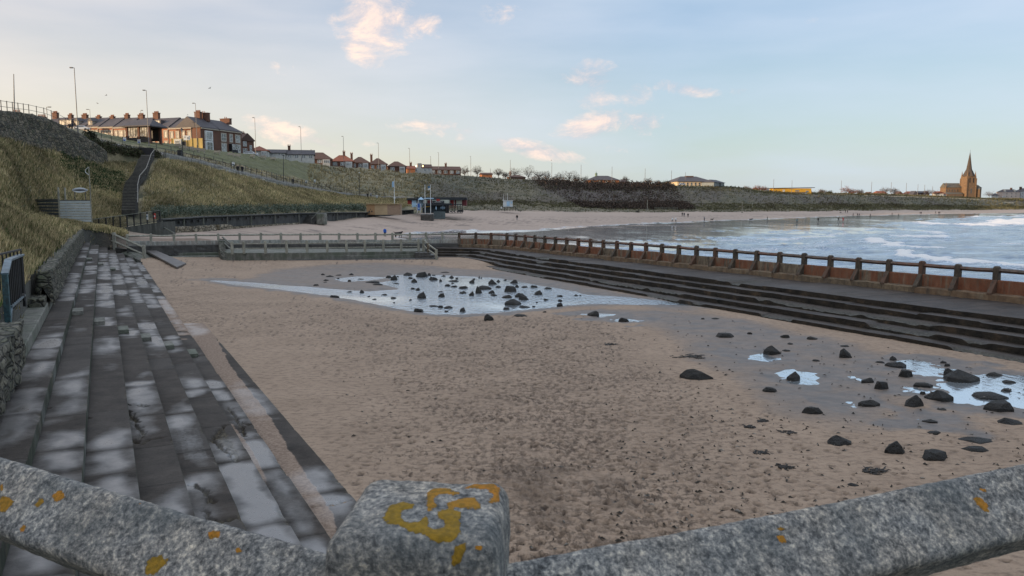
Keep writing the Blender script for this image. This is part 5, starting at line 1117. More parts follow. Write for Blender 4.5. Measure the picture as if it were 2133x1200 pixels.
# dark promenade wall along the back of the beach
pw = thing('promenade_wall', GP(520, 126), 'long dark curved concrete promenade wall with small square openings behind the beach', 'sea wall'); path = []; zl = []; zh = []
PWX = (334, 380, 420, 470, 520, 570, 620, 660, 700, 740, 780, 820, 862)
for p in PWX: D, Zk = keyDZ(p); d = D[3]-.3; path.append((to_world(p, d, 3), d)); zl.append(1.0); ytop = np.interp(p, [334, 420, 620, 700, 862], [458.5, 452.5, 445, 443.5, 442.5]); zh.append(max(atd(p, ytop, d).z, Zk[3]+.8))
DKW = streaked('dark_promenade_concrete', (.085, .085, .080), (.022, .022, .022), None, scale=.8)
wallgrid('wall', path, zl, zh, .5, DKW, .12, pw, nz=6, step=.8, fx=1, top=.08)
for a, b, z0, z1 in zip(PWX[:-1], PWX[1:], zh[:-1], zh[1:]):
    i = PWX.index(a); p, q = Vector((*path[i], z0)), Vector((*path[i+1], z1)); n = Vector(((q-p).y, -(q-p).x, 0)).normalized(); mb = MB(); mb.beam(p+n*.1+Vector((0, 0, .06)), q+n*.1+Vector((0, 0, .06)), .75, .16); mb.build('coping', simple('coping', (.13, .13, .12), (.05, .05, .05), 2), pw, world=True)
    m = max(3, int((q-p).length/3.4))
    for j in range(m):
        c = p.lerp(q, (j+.5)/m)+n*.27; mb = MB(); mb.box((c.x, c.y, c.z-.45), (.42, .12, .36), rz=math.atan2((q-p).y, (q-p).x)); mb.build('opening', black, pw, world=True)
    c = p+n*.3; mb = MB(); mb.beam((c.x, c.y, 1), (c.x, c.y, z0-.05), .16, .2, up=(0, 1, 0)); mb.build('pier', CONC, pw, world=True)
# rubble toe of the wall on the left
for k, (a, b) in enumerate(((345, 400), (404, 452), (456, 500), (505, 548), (552, 625))):
    t = thing('stone_apron', GP((a+b)/2, keyDZ((a+b)/2)[0][3]-3), ['broad weedy stone apron below the dark wall at the left of the beach', 'pale stone apron second from the left below the dark wall', 'pale stone apron third from the left below the dark wall', 'narrow pale stones below the middle of the dark wall', 'thin line of pale stones ending near the beach stair'][k], 'stones', 'stones along the foot of the promenade wall')
    path = []; zl = []; zh = []
    for p in np.linspace(a, b, 5): D, Zk = keyDZ(p); d = D[3]-1.8-2*(520-p)/200*(p < 520); path.append((to_world(p, d, 2), d)); zl.append(Zk[3]-1); zh.append(Zk[3]+.15+.5*(p < 480))
    wallgrid('stones', path, zl, zh, 2.2, stone_mat('apron_stone', (.36, .31, .23), (.13, .10, .06), 1.6, 1.5, moss=(.10, .075, .035)), .5, t, nz=6, step=.4, fx=2, top=.5)
# beach stair in front of that wall
bs = thing('beach_stair', GP(645, 152), 'dark concrete stair with a metal handrail leading from the promenade to the sand', 'stair')
c = hit(640, 466.5, 120); dz = (atd(640, 449, c.y+2).z-c.z)/8
for k in range(8):
    mb = MB(); w = 2.6; mb.box((c.x+.12*k, c.y+.30*k, c.z+(k+1)*dz/2-.3), (w, .32, (k+1)*dz+.6)); mb.build('step', CONCD, bs, world=True)
mb = MB(); mb.box((c.x+2.6, c.y+1.3, c.z+.9), (1.5, 2.6, 2.2)); mb.build('side_block', CONC, bs, world=True, bevel=.1, rough=.05)
mb = MB(); mb.tube([(c.x+.9, c.y, c.z+1.0), (c.x+1.9, c.y+2.4, c.z+dz*8+1.0), (c.x+3, c.y+2.6, c.z+dz*8+1.0)], .05, 6); mb.build('handrail', CONC, bs, world=True)
for t in (0, .5, 1):
    mb = MB(); x = c.x+.9+t; y = c.y+2.4*t; z = c.z+dz*8*t; mb.beam((x, y, z-.2), (x, y, z+1.0), .06, .06, up=(0, 1, 0)); mb.build('post', CONC, bs, world=True)
# ------------------------------------------------------------------ ramp with black railing at the far left of the pool
rmp = thing('access_ramp', atd(290, 482, 94), 'dark concrete ramp with black railing behind the far left corner of the pool', 'ramp')
ra, rb = atd(176, 486, 88), atd(334, 462.5, 96); wl = Vector((0, 4.2, 0))
mb = MB(); mb.hexa([Vector((v.x, v.y, 0)) for v in (ra, rb, rb+wl, ra+wl)], [ra, rb, rb+wl, ra+wl]); mb.build('ramp_wall', streaked('black_streaked_concrete', (.10, .10, .085), (.02, .022, .018), None, zs=.12), rmp, world=True)
n = 11; rt0 = [ra.lerp(rb, k/n) for k in range(n+1)]
for hz in (1.45, .15):
    mb = MB(); mb.beam(ra+Vector((0, 0, hz)), rb+Vector((0, 0, hz)), .07, .07); mb.build('rail', black if hz < 1 else CONC, rmp, world=True)
for k, p in enumerate(rt0):
    mb = MB(); mb.beam(p, p+Vector((0, 0, 1.45)), .10, .10, up=(0, 1, 0)); mb.build('post', black, rmp, world=True)
mb = MB()
for k in range(n*7): p = ra.lerp(rb, k/(n*7)); mb.beam(p+Vector((0, 0, .15)), p+Vector((0, 0, 1.4)), .035, .035, up=(0, 1, 0))
mb.build('bars', black, rmp, world=True)
mb = MB(); p = atd(345, 479, 98); mb.beam(atd(341, 474, 97), atd(365, 487, 95), .12, .12); mb.build('side_rail', CONC, rmp, world=True)
for px, c, lb in ((306, white, 'small white notice on the black ramp railing'), (322, simple('red_plastic', (.55, .07, .05), (.35, .05, .04)), 'red lifebuoy housing on the black ramp railing')):
    t = (px-176)/158; p = ra.lerp(rb, t)+Vector((0, -.1, .85)); s_ = thing('notice_board' if c is white else 'lifebuoy_box', p, lb, 'sign' if c is white else 'lifebuoy box')
    mb = MB(); mb.box((0, 0, 0), (.24 if c is white else .36, .05, .65)); mb.build('panel', c, s_)
    mb = MB(); mb.box((0, -.032, .06 if c is white else -.05), (.16 if c is white else .2, .012, .2)); mb.build('printed_panel', steel if c is white else white, s_)
# timber / board shelter
bh = thing('boarded_enclosure', GP(130, 88), 'grey weathered timber board enclosure with white corner posts at the foot of the bank', 'enclosure')
def boards(name, a, b, z0, z1, mat, n, parent):
    mb = MB(); d = (b-a); 
    for k in range(n):
        h = (z1-z0)/n; z = z0+h*(k+.5); o = rnd.uniform(-.012, .012); mb.beam((a.x, a.y+o, z), (b.x, b.y+o, z), .05, h*.82)
    return mb.build(name, mat, parent, world=True)
wood_l = simple('pale_grey_boards', (.62, .66, .66), (.38, .41, .41), 2.5, .85, .4, sc=(.5, .5, 5)); wood_d = simple('dark_grey_boards', (.12, .13, .135), (.06, .065, .07), 2.5, .85, .4, sc=(.5, .5, 5))
D0 = 88.0; a, b, c = atd(66, 441, 92), atd(126, 461.5, D0), atd(192, 461, D0-.5); zt = atd(126, 418, D0).z
boards('front_boards', Vector((b.x, b.y, 0)), Vector((c.x, c.y, 0)), b.z-.05, zt, wood_l, 8, bh); boards('side_boards', Vector((a.x, a.y, 0)), Vector((b.x, b.y, 0)), b.z-.4, zt+.12, wood_d, 8, bh)
mb = MB(); mb.beam((a.x, a.y, zt+.16), (b.x, b.y, zt+.16), .14, .10); mb.beam((b.x, b.y, zt+.03), (c.x, c.y, zt+.03), .12, .08); mb.build('top_rail', wood_d, bh, world=True)
for p, yt, D in ((a, 387, 92), (b, 390, D0), (Vector((atd(137, 418, 94).x, 94, 4)), 391, 94), (c, 348, D0-.5)):
    mb = MB(); z1 = atd(100, yt, D).z; wv = .15 if p is not c else .08; mb.beam((p.x, p.y-.05, p.z-1), (p.x, p.y-.05, z1), wv, wv, up=(0, 1, 0)); mb.build('post', PALE if p is not a else white, bh, world=True)
pc_ = Vector((c.x, c.y-.05, 0)); z0, z1 = atd(192, 365, D0-.5).z, atd(192, 348, D0-.5).z; pts = [pc_+Vector((-.42*math.sin(math.pi*k/8), 0, z0+(z1-z0)*k/8)) for k in range(9)]
mb = MB(); mb.tube(pts, .035, 6); mb.build('curved_bracket', white, bh, world=True)
sb = thing('surfboard', atd(166, 396, D0), 'white surfboard with a dark stripe lying across the top of the board enclosure', 'surfboard')
Lb = 34*D0/F; rings = []
M_SBW, M_SBD = simple('board_white', (.75, .78, .82), (.6, .63, .66), 3, .35, .05), simple('board_dark', (.05, .06, .07), (.03, .03, .04), 3, .4, .05)
def lens(mb, w0, w1, y):
    up = [Vector((-Lb/2+Lb*k/14, y, w1*math.sin(math.pi*k/14)**.8)) for k in range(15)]; dn = [Vector((v.x, y, w0*math.sin(math.pi*k/14)**.8)) for k, v in enumerate(up)]; bk_ = [v+Vector((0, .06, 0)) for v in up]
    mb.add(dn+up, [(i, i+1, 16+i, 15+i) for i in range(14)]); mb.add([v+Vector((0, .07, 0)) for v in dn+up], [(i, 15+i, 16+i, i+1) for i in range(14)]); return mb
lens(MB(), -.30, .30, 0).build('deck', M_SBW, sb); lens(MB(), -.09, .09, -.02).build('stripe', M_SBD, sb)
mb = MB(); 
for s in (-1, 1): mb.beam((s*.6, .03, 0), (s*.6, .03, -1.3), .05, .05, up=(0, 1, 0))
mb.build('stand', wood_d, sb)
# steep stair up the bank
hs = thing('bank_stair', hit(270, 452, 100), 'steep dark stair with a handrail climbing the grassy bank from the ramp', 'stair')
pts = [hit(a, b, dm)+Vector((0, 0, 1.0)) for a, b, dm in ((271, 452, 100), (272, 430, 104), (272, 413, 108), (277, 393, 110), (291, 377, 112), (297, 360, 114), (302, 346, 116), (309, 336, 118))]
tot_ = 0; M_ST = simple('dark_stair', (.075, .07, .062), (.03, .028, .025), 3, .8, .3); M_STL = simple('stair_nosing', (.26, .24, .21), (.15, .14, .12), 3)
prev = None
for a, b in zip(pts[:-1], pts[1:]):
    n = max(2, int((b.z-a.z)/.20)); rz = 0
    for k in range(n):
        p = a.lerp(b, k/n); mb = MB(); mb.box((p.x, p.y, p.z-.35), (1.9, (b.y-a.y)/n+.05, .75)); mb.cur = 1; mb.box((p.x, p.y-(b.y-a.y)/n/2-.03, p.z), (1.9, .06, .07)); mb.build('step', [M_ST, M_STL], hs, world=True)
    mb = MB(); mb.box((b.x, b.y-.05, b.z-.02), (2.2, .5, .12)); mb.build('landing', M_STL, hs, world=True)
rp_ = [p+Vector((1.15, 0, .95)) for p in pts]
for a, b in zip(rp_[:-1], rp_[1:]): mb = MB(); mb.beam(a, b, .10, .10); mb.build('handrail', M_STL, hs, world=True)
for a in rp_: mb = MB(); mb.beam(a, a-Vector((0, 0, 1.2)), .08, .08, up=(0, 1, 0)); mb.build('post', M_ST, hs, world=True)
mb = MB(); e = pts[-1]; mb.box((e.x-.6, e.y+.6, e.z+.5), (2.6, .3, 1.6)); mb.build('top_gate', black, hs, world=True)
# ------------------------------------------------------------------ railings on the bank
def railing(name, pts, step, h, label, mat, group=None, rails=(.5, 1.0), r=.035, cat='railing'):
    t = thing(name, pts[len(pts)//2], label, cat, group); acc = [0]
    for a, b in zip(pts[:-1], pts[1:]): acc.append(acc[-1]+(b-a).length)
    n = max(2, int(acc[-1]/step)); q = []
    for k in range(n+1):
        s = acc[-1]*k/n; i = max(0, min(len(pts)-2, int(np.searchsorted(acc, s))-1)); f = (s-acc[i])/max(1e-6, acc[i+1]-acc[i]); q.append(pts[i].lerp(pts[i+1], f))
    for p in q: mb = MB(); mb.beam(p-Vector((0, 0, .3)), p+Vector((0, 0, h+.08)), r*2, r*2, up=(0, 1, 0)); mb.build('post', mat, t, world=True)
    for f in rails: mb = MB(); mb.tube([p+Vector((0, 0, h*f)) for p in q], r*.8, 5); mb.build('rail', mat, t, world=True)
    return t
def kline(k, pxs, off=0, dz=0):
    out = []
    for p in pxs:
        D, Zk = keyDZ(p); d = D[k]+off; z = gz(p, d); out.append(Vector((to_world(p, d, z), d, z+dz)))
    return out
iron = simple('weathered_iron', (.05, .05, .05), (.028, .028, .03), 8, .6, .2)
railing('cliff_railing', kline(6, (-180, -60, 0, 30, 60, 100, 125, 150), .3, .15), 2.15, 1.35, 'two bar railing on top of the high stone wall against the sky', iron)
railing('path_railing', kline(6, (168, 200, 230, 260, 300, 345, 400, 450), -.8, .1), 2.4, 1.25, 'black railing beside the upper part of the sloping path above the stair', iron)
railing('path_railing', kline(7, (190, 230, 260, 300, 345, 420, 500), .5, .1), 3.0, 1.3, 'black fence between the sloping path and the mown grass', iron)
railing('path_railing', kline(7, (500, 560, 620, 680, 740, 800), .3, .1), 3.0, 1.3, 'black fence on the lower half of the sloping path towards the beach huts', iron)
railing('path_railing', kline(6, (450, 520, 560, 620, 680, 740, 820), -.3, .3), 3.2, 1.1, 'black railing along the pale patched parapet of the sloping path', iron)
# ------------------------------------------------------------------ houses on the cliff top
def brick(name, c, c2, sc=1.0):
    g = G(name); n = g.noise(.7, 5); b = g.noise(8, 4, .6, g.pos((1, 1, 3)))
    col = g.ramp(n, [(.3, c2), (.7, c)]); col = g.mix(1.0, col, g.ramp(b, [(.35, .65), (.65, 1.2)]), 'MULTIPLY'); return g.done(col, .9, g.bump(b, .3, .03))
B_RED = brick('red_brick', (.34, .15, .085), (.24, .10, .06)); B_BRN = brick('brown_brick', (.15, .07, .045), (.10, .05, .035)); B_ORG = brick('orange_brick', (.42, .17, .07), (.30, .12, .06))
SLATE = simple('slate', (.085, .075, .08), (.05, .045, .05), 1.2, .7, .3, sc=(1, 1, 3)); TILER = simple('red_tiles', (.30, .10, .055), (.18, .065, .04), 1.2, .8, .3, sc=(1, 1, 3)); TILED = simple('brown_tiles', (.12, .065, .045), (.07, .042, .034), 1.2, .8, .3, sc=(1, 1, 3))
RENDER = simple('white_render', (.55, .54, .50), (.42, .41, .38), 1, .85, .1); CREAM = simple('cream_render', (.62, .50, .34), (.48, .38, .26), 1, .85, .1); TRIM = simple('stone_trim', (.40, .35, .28), (.30, .26, .21), 2, .8, .1)
g = G('window_glass'); M_GL = g.done((.05, .055, .06), .08, None, 0, 1.0)
g = G('curtained_glass'); n = g.noise(1.5, 3); M_GLC = g.done(g.ramp(n, [(.42, (.05, .055, .06)), (.6, (.30, .31, .31))]), .15, None, 0, .9)
POT = simple('chimney_pots', (.30, .14, .08), (.2, .09, .06), 5)
def lit(name, c, s):
    m, t, b = newmat(name); b.inputs['Base Color'].default_value = (*c, 1); b.inputs['Emission Color'].default_value = (*c, 1); b.inputs['Emission Strength'].default_value = s; return m
M_LIT = lit('lit_lamp', (1, .62, .25), 3.0)
M_SASH = simple('aged_sash_paint', (.36, .33, .28), (.28, .25, .21), 3)
g = G('dull_glass'); n = g.noise(1.2, 3); M_GLD = g.done(g.ramp(n, [(.42, (.06, .06, .06)), (.6, (.22, .20, .17))]), .4, None, 0, .25)
class House:
    """x along the front, y into the house, z up; front faces -y"""
    def __init__(s, name, p, ang, label, cat='house', group=None): s.t = thing(name, p, label, cat, group, ang); s.n = name
    def box(s, name, x0, x1, y0, y1, z0, z1, mat, par=None, bevel=0): mb = MB(); mb.box(((x0+x1)/2, (y0+y1)/2, (z0+z1)/2), (x1-x0, y1-y0, z1-z0)); return mb.build(name, mat, par or s.t, bevel=bevel)
    def roof(s, x0, x1, y0, y1, ze, zr, mat, kind='gable', ov=.35, hipl=1, hipr=1, axis='x', th=.22):
        mb = MB(); 
        if axis == 'y':
            xm = (x0+x1)/2; h = (x1-x0)/2*.0
            hy0 = (x1-x0)/2*hipl if kind == 'hip' else 0; hy1 = (x1-x0)/2*hipr if kind == 'hip' else 0
            e = [Vector((x0-ov, y0-ov, ze)), Vector((x1+ov, y0-ov, ze)), Vector((x1+ov, y1+ov, ze)), Vector((x0-ov, y1+ov, ze))]; r = [Vector((xm, y0-ov+hy0, zr)), Vector((xm, y1+ov-hy1, zr))]
            d = Vector((0, 0, -th)); mb.add(e+r+[v+d for v in e], [(0, 1, 4), (1, 2, 5, 4), (2, 3, 5), (3, 0, 4, 5), (7, 6, 0, 3), (6, 7, 1, 0)[:0] or (0, 6, 7, 1), (1, 7, 8, 2), (2, 8, 9, 3), (9, 8, 7, 6)] if 0 else [(0, 1, 4), (1, 2, 5, 4), (2, 3, 5), (3, 0, 4, 5), (0, 6, 7, 1), (1, 7, 8, 2), (2, 8, 9, 3), (3, 9, 6, 0), (9, 8, 7, 6)])
        else:
            ym = (y0+y1)/2; hx = (y1-y0)/2; a = hx*hipl if kind == 'hip' else 0; b = hx*hipr if kind == 'hip' else 0
            e = [Vector((x0-ov, y0-ov, ze)), Vector((x1+ov, y0-ov, ze)), Vector((x1+ov, y1+ov, ze)), Vector((x0-ov, y1+ov, ze))]; r = [Vector((x0-ov+a, ym, zr)), Vector((x1+ov-b, ym, zr))]
            d = Vector((0, 0, -th)); mb.add(e+r+[v+d for v in e], [(0, 1, 5, 4), (1, 2, 5), (2, 3, 4, 5), (3, 0, 4), (0, 6, 7, 1), (1, 7, 8, 2), (2, 8, 9, 3), (3, 9, 6, 0), (9, 8, 7, 6)])
        return mb.build('roof', mat, s.t)
    def chimney(s, roof, x, y, z0, z1, w=1.6, d=.9, mat=None, pots=4):
        mb = MB(); mb.box((x, y, (z0+z1)/2), (w, d, z1-z0)); mb.box((x, y, z1+.09), (w+.22, d+.22, .18)); c = mb.build('chimney', mat or B_BRN, roof)
        mb = MB()
        for k in range(pots): mb.cyl((x-w*.36+w*.72*k/max(1, pots-1), y, z1+.18), .14, .5, 8, .11)
        mb.build('chimney_pots', POT, roof)
    def win(s, x, z, w, h, y=0, split=2, frame=None, glass=None, face='front', surround=None):
        """framed window set on a face; pane is its sub-part"""
        frame = frame or white; t = .09; mb = MB()
        def bx(cx, cz, ww, hh, d, off):
            if face == 'front': mb.box((cx, y-off, cz), (ww, d, hh))
            elif face == 'right': mb.box((y+off, cx, cz), (d, ww, hh))
            else: mb.box((y-off, cx, cz), (d, ww, hh))
        if surround:
            for cx, cz, ww, hh in ((x, z+h/2+.16, w+.5, .3), (x, z-h/2-.14, w+.5, .22), (x-w/2-.14, z, .22, h), (x+w/2+.14, z, .22, h)): bx(cx, cz, ww, hh, .14, .05)
            mb.cur = 1
        for cx, cz, ww, hh in ((x, z+h/2-t/2, w, t), (x, z-h/2+t/2, w, t), (x-w/2+t/2, z, t, h-2*t), (x+w/2-t/2, z, t, h-2*t), (x, z, w-2*t, t*.7)): bx(cx, cz, ww, hh, .1, .04)
        for k in range(1, split): bx(x-w/2+w*k/split, z, t*1.1, h-2*t, .09, .045)
        f = mb.build('window', [surround, frame] if surround else frame, s.t); mb = MB(); cur = None
        if face == 'front': mb.box((x, y-.02, z), (w-.02, .05, h-.02))
        elif face == 'right': mb.box((y+.02, x, z), (.05, w-.02, h-.02))
        else: mb.box((y-.02, x, z), (.05, w-.02, h-.02))
        mb.build('pane', glass or rnd.choice([M_GL, M_GLC, M_GLC]), f); return f
    def door(s, x, w=1.0, h=2.1, y=0, z=0, mat=None): mb = MB(); mb.box((x, y-.03, z+h/2), (w, .1, h)); d = mb.build('door', mat or white, s.t); mb = MB(); mb.box((x+w*.36, y-.1, z+h*.48), (.06, .06, .14)); mb.build('handle', black, d); return d
RA = atd(417, 264, 225); ZE = RA.z; ZB = ZE-9.3
dA = Vector((-.94, .35)).normalized()             # row A runs away to the left of the corner
angA = math.atan2(-dA.y, -dA.x)                    # local +x points back towards the corner
def tA(px): r = (px-CX)/F*1.0; return (-RA.x+ r*225)/(dA.x-r*dA.y) if 0 else (r*RA.y*1.01-RA.x)/(dA.x-r*dA.y*1.01)
bnd = [417, 370, 318, 287, 258, 228, 200, 172, 143, 112]; tb_ = [abs(tA(p)) for p in bnd]
LBA = ['brick corner house with two rows of windows next to the yellow hoarding', 'brick terraced house with a wide white dormer in its roof', 'brick terraced house partly hidden by the pavilion shelter, between two tall chimneys', 'terraced house with plain slate roof above the left of the shelter', 'terraced house with a slate roof third from the small gabled dormers',
       'terraced house with a small white gabled dormer, nearer the corner', 'terraced house with a small white gabled dormer beside the glazed dormer', 'terraced house with a long glazed dormer behind the tallest lamp', 'leftmost visible terraced house peeping over the stone wall']
for i in range(9):
    t0, t1 = tb_[i], tb_[i+1]; W = t1-t0; p = Vector((RA.x+dA.x*t1, RA.y+dA.y*t1, ZB+2.15*t0/55)); H = ZE-ZB
    h = House('terraced_house', p, angA, LBA[i], 'house', 'terraced houses facing the sea'); wm = B_RED; pale_f = CREAM if i >= 3 else B_RED
    y1 = 9.0; h.box('wall', 0, W, 0, y1, 0, H, wm); rf = h.roof(0, W, 0, y1, H, H+3.1-.0, SLATE, 'gable' if i else 'hip', .25 if i else .3, 0, 1)
    h.box('cornice', .02, W-.02, -.32, -.02, H-.55, H-.2, TRIM); h.box('downpipe', W-.30, W-.16, -.18, -.03, 0, H-.6, TRIM)
    big = i < 3; n = 3 if W < 7.5 else 4
    for zz, hh in ((H-2.2, 1.75), (H-5.4, 2.1)):
        for k in range(n):
            x = W*(k+.5)/n; h.win(x, zz, .9 if n == 4 or k != 1 else 1.4, hh, 0, 1 if k != 1 else 2, M_SASH, M_GLD, 'front', TRIM)
    h.door(W*.16, 1.1, 2.3, 0, 0, steel); h.win(W*.6, 1.7, 2.4, 1.7, 0, 3, M_SASH, M_GLD, surround=TRIM)
    h.chimney(rf, W-1.6 if i in (0,) else .0+.9, y1/2, H+1.6, H+(4.6 if i in (1, 0, 8) else 3.9 if i != 5 and i != 4 else 3.4), 2.0 if i < 3 or i in (6, 8) else 1.5, .9, B_BRN, 5)
    if i in (5, 6):
        m = W*.3; d = MB(); d.box((m, 1.7, H+1.0), (1.7, 2.4, 1.5)); o = d.build('dormer', TRIM, rf); d = MB(); d.add([(m-1.05, .35, H+1.7), (m+1.05, .35, H+1.7), (m, .35, H+2.7), (m-1.05, 3.2, H+1.7), (m+1.05, 3.2, H+1.7), (m, 3.2, H+2.7)], [(0, 1, 2), (5, 4, 3), (0, 2, 5, 3), (1, 4, 5, 2), (0, 3, 4, 1)]); d.build('dormer_roof', SLATE, rf); h.win(m, H+1.1, .8, 1.0, .48, 1, M_SASH, M_GLD)
    if i == 7:
        d = MB(); d.box((W*.5, 2.2, H+1.1), (W*.85, 3, 2.2)); d.build('dormer', SLATE, rf)
        for k in range(5): h.win(W*(.16+.17*k), H+1.1, 1.0, 1.6, .68, 1, M_SASH, M_GLD)
    if i == 1:
        d = MB(); d.box((W*.45, 2.4, H+1.3), (3.2, 3, 1.7)); d.build('dormer', SLATE, rf); h.win(W*.45, H+1.35, 2.5, 1.3, .88, 3, M_SASH, M_GLD)
    if i == 2: d = MB(); d.box((W*.6, 1.2, H+.95), (.9, .1, .9), rx=-.6); d.build('roof_light', M_GL, rf)
# row B : houses round the corner, facing right
dB = Vector((.35, .94)).normalized(); angB = math.atan2(dB.y, dB.x)
LBB = ['tall brick house at the terrace corner with a white three storey bay', 'brick house with black balcony bay at the right end of the tall terrace']
for i, (t0, t1) in enumerate(((0, 7.5), (7.5, 17.5))):
    p = Vector((RA.x+dB.x*t0, RA.y+dB.y*t0, ZB)); W = t1-t0; H = ZE-ZB; h = House('terraced_house', p, angB, LBB[i], 'house', 'brick houses facing the bay')
    h.box('wall', 0, W, .01, 8.8, 0, H, B_BRN); rf = h.roof(0, W, .01, 8.8, H+.02, H+3.12, SLATE, 'hip' if i else 'gable', .28, 0, .9); h.box('cornice', .1, W-.1, -.3, -.02, H-.5, H-.2, TRIM)
    xs = (3.0,) if i == 0 else (2.0, 5.2, 8.2)
    for x in xs:
        for z, hh in ((H-2.3, 2.1), (H-5.3, 2.3), (H-8.0, 1.8)):
            if i == 0: h.box('bay', x-1.5, x+1.5, -.5, -.03, z-hh/2-.35, z+hh/2+.3, white); h.win(x, z, 2.3, hh, -.5, 2)
            else: h.win(x, z, 1.9 if x != 5.2 else 1.1, hh, 0, 2 if x != 5.2 else 1, surround=TRIM)
    if i: h.box('balcony_bay', 4.2, 7.0, -1.0, -.03, H-6.6, H-4.0, black); h.win(5.0, H-4.9, 1.0, 1.6, -1.0, 1); h.win(6.3, H-4.9, 1.0, 1.6, -1.0, 1)
    h.chimney(rf, W-.9 if i == 0 else W-1.6, 4.4, H+2.2, H+4.6 if i == 0 else H+3.9, 1.0, 3.6, B_BRN, 2)
# shop extension with dark gable, then smaller houses
def at(px, py, D, name, label, ang=.26, cat='house', group=None): return House(name, atd(px, py, D), ang, label, cat, group)
h = at(503, 322, 246, 'gabled_house', 'narrow brick house with a dark dormer beside the tall terrace', .9, group='houses along the cliff top'); h.box('wall', 0, 4.6, 0, 7, 0, 4.6, B_BRN); rf = h.roof(0, 4.6, 0, 7, 4.6, 6.8, TILED, 'gable', .3, axis='y'); h.win(1.3, 3.4, 1.3, 1.5, 0, 2); h.win(1.3, 1.2, 1.5, 1.5, 0, 2); h.win(3.4, 2.2, .8, 1.8)
h.chimney(rf, 4.0, 5, 4.8, 7.2, .8, .8, B_BRN, 2)
SM = [ # px, py base, D, w, depth, eave, ridge, wall, roof, kind, nwin, chimney x, label, extra
 (519,325,262,6.2,7,1.9,3.6,RENDER,TILER,'hip',2,None,'low white bungalow with a red hipped roof right of the tall terrace'),
 (554,325,270,6.5,6,1.2,2.5,RENDER,SLATE,'gable',2,None,'low grey roofed garage block beside the red roofed white bungalow'),
 (596,331,272,9.5,7,1.7,3.4,RENDER,SLATE,'gable',4,1.0,'long low white bungalow with a dark slate roof and gabled end'),
 (640,342,290,9.0,7,2.0,4.6,B_BRN,TILED,'hip',3,None,'brown hipped bungalow with three white windows under the small aerial lamp'),
 (690,347,300,8.6,7,2.1,4.6,B_BRN,TILER,'hip',3,5.0,'bungalow with the brightest red roof and a central chimney'),
 (731,352,310,7.4,7,2.6,5.0,B_BRN,TILED,'hip',3,.5,'dark roofed twin gabled house right of the bright red roof'),
 (770,355,320,7.2,7,2.6,5.2,B_ORG,TILED,'hip',3,1.0,'orange brick house with white corner windows and dark roof'),
 (808,358,330,7.8,7,2.4,4.6,B_BRN,TILED,'hip',2,None,'dark hip roofed house with a white bay window near the gap'),
 (848,359,345,3.6,6,1.7,3.0,B_ORG,TILER,'gable',0,2.0,'small orange brick outbuilding beside the white house'),
 (896,363.5,362,14.5,8,2.3,4.0,B_BRN,TILED,'gable',5,8.0,'long low brown bungalow with five white windows'),
 (1004,368,385,5.2,6,1.2,2.1,B_ORG,TILED,'gable',0,None,'small flat roofed brick hut right of the long low bungalow'),
 (1062,373,395,8.2,6,1.0,2.2,B_BRN,TILED,'hip',0,1.0,'dark low roof half hidden among the bare trees'),
 (1152,379,420,6.2,6,1.0,1.9,B_BRN,SLATE,'hip',1,None,'small dark bungalow among bare trees left of the cupola building'),
 (1291,384,455,6.3,7,1.4,2.9,B_ORG,TILED,'hip',0,None,'little red brick building right of the cupola roof'),
 (1320,386,470,8.0,7,1.2,2.2,CREAM,TILED,'hip',2,None,'pale low building with brown roof behind the cliff lamps')]
for (px, py, D, w, dep, e, r, wl_, rl, kd, nw_, ch, lb) in SM:
    h = at(px, py, D, 'bungalow', lb, .24, 'bungalow' if e < 2.6 else 'house', 'houses along the cliff top'); h.box('wall', 0, w, 0, dep, -2, e, wl_); rf = h.roof(0, w, 0, dep, e, r, rl, kd, .35)
    for k in range(nw_): h.win(w*(k+.5)/max(1, nw_), e*.5+.05, min(1.7, w/nw_*.55), min(1.5, e*.62), 0, 2)
    if kd == 'hip' and e > 1.5: h.box('bay', w*.62, w*.92, -.7, -.02, -1, e-.2, RENDER); h.win(w*.77, e*.5, w*.22, e*.5, -.7, 3)
    if ch is not None: h.chimney(rf, ch, dep*.5, e+.5, r+1.2, .9, .7, B_BRN, 2)
h = at(862, 359.5, 350, 'white_house', 'white house with a grey box tower and lit windows left of the long brown bungalow', .24, 'house', 'houses along the cliff top'); h.box('wall', 0, 8.2, 0, 7, -2, 2.3, RENDER); h.box('tower', 1.8, 3.6, .4, 3, 2.31, 4.2, simple('grey_cladding', (.25, .27, .29))); rf = h.roof(3.8, 8.2, 0, 7, 2.31, 3.9, TILED, 'gable', .3)
for x in (1.0, 5.2, 7): h.win(x, 1.2, 1.1, 1.3, 0, 2)
mb = MB(); mb.box((1.1, -.06, 2.9), (.5, .1, .5)); mb.box((4.1, -.06, 2.9), (.4, .1, .6)); mb.build('lamp', M_LIT, h.t)
# pavilion shelter on the grass
D = 172; ps_ = atd(292, 292, D); sh = House('pavilion_shelter', Vector((atd(262, 290, D).x, D, atd(262, 288, D).z-.6)), -.25, 'dark hip roofed seaside shelter with brick piers and large glazed panels', 'shelter')
W = 6.2; h_ = sh; ze = 3.2
for x in (0, W*.5, W-.5):
    for y in (0, 3.5): sh.box('pier', x, x+.5, y, y+.5, -.8, ze, B_BRN)
sh.box('low_wall', .5, W-.5, .1, .35, -.8, .7, black); sh.box('back_screen', .5, W-.5, 3.6, 3.75, .1, ze-.1, black)
for k in range(2): sh.win(.5+ (W*.5-.5)/2+k*W*.47, 1.9, W*.42, 2.0, .2, 4, black, M_GLC)
rf = sh.roof(-.4, W+.4, -.4, 4.4, ze, ze+1.5, SLATE, 'hip', .5, .6, .6)
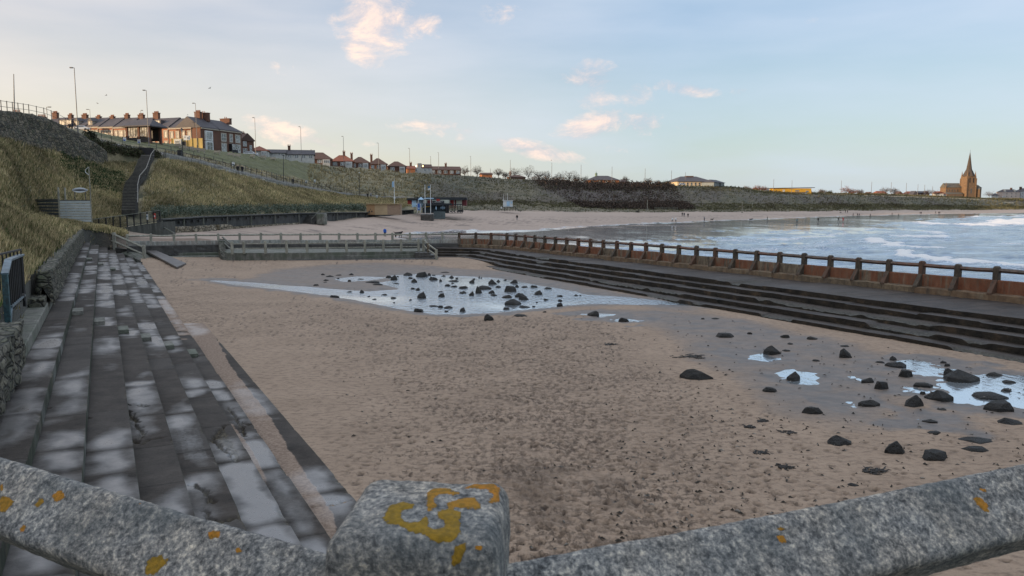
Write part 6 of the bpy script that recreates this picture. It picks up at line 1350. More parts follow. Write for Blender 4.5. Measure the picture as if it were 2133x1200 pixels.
# yellow hoarding with a shed, sign
D = 205; a = atd(358, 304, D); hd = House('hoarding', a, -.12, 'yellow timber hoarding with a cabin in front of the brick terrace', 'hoarding')
YEL = simple('yellow_boards', (.50, .38, .14), (.36, .26, .09), 1.2, .8, .1, sc=(4, 4, .3)); L_ = 67*D/F
hd.box('boards', 0, L_, 0, .12, -1.2, 1.9, YEL); hd.box('cabin', 1.0, 2.9, -.6, -.01, -.6, 1.75, RENDER); hd.win(1.9, .9, 1.2, .9, -.6, 2); hd.box('opening', 2.9, 4.2, -.14, -.01, -.9, 1.1, black)
for k in range(7): hd.box('post', L_*k/6-.06, L_*k/6+.06, -.16, -.02, -1.2, 1.95, YEL)
D = 180; p = atd(389, 290, D); sg = thing('road_sign', p, 'white rectangular direction sign with a black roundabout symbol', 'road sign'); 
mb = MB(); mb.box((0, 0, .3), (1.5, .06, 1.05)); mb.build('plate', white, sg); mb = MB(); mb.box((-.45, .06, -1.6), (.08, .08, 3.4)); mb.box((.45, .06, -1.6), (.08, .08, 3.4)); mb.build('posts', iron, sg)
mb = MB(); mb.tube([(.28+.16*math.cos(t*.7), -.05, .3+.16*math.sin(t*.7)) for t in range(10)], .035, 5); mb.box((.28, -.05, .02), (.06, .03, .22)); mb.box((-.35, -.05, .55), (.45, .03, .07)); mb.box((-.38, -.05, .35), (.38, .03, .06)); mb.build('symbols', black, sg)
p = hit(381, 331, 140); lp = thing('heritage_lamp', p, 'short black heritage lantern lamp beside the sloping path', 'street lamp'); H = atd(381, 268, p.y).z-p.z
mb = MB(); mb.tube([(0, 0, -.3), (0, 0, 1), (0, 0, H-.6)], [.10, .07, .05], 8); mb.build('pole', black, lp); mb = MB(); mb.cyl((0, 0, H-.6), .12, .5, 6, .26); mb.build('lantern', M_GLC, lp); mb = MB(); mb.cyl((0, 0, H-.1), .32, .25, 6, .03); mb.build('cap', black, lp)
p = hit(375, 330, 140); lb_ = thing('litter_bin', p, 'tall black litter bin at the edge of the sloping path', 'litter bin'); mb = MB(); mb.box((0, 0, .65), (.75, .6, 1.3)); mb.build('body', black, lb_, bevel=.05); mb = MB(); mb.box((0, 0, 1.38), (.8, .65, .12)); mb.build('lid', iron, lb_, bevel=.03)
# benches on the grass bank
bn0 = None
for k, (px, py) in enumerate([(369,309),(382,313),(396,314.5),(408,317),(420,319),(452,322),(480,327),(494,329),(525,330),(548,332),(568,335)]):
    p = hit(px, py, 150); 
    if bn0 is None:
        b = thing('park_bench', p, 'x', 'bench', 'pale benches on the mown grass bank')
        mb = MB(); mb.box((0, 0, .45), (1.7, .45, .07)); mb.build('seat', TRIM, b); mb = MB(); mb.box((0, .22, .8), (1.7, .06, .45)); mb.build('backrest', TRIM, b)
        for x in (-.7, .7): mb = MB(); mb.box((x, 0, .2), (.1, .42, .46)); mb.build('leg', TRIM, b)
        bn0 = b
    else: b = copy_tree(bn0, p)
    b['label'] = ['leftmost pale bench on the grass below the yellow hoarding', 'second pale bench from the left on the grass bank', 'third pale bench from the left on the grass bank', 'pale bench on the grass just below the tall lamp by the hoarding', 'pale bench on the grass under the corner house', 'pale bench at the dark gully under the balcony house', 'left one of two close benches under the narrow gabled house', 'right one of two close benches under the narrow gabled house', 'left bench of the last three on the grass bank', 'middle bench of the last three on the grass bank', 'rightmost pale bench on the grass bank'][k]; b.rotation_euler.z = rnd.uniform(-.5, .2)
# ------------------------------------------------------------------ street lamps and masts
LST = simple('lamp_steel', (.20, .19, .18), (.13, .12, .115), 3, .5, .05)
def street_lamp(px, ytop, D, H, arm, label, group='tall street lamps along the cliff top', lean=0):
    top = atd(px, ytop, D); t = thing('street_lamp', (top.x, D, top.z-H), label, 'street lamp', group); r = max(.07, D*.00028)
    mb = MB(); mb.tube([(0, 0, 0), (0, 0, 1.6), (0, 0, 1.62), (0, 0, H)], [r*1.5, r*1.5, r, r*.75], 8); mb.build('pole', LST, t)
    if arm:
        a = arm/2133*0+arm; mb = MB(); mb.beam((0, 0, H-.05), (a*.45, 0, H), r*1.1, r*1.1); mb.build('arm', LST, t); mb = MB(); mb.box((a*.8, 0, H), (abs(a)*.8, .3, .16)); mb.build('lamp_head', LST, t, bevel=.03)
    return t
for px, yt, D, H, arm, lb in [(154.4,141,120,10.2,-.55,'tallest street lamp standing at the end of the stone wall'),(304.5,188,150,10.5,-.55,'tall street lamp behind the pavilion shelter'),(407,215,186,11.5,-.6,'tall street lamp in front of the corner brick house'),
 (530.5,245,205,10,-.5,'tall street lamp right of the last tall terrace house'),(626,264,239,10.4,-.5,'tall street lamp above the long white bungalow'),(715,284,262,10.5,-.5,'tall street lamp rising behind the bright red roof'),(788,298,296,10.5,-.5,'tall street lamp in front of the orange brick house'),
 (853,309,327,10.6,-.5,'tall street lamp left of the white house with lit windows'),(913.5,318,360,10.5,-.4,'tall street lamp above the long brown bungalow'),(980.5,326,381,10.4,-.4,'tall street lamp right of the long brown bungalow'),(1063,333,390,10.2,0,'tall street lamp left of the bare trees'),
 (1149.5,339,410,10.2,0,'tall street lamp in the middle of the bare trees'),(1210.5,343,410,10.2,0,'tall street lamp at the right edge of the bare trees'),(1275,347,433,10,0,'tall street lamp above the right side of the cupola building'),(1344,351,458,10,0,'tall street lamp over the scrub slope between cupola and long roof'),
 (1399,355,485,10,0,'tall street lamp just left of the pale long roofed building'),(1612,373,593,10,0,'left one of the two street lamps above the yellow building'),(1650,376,616,10,0,'right one of the two street lamps above the yellow building'),(1753,376,655,10.5,0,'street lamp beside the russet bush on the skyline'),
 (1816,378.6,690,10.5,0,'street lamp above the red roofed skyline houses, leftmost'),(1857,379.4,720,10.5,0,'street lamp between two clumps of dark trees on the skyline'),(1888.5,381,750,10.5,0,'street lamp left of the pointed gable house'),(1912.5,384,780,10.5,0,'street lamp directly over the pointed gable house'),(1926.5,385,800,10.5,0,'street lamp right of the pointed gable house'),(1943,388,830,10.3,0,'street lamp nearest the church on its left')]:
    street_lamp(px, yt, D, H, arm, lb)
for px, yt, D, H, arm, lb in [(97,223,150,4,.7,'short street lamp behind the railing on the stone wall'),(187,228,215,9,-.8,'slim street lamp between the glazed dormer and small dormers'),(293,230,215,9,.5,'slim street lamp just left of the lamp behind the shelter'),(649,312,285,7,-.3,'short street lamp above the brown hipped bungalow'),(897,326,372,7,-.2,'short lamp left of the tall lamp over the brown bungalow'),(1021.5,351,392,5.5,0,'short lamp beside the small flat roofed hut'),(1428,359,520,8,0,'lamp post rising over the pale long roofed building')]:
    street_lamp(px, yt, D, H, arm, lb, 'shorter street lamps behind the cliff top')
for px, yt, yb, D, lb in ((28.5, 154, 238, 118, 'tall bare pole standing behind the stone wall at far left'),):
    a, b = atd(px, yt, D), atd(px+1.5, yb, D); mb = MB(); t = thing('pole', b, lb, 'pole'); mb.tube([b, a], [.10, .05], 6); mb.build('shaft', LST, t, world=True)
for px, yt, yb, dm, lb in ((590.5, 325, 384, 150, 'slim dark lamp post standing beside the lower path'), (748.5, 360, 413, 200, 'thin pole with a small white plate beside the end of the path')):
    b = hit(px, yb, dm); a = atd(px, yt, b.y); t = thing('street_lamp', b, lb, 'street lamp'); mb = MB(); mb.tube([b, a], [.09, .06], 6); mb.build('pole', black, t, world=True); mb = MB(); mb.box((a.x, a.y, a.z+.1), (.4, .3, .2)); mb.build('lamp_head', white if px > 700 else black, t, world=True)
# chimneys and roof glimpsed over the wall at far left
for px, py, w, lb in ((35, 236, 16, 'row of chimney pots peeping over the stone wall beside the bare pole'), (88, 246, 16, 'dark chimney stack peeping over the wall beside the short lamp')):
    D = 200; p = atd(px, py+8, D); c = thing('chimney_stack', p, lb, 'chimney'); W = w*D/F; mb = MB(); mb.box((0, 0, 0), (W, 1, 2.6)); mb.build('stack', B_BRN, c); mb = MB()
    for k in range(6): mb.cyl((-W*.42+W*.84*k/5, 0, 1.3), .13, .6, 8, .1)
    mb.build('pots', POT, c)
# ------------------------------------------------------------------ bare trees
def tree(px, py, D, h, w, label, cols=((.09, .065, .05), (.06, .045, .038)), n=900, group='bare trees on the skyline', seed=0, size=.42, trunk=True):
    p = atd(px, py, D); t = thing('bare_tree', p, label, 'tree', group); rs = np.random.RandomState(seed+int(px)); mb = MB()
    bark = simple('bark', (.075, .06, .05), (.045, .036, .03), 3)
    mb.tube([(0, 0, -.5), (.05, 0, h*.25), (.1, .05, h*.5)], [.22, .17, .12], 7)
    tips = []
    for k in range(9):
        a = k*2.4; r = w*.42*rs.uniform(.5, 1); zt = h*rs.uniform(.55, .98); q = [(.05, 0, h*rs.uniform(.15, .4)), (math.cos(a)*r*.45, math.sin(a)*r*.45, zt*.65), (math.cos(a)*r, math.sin(a)*r, zt)]; mb.tube(q, [.09, .06, .02], 5); tips.append(q)
    mb.build('trunk', bark, t)
    # twigs as many fine slivers fanning outwards
    o = rs.normal(0, 1, (n, 3)); o /= np.linalg.norm(o, axis=1)[:, None]; r = rs.rand(n, 1)**.45; lob = 1+.25*np.sin(o[:, :1]*5+px)+.2*np.sin(o[:, 2:]*7+px*.3)
    P = o*r*lob*np.array([w*.5, w*.5, h*.40]); P[:, 2] += h*.58; d = o*np.array([1, 1, 1.3])+rs.normal(0, .5, (n, 3)); d[:, 2] = np.abs(d[:, 2])*.8; d /= np.linalg.norm(d, axis=1)[:, None]; l = rs.uniform(.5, 1.2, (n, 1))*size*2.2
    s = np.cross(d, rs.normal(0, 1, (n, 3))); s /= np.linalg.norm(s, axis=1)[:, None]; V = np.stack([P-s*size*.085, P+s*size*.085, P+d*l], 1).reshape(-1, 3); V[:, 2] = np.maximum(V[:, 2], .1)
    col = np.repeat(np.array(cols)[rs.randint(0, len(cols), n)]*rs.uniform(.7, 1.3, (n, 1)), 3, 0); me = arr_mesh('crown', V, np.arange(3*n).reshape(n, 3), M_GRASS, None, False, None, {'Col': col}); link('crown', me, t)
TR = [(968,369,20,'bare tree right beside the long brown bungalow'),(994,369,22,'rounded bare tree left of the small flat roofed hut'),(1038,372,20,'bare tree just right of the flat roofed hut'),(1053,373,13,'thin bare tree left of the lamp before the dark low roof'),(1072,374,22,'wide bare tree behind the dark low roof'),
 (1100,377,30,'tallest wide bare tree in the left part of the row'),(1122,378,22,'bare tree right of the tallest wide one'),(1138,379,20,'bare tree left of the lamp in the middle of the trees'),(1164,381,20,'bare tree right of the lamp in the middle of the trees'),(1186,382,26,'tall upright bare tree near the right end of the row'),
 (1201,383,18,'small bare tree left of the lamp at the right edge of the trees'),(1218,384,15,'last small bare tree before the cupola building'),(1302,383,14,'little bare tree behind the red brick building'),(1350,386,14,'bare tree right of the lamp over the scrub slope'),(1370,388,11,'tiny bare tree left of the long roofed building')]
for px, py, hp_, lb in TR: D = 425+(px-970)*.15; hh = hp_*D/F*1.0; tree(px, py, D, hh, hh*1.15, lb, n=700, size=.55)
RUS = ((.20, .075, .04), (.13, .055, .035))
for px, py, hp_, D, lb, cl_ in [(1580,400,13,640,'russet leafed bush left of the yellow building',RUS),(1571,400,9,640,'low russet bush, leftmost beside the yellow building',RUS),(1592,400,11,640,'russet bush touching the parked cars',RUS),(1762,404,15,700,'rounded russet bush on the skyline right of the yellow building',RUS),(1775,405,10,700,'small dark russet bush right of the rounded one',RUS),
 (1555,397,8,620,'pale grey bare bush on the skyline right of the blue roof',((.16, .13, .11), (.10, .08, .07))),(1712,404,9,680,'pale bare bush right of the yellow building',((.16, .13, .11), (.10, .08, .07))),(1728,405,7,680,'low green bush right of the yellow building',((.08, .085, .04), (.06, .06, .03))),
 (1790,405,10,720,'dark bare tree at the left of the skyline houses',((.08, .06, .05),)),(1845,404,14,780,'dark bushy tree left of the red roofed house',((.08, .06, .05),)),(1862,404,12,780,'dark bushy tree between the skyline roofs',((.08, .06, .05),)),(1935,407,12,860,'dark trees behind the pointed gable house',((.07, .05, .045),)),(1950,409,12,880,'dark tree clump left of the pink houses',((.07, .05, .045),)),
 (1975,409,11,960,'dark tree clump between pink houses and church',((.07, .05, .045),)),(2060,411,12,1010,'dark wooded mound right of the church',((.08, .055, .045),)),(2074,412,10,1010,'dark tree between the church and the white hotel',((.08, .055, .045),)),(1388,387,8,500,'small dark evergreen beside the long roofed building',((.04, .05, .03),))]:
    hh = hp_*D/F; tree(px, py+1, D, hh, hh*1.5, lb, cl_, 420, 'bushes and trees far along the skyline', size=1.0)
# ------------------------------------------------------------------ larger buildings on the far cliff
h = at(1226, 380, 445, 'cupola_building', 'brick building with a wide dark hipped roof and a small green cupola', .05, 'building'); h.box('wall', 0, 17.5, 0, 12, -1.5, 1.4, B_ORG); rf = h.roof(0, 17.5, 0, 12, 1.4, 4.0, SLATE, 'hip', .6); VER = simple('verdigris', (.20, .27, .20), (.12, .17, .13)); mb = MB(); mb.cyl((5.3, 6, 3.6), .7, 1.6, 8); mb.build('cupola', VER, rf); mb = MB(); mb.cyl((5.3, 6, 5.2), .85, .8, 8, .04); mb.box((5.3, 6, 6.3), (.08, .08, 1.2)); mb.build('cupola_roof', VER, rf)
for k in range(4): h.win(2.5+4*k, .4, 1.3, 1.2, 0, 2)
h = at(1360, 386, 500, 'boundary_wall', 'pale low boundary wall left of the long roofed building', 0, 'wall'); h.box('masonry', -22, 14, 0, .5, -1.5, .9, CREAM)
h = at(1411, 387, 515, 'pavilion_building', 'sunlit cream building with long dark hipped roof and glazed right side', .12, 'building'); BLU = simple('blue_grey_cladding', (.13, .17, .20), (.08, .11, .13), 3, .5, .1, sc=(3, 3, .2))
h.box('wall', 0, 24, 0, 26, -3, 2.9, CREAM); rf = h.roof(0, 24, 0, 26, 2.9, 6.6, SLATE, 'hip', .7, .55, .55); h.box('roof_cap', 10, 15, 11, 15, 5.0, 6.95, TILED)
for k in range(8): h.win(1.6+2.7*k, .9, 1.3, 2.6, 0, 1, CREAM, M_GL if k not in (3, 6) else steel)
h2 = House('glazed_wing', atd(1487, 388, 512), .95, 'blue grey glazed wing at the right end of the cream pavilion building', 'building'); h2.box('wall', 0, 19, 0, 9, -3, 2.7, BLU); rf = h2.roof(0, 19, 0, 9, 2.7, 4.6, SLATE, 'hip', .5); h2.box('dark_entrance', 9.5, 12.5, -.2, -.03, -1, 2.5, black)
for k in range(6): h2.win(1.2+1.5*k, 1.2, .8, 2.2, 0, 1, BLU, M_GLC)
for k in range(3): h2.win(13.6+2*k, 1.2, 1.0, 2.2, 0, 1, BLU, M_GLC)
YB = simple('yellow_cladding', (.62, .36, .04), (.50, .28, .03), .6, .6, .1)
h = at(1608, 402, 625, 'yellow_building', 'low bright yellow building with an overhanging flat dark roof', .02, 'building'); L_ = 86*625/F; h.box('wall', 1.2, L_-1.6, 0, 9, -1.5, 3.6, YB); mb = MB(); mb.hexa([Vector(v) for v in ((-.8, -1.2, 3.6), (L_+.8, -1.2, 4.1), (L_+.8, 10, 4.1), (-.8, 10, 3.6))], [Vector(v) for v in ((-.8, -1.2, 4.0), (L_+.8, -1.2, 4.5), (L_+.8, 10, 4.5), (-.8, 10, 4.0))]); mb.build('roof', black, h.t)
for x, w, z, hh, m in ((9.5, 1.9, 1.7, 2, RENDER), (20.5, 3.2, 1.7, 1.2, M_GLC), (28.5, 2.4, 1.2, 1.2, M_GLC)): mb = MB(); mb.box((x, -.06, z), (w, .1, hh)); mb.build('window', m, h.t)
mb = MB(); mb.box((15, -.8, .1), (26, 1.0, 1.1)); mb.build('dark_terrace', simple('dark_planting', (.05, .045, .035), (.02, .02, .018), 2), h.t); mb = MB(); mb.box((19, -1.6, -.3), (18, .2, 1.0)); mb.build('glass_screen', M_GLC, h.t)
# parked cars
def car_mesh(body):
    t = thing('parked_car', (0, 0, 0), 'x', 'car'); mb = MB(); mb.hexa([Vector((x, y, .3)) for x, y in ((-2.1, -.85), (2.1, -.85), (2.1, .85), (-2.1, .85))], [Vector((x, y, .95)) for x, y in ((-2.1, -.83), (2.05, -.83), (2.05, .83), (-2.1, .83))]); mb.hexa([Vector((x, y, .95)) for x, y in ((-1.6, -.8), (1.2, -.8), (1.2, .8), (-1.6, .8))], [Vector((x, y, 1.42)) for x, y in ((-1.1, -.65), (.5, -.65), (.5, .65), (-1.1, .65))]); mb.build('body', body, t, bevel=.06)
    mb = MB(); mb.hexa([Vector((x, y, 1.0)) for x, y in ((-1.5, -.82), (1.1, -.82), (1.1, .82), (-1.5, .82))], [Vector((x, y, 1.36)) for x, y in ((-1.12, -.69), (.52, -.69), (.52, .69), (-1.12, .69))]); mb.build('windows', M_GL, t)
    for x in (-1.3, 1.3):
        for y in (-.86, .86): mb = MB(); mb.tube([(x, y-.09, .33), (x, y+.09, .33)], .33, 12); mb.build('wheel', black, t)
    return t
cw_, cs_ = car_mesh(simple('car_white', (.6, .62, .64), (.5, .52, .54), 1, .25, 0)), car_mesh(simple('car_blue_grey', (.12, .15, .19), (.09, .11, .14), 1, .25, 0))
cars = [(1583,401.5,625,cw_,'white car parked leftmost beside the yellow building'),(1590,400.5,628,cs_,'grey car second in the row beside the yellow building'),(1596,400,628,cs_,'grey car third in the row beside the yellow building'),(1603,400,628,cs_,'grey car parked closest to the yellow building'),
 (171,272,235,cw_,'pale car parked at the top of the path under the terrace'),(522,325,240,cw_,'white car parked in front of the red roofed white bungalow'),(2068,410.6,985,cw_,'white car parked on the road right of the church'),(2091,411.3,985,cw_,'white car parked in front of the pale hotel'),(1857,406.3,850,cw_,'white car parked under the skyline houses'),(1421,386,506,cw_,'white car parked beside the cream pavilion building')]
used_ = set()
for px, py, D, c, lb in cars:
    p = atd(px, py, D)
    if c not in used_: used_.add(c); o = c; o.location = p
    else: o = copy_tree(c, p)
    o['label'] = lb; o['group'] = 'cars parked along the cliff top'; o.rotation_euler.z = .1
# skyline houses before the church
for px, py, D, w, e, r, wl_, rl, ax, lb in [(1826,406,860,12,1.9,4.4,RENDER,TILER,'x','skyline house with a wide orange red roof'),(1808,405,850,5,1.0,2.8,RENDER,TILED,'y','small pale gable left of the wide orange red roof'),(1869,407,865,7,1.3,4.6,CREAM,TILED,'y','pale gabled house right of the parked white car'),(1889,407.5,870,8,2.0,4.8,RENDER,TILER,'x','small red roofed house left of the pointed gable'),
 (1901,408,860,6.5,1.2,5.5,CREAM,SLATE,'y','pointed cream gabled house on the skyline'),(1912,408.5,866,9,3.4,5.6,TILED,SLATE,'x','brown tiled house joined right of the pointed gable'),(1927,409,864,4.5,2.0,6.0,SLATE,SLATE,'y','dark pointed gable beside the brown tiled house'),(1950,411,900,9,4.6,7.0,RENDER,TILER,'y','pale pink gabled house left of the church'),(1961,411,905,6,3.6,6.0,RENDER,TILER,'x','red roofed house closest to the church')]:
    h = at(px, py, D, 'house', lb, .1, 'house', 'houses on the far skyline'); h.box('wall', 0, w, 0, 8, -2, e, wl_); h.roof(0, w, 0, 8, e, r, rl, 'gable' if ax == 'y' else 'hip', .4, .5, .5, axis=ax)
    if ax == 'y': mb = MB(); mb.add([(0, -.01, e), (w, -.01, e), (w/2, -.01, r-.3), (0, .2, e), (w, .2, e), (w/2, .2, r-.3)], [(0, 1, 2), (5, 4, 3), (0, 3, 4, 1), (1, 4, 5, 2), (2, 5, 3, 0)]); mb.build('gable', wl_, h.t)
    for k in range(2): h.win(w*(.3+.4*k), e*.5, w*.16, 1.1, 0, 1)
# ------------------------------------------------------------------ church
CH = brick('honey_stone', (.22, .135, .075), (.12, .078, .048)); CHS = simple('church_slate', (.14, .125, .10), (.09, .08, .065), 1, .8, .2)
D = 947; c = House('church', atd(1972, 414, D), .10, 'sunlit honey stone church with a tall pointed spire', 'church'); s_ = D/F
X = lambda px: (px-1972)*s_; Zc = lambda py: (414-py)*s_
c.box('aisle', X(1972), X(2008), 0, 6, -3, Zc(404.5), CH); c.roof(X(1972), X(2008), 0, 8.5, Zc(404.5), Zc(400.5), CHS, 'hip', .3, .1, .1)
c.box('nave', X(1976), X(2011), 6, 17, -3, Zc(390.5), CH); c.roof(X(1976), X(2011), 6, 17, Zc(390.5), Zc(381.5), CHS, 'gable', .3)
c.box('transept', X(2031), X(2049), 1, 15, -3, Zc(391), CH); c.roof(X(2031), X(2049), 1, 15, Zc(391), Zc(381.5), CHS, 'hip', .3, .9, .9)
mb = MB(); n = 8; cx = X(2040); mb.cyl((cx, 0, -3), X(2046)-cx, Zc(395)+3, 8); mb.build('apse', CH, c.t); mb = MB(); mb.cyl((cx, 0, Zc(395)), X(2046)-cx+.3, Zc(386)-Zc(395), 8, .2); mb.build('apse_roof', CHS, c.t)
tx = X(2021); tw = X(2031)-X(2011); c.box('tower', X(2011), X(2031), -3, -3+tw, -3, Zc(368), CH)
for sx in (X(2011), X(2031)):
    for sy in (-3, -3+tw): c.box('buttress', sx-.6, sx+.6, sy-.6, sy+.6, -3, Zc(372)-.02, CH)
mb = MB(); b0 = [Vector((tx+math.cos(a)*tw*.62, -3+tw/2+math.sin(a)*tw*.62, Zc(368))) for a in [R(45+22.5*k*2) for k in range(8)]]; b1 = [Vector((tx+(v.x-tx)*.42, -3+tw/2+(v.y+3-tw/2)*.42, Zc(353))) for v in b0]; mb.hexa(b0, b1); b2 = [Vector((tx+(v.x-tx)*.03, -3+tw/2+(v.y+3-tw/2)*.03, Zc(317.5))) for v in b1]; mb.hexa(b1, b2); mb.build('spire', brick('spire_stone', (.085, .062, .048), (.05, .04, .033)), c.t)
mb = MB(); mb.tube([(tx, -3+tw/2, Zc(318)), (tx, -3+tw/2, Zc(313.5))], .12, 5); mb.build('finial', iron, c.t)
for sx in (X(2012.5), X(2029.5)): 
    for sy in (-2.2, -3+tw-.8): mb = MB(); mb.cyl((sx, sy, Zc(368)), 1.0, Zc(357)-Zc(368), 6, .05); mb.build('pinnacle', CH, c.t)
for k in range(5): c.win(X(1978+6*k), Zc(397)+.0, 1.3, 2.8, 6-.0, 1, CH, M_GL); c.win(X(1977.5+6.3*k), Zc(409), 1.3, 2.2, 0, 1, CH, M_GL)
for x in (2017, 2025): c.win(X(x), Zc(376), 1.5, 6, -3, 1, CH, black)
c.win(tx, Zc(398), 1.6, 6, -3, 1, CH, M_GL); mb = MB(); mb.cyl((X(1976), 6, Zc(391)), .8, Zc(380)-Zc(391), 6, .1); mb.build('turret', CH, c.t)
# hotel row and far boathouses
h = at(2088, 414, 990, 'hotel', 'pale rendered hotel with dormers and dark roof at the right edge', .05, 'building'); W = 37*990/F; PNK = simple('pale_pink_render', (.52, .44, .40), (.42, .36, .33), .5); h.box('wall', 0, W, 0, 12, -2, 8.6, PNK); rf = h.roof(0, W, 0, 12, 8.6, 12.0, SLATE, 'hip', .3, .7, .7)
for x in (5.5, 12, 17.5):
    for z in (2.8, 6.4): h.win(x, z, 1.2, 1.7, 0, 1, PNK, M_GL)
for x in (3, 16): mb = MB(); mb.box((x, .6, 9.8), (1.8, 1.4, 2.0)); mb.box((x, .6, 11.0), (1.2, 1.3, .6)); mb.build('dormer', RENDER, rf)
h.chimney(rf, 15, 6, 11, 13.6, 2.6, 1, TILED, 4)
h = at(2125, 414, 992, 'hotel', 'grey blue rendered building cut by the right edge beside the pale hotel', .05, 'building'); h.box('wall', .2, 14, 0, 12, -2, 9.6, simple('grey_render', (.40, .42, .45), (.33, .35, .38), .5)); rf = h.roof(.2, 14, 0, 12, 9.6, 13.5, SLATE, 'hip', .3); h.chimney(rf, 4, 6, 12, 15, 3, 1, TILED, 4)
for x in (2.5, 6, 9.5): 
    for z in (2.8, 6.8): h.win(x, z, 1.2, 1.9, 0, 1)
h = at(2072, 412, 990, 'cottage', 'small cream walled cottage with dark roof between church and hotel', .05, 'house'); h.box('wall', 0, 4.6, 0, 6, -1, 3.0, RENDER); h.roof(-1, 5.5, 0, 6, 3.0, 5.6, SLATE, 'hip', .3); h.win(2.3, 1.6, 2, 1.2)
h = at(2065, 430.5, 880, 'boathouse', 'long grey flat roofed beach building with a dark open bay', .03, 'building'); W = 46*880/F; GR = simple('grey_block', (.30, .33, .35), (.22, .24, .26), .5); h.box('wall', 0, W, 0, 8, -3, 4.2, GR); h.box('roof', -.5, W+.4, -.5, 8.4, 4.21, 4.7, simple('pale_edge', (.45, .48, .48))); mb = MB(); mb.box((7.9, -.1, 1.7), (6.6, .3, 4.2)); mb.build('open_bay', black, h.t); mb = MB(); mb.box((20.5, -.08, 2.2), (2.4, .1, 1.0)); mb.build('window', M_GL, h.t)
h = at(2112, 434, 870, 'hut', 'small grey hut right of the long flat roofed beach building', .03, 'hut'); h.box('wall', 0, 8, 0, 5, -2, 3.2, GR); h.box('roof', -.5, 8.5, -.5, 5.3, 3.21, 3.5, GR); h.win(3, 1.8, 1.6, 1.0)
bo = thing('beached_boat', atd(2109, 437, 855), 'white boat pulled up beside the far beach buildings', 'boat'); mb = MB(); mb.hexa([Vector(v) for v in ((-3, -.8, 0), (3, -.5, 0), (3, .5, 0), (-3, .8, 0))], [Vector(v) for v in ((-3.2, -1.4, 1.4), (5, -.1, 1.7), (5, .1, 1.7), (-3.2, 1.4, 1.4))]); mb.build('hull', white, bo); mb = MB(); mb.box((-.8, 0, 2.2), (3, 1.8, 1.7)); mb.build('cabin', white, bo, bevel=.1)
# ------------------------------------------------------------------ beach cafe, huts, flags, lifeguard cabin
DB = 205.0; REDP = simple('red_paint', (.38, .035, .03), (.25, .03, .025), 3, .6, .1); MAR = simple('maroon_paint', (.16, .03, .035), (.10, .02, .025), 3, .7, .1); BLUP = simple('pale_blue_panel', (.42, .62, .80), (.32, .50, .66), 2, .6, .1); BLU2 = simple('bright_blue_panel', (.03, .12, .42), (.025, .09, .30), 3, .5, .1); SAGE = simple('sage_panel', (.55, .58, .50), (.42, .45, .38), 2, .8, .1)
TIMB = simple('new_timber', (.46, .35, .21), (.33, .24, .14), 2, .8, .2, sc=(.6, .6, 6)); TIMB2 = simple('brown_timber', (.33, .235, .165), (.23, .16, .11), 2, .8, .2, sc=(.6, .6, 6)); TIMB3 = simple('orange_timber', (.36, .22, .11), (.27, .16, .08), 2, .8, .2, sc=(.6, .6, 6)); ROOFD = simple('dark_felt', (.035, .042, .05), (.022, .026, .03), 3, .8, .2)
def BX(px0, px1, py0, py1, D): a, b = atd(px0, py1, D), atd(px1, py0, D); return a, b
hb = thing('container_hut', atd(763, 443, 186), 'row of joined timber clad cabins with an orange, a pale and a brown section', 'hut')
for (a, b, m) in ((763.5, 780.5, TIMB3), (780.5, 806.8, TIMB), (806.8, 834, TIMB2)):
    p, q = BX(a, b, 426, 444, 186); mb = MB(); mb.box(((p.x+q.x)/2, 187.3, (p.z+q.z)/2-.2), (q.x-p.x-.03, 2.6, q.z-p.z+.4)); mb.build('cabin', m, hb, world=True)
for px, py, w, h_ in ((769, 440.3, 2.6, 2.6), (774.5, 440.3, 2.6, 2.6), (771.8, 436, .8, 2.2)):
    c = atd(px, py, 185.9); mb = MB(); mb.box((c.x, 185.97, c.z), (w*186/F, .08, h_*186/F)); mb.build('opening', black, hb, world=True)
p, q = BX(762.5, 835, 425, 426.2, 185.8); mb = MB(); mb.box(((p.x+q.x)/2, 187.2, q.z+.05), (q.x-p.x, 3.2, .14)); mb.build('roof', TIMB, hb, world=True)
cf = thing('beach_cafe', atd(905, 441, DB), 'beach cafe with a red and cream upper deck, dark awning and surfboards outside', 'cafe')
def pan(name, px0, px1, py0, py1, D, mat, dep=.3, par=None): p, q = BX(px0, px1, py0, py1, D); mb = MB(); mb.box(((p.x+q.x)/2, D+dep/2, (p.z+q.z)/2), (q.x-p.x, dep, q.z-p.z)); return mb.build(name, mat, par or cf, world=True)
pan('lower_wall', 880, 930, 427, 444, DB, simple('dark_teal_wall', (.022, .038, .045), (.012, .02, .025)), 6); pan('awning', 882, 940, 423.5, 428, DB-.9, ROOFD, 2.2)
pan('roof', 868, 966, 411, 417, DB+1.2, ROOFD, 6); pan('upper_wall', 884, 935.5, 416.5, 424, DB+.6, SAGE, 5); pan('red_panel', 890, 900, 417, 423.5, DB+.4, MAR, .15); pan('red_sign', 909, 916, 414.5, 419, DB+.2, REDP, .2)
s = pan('sign_board', 899.5, 925, 418, 423.6, DB+.25, ROOFD, .12)
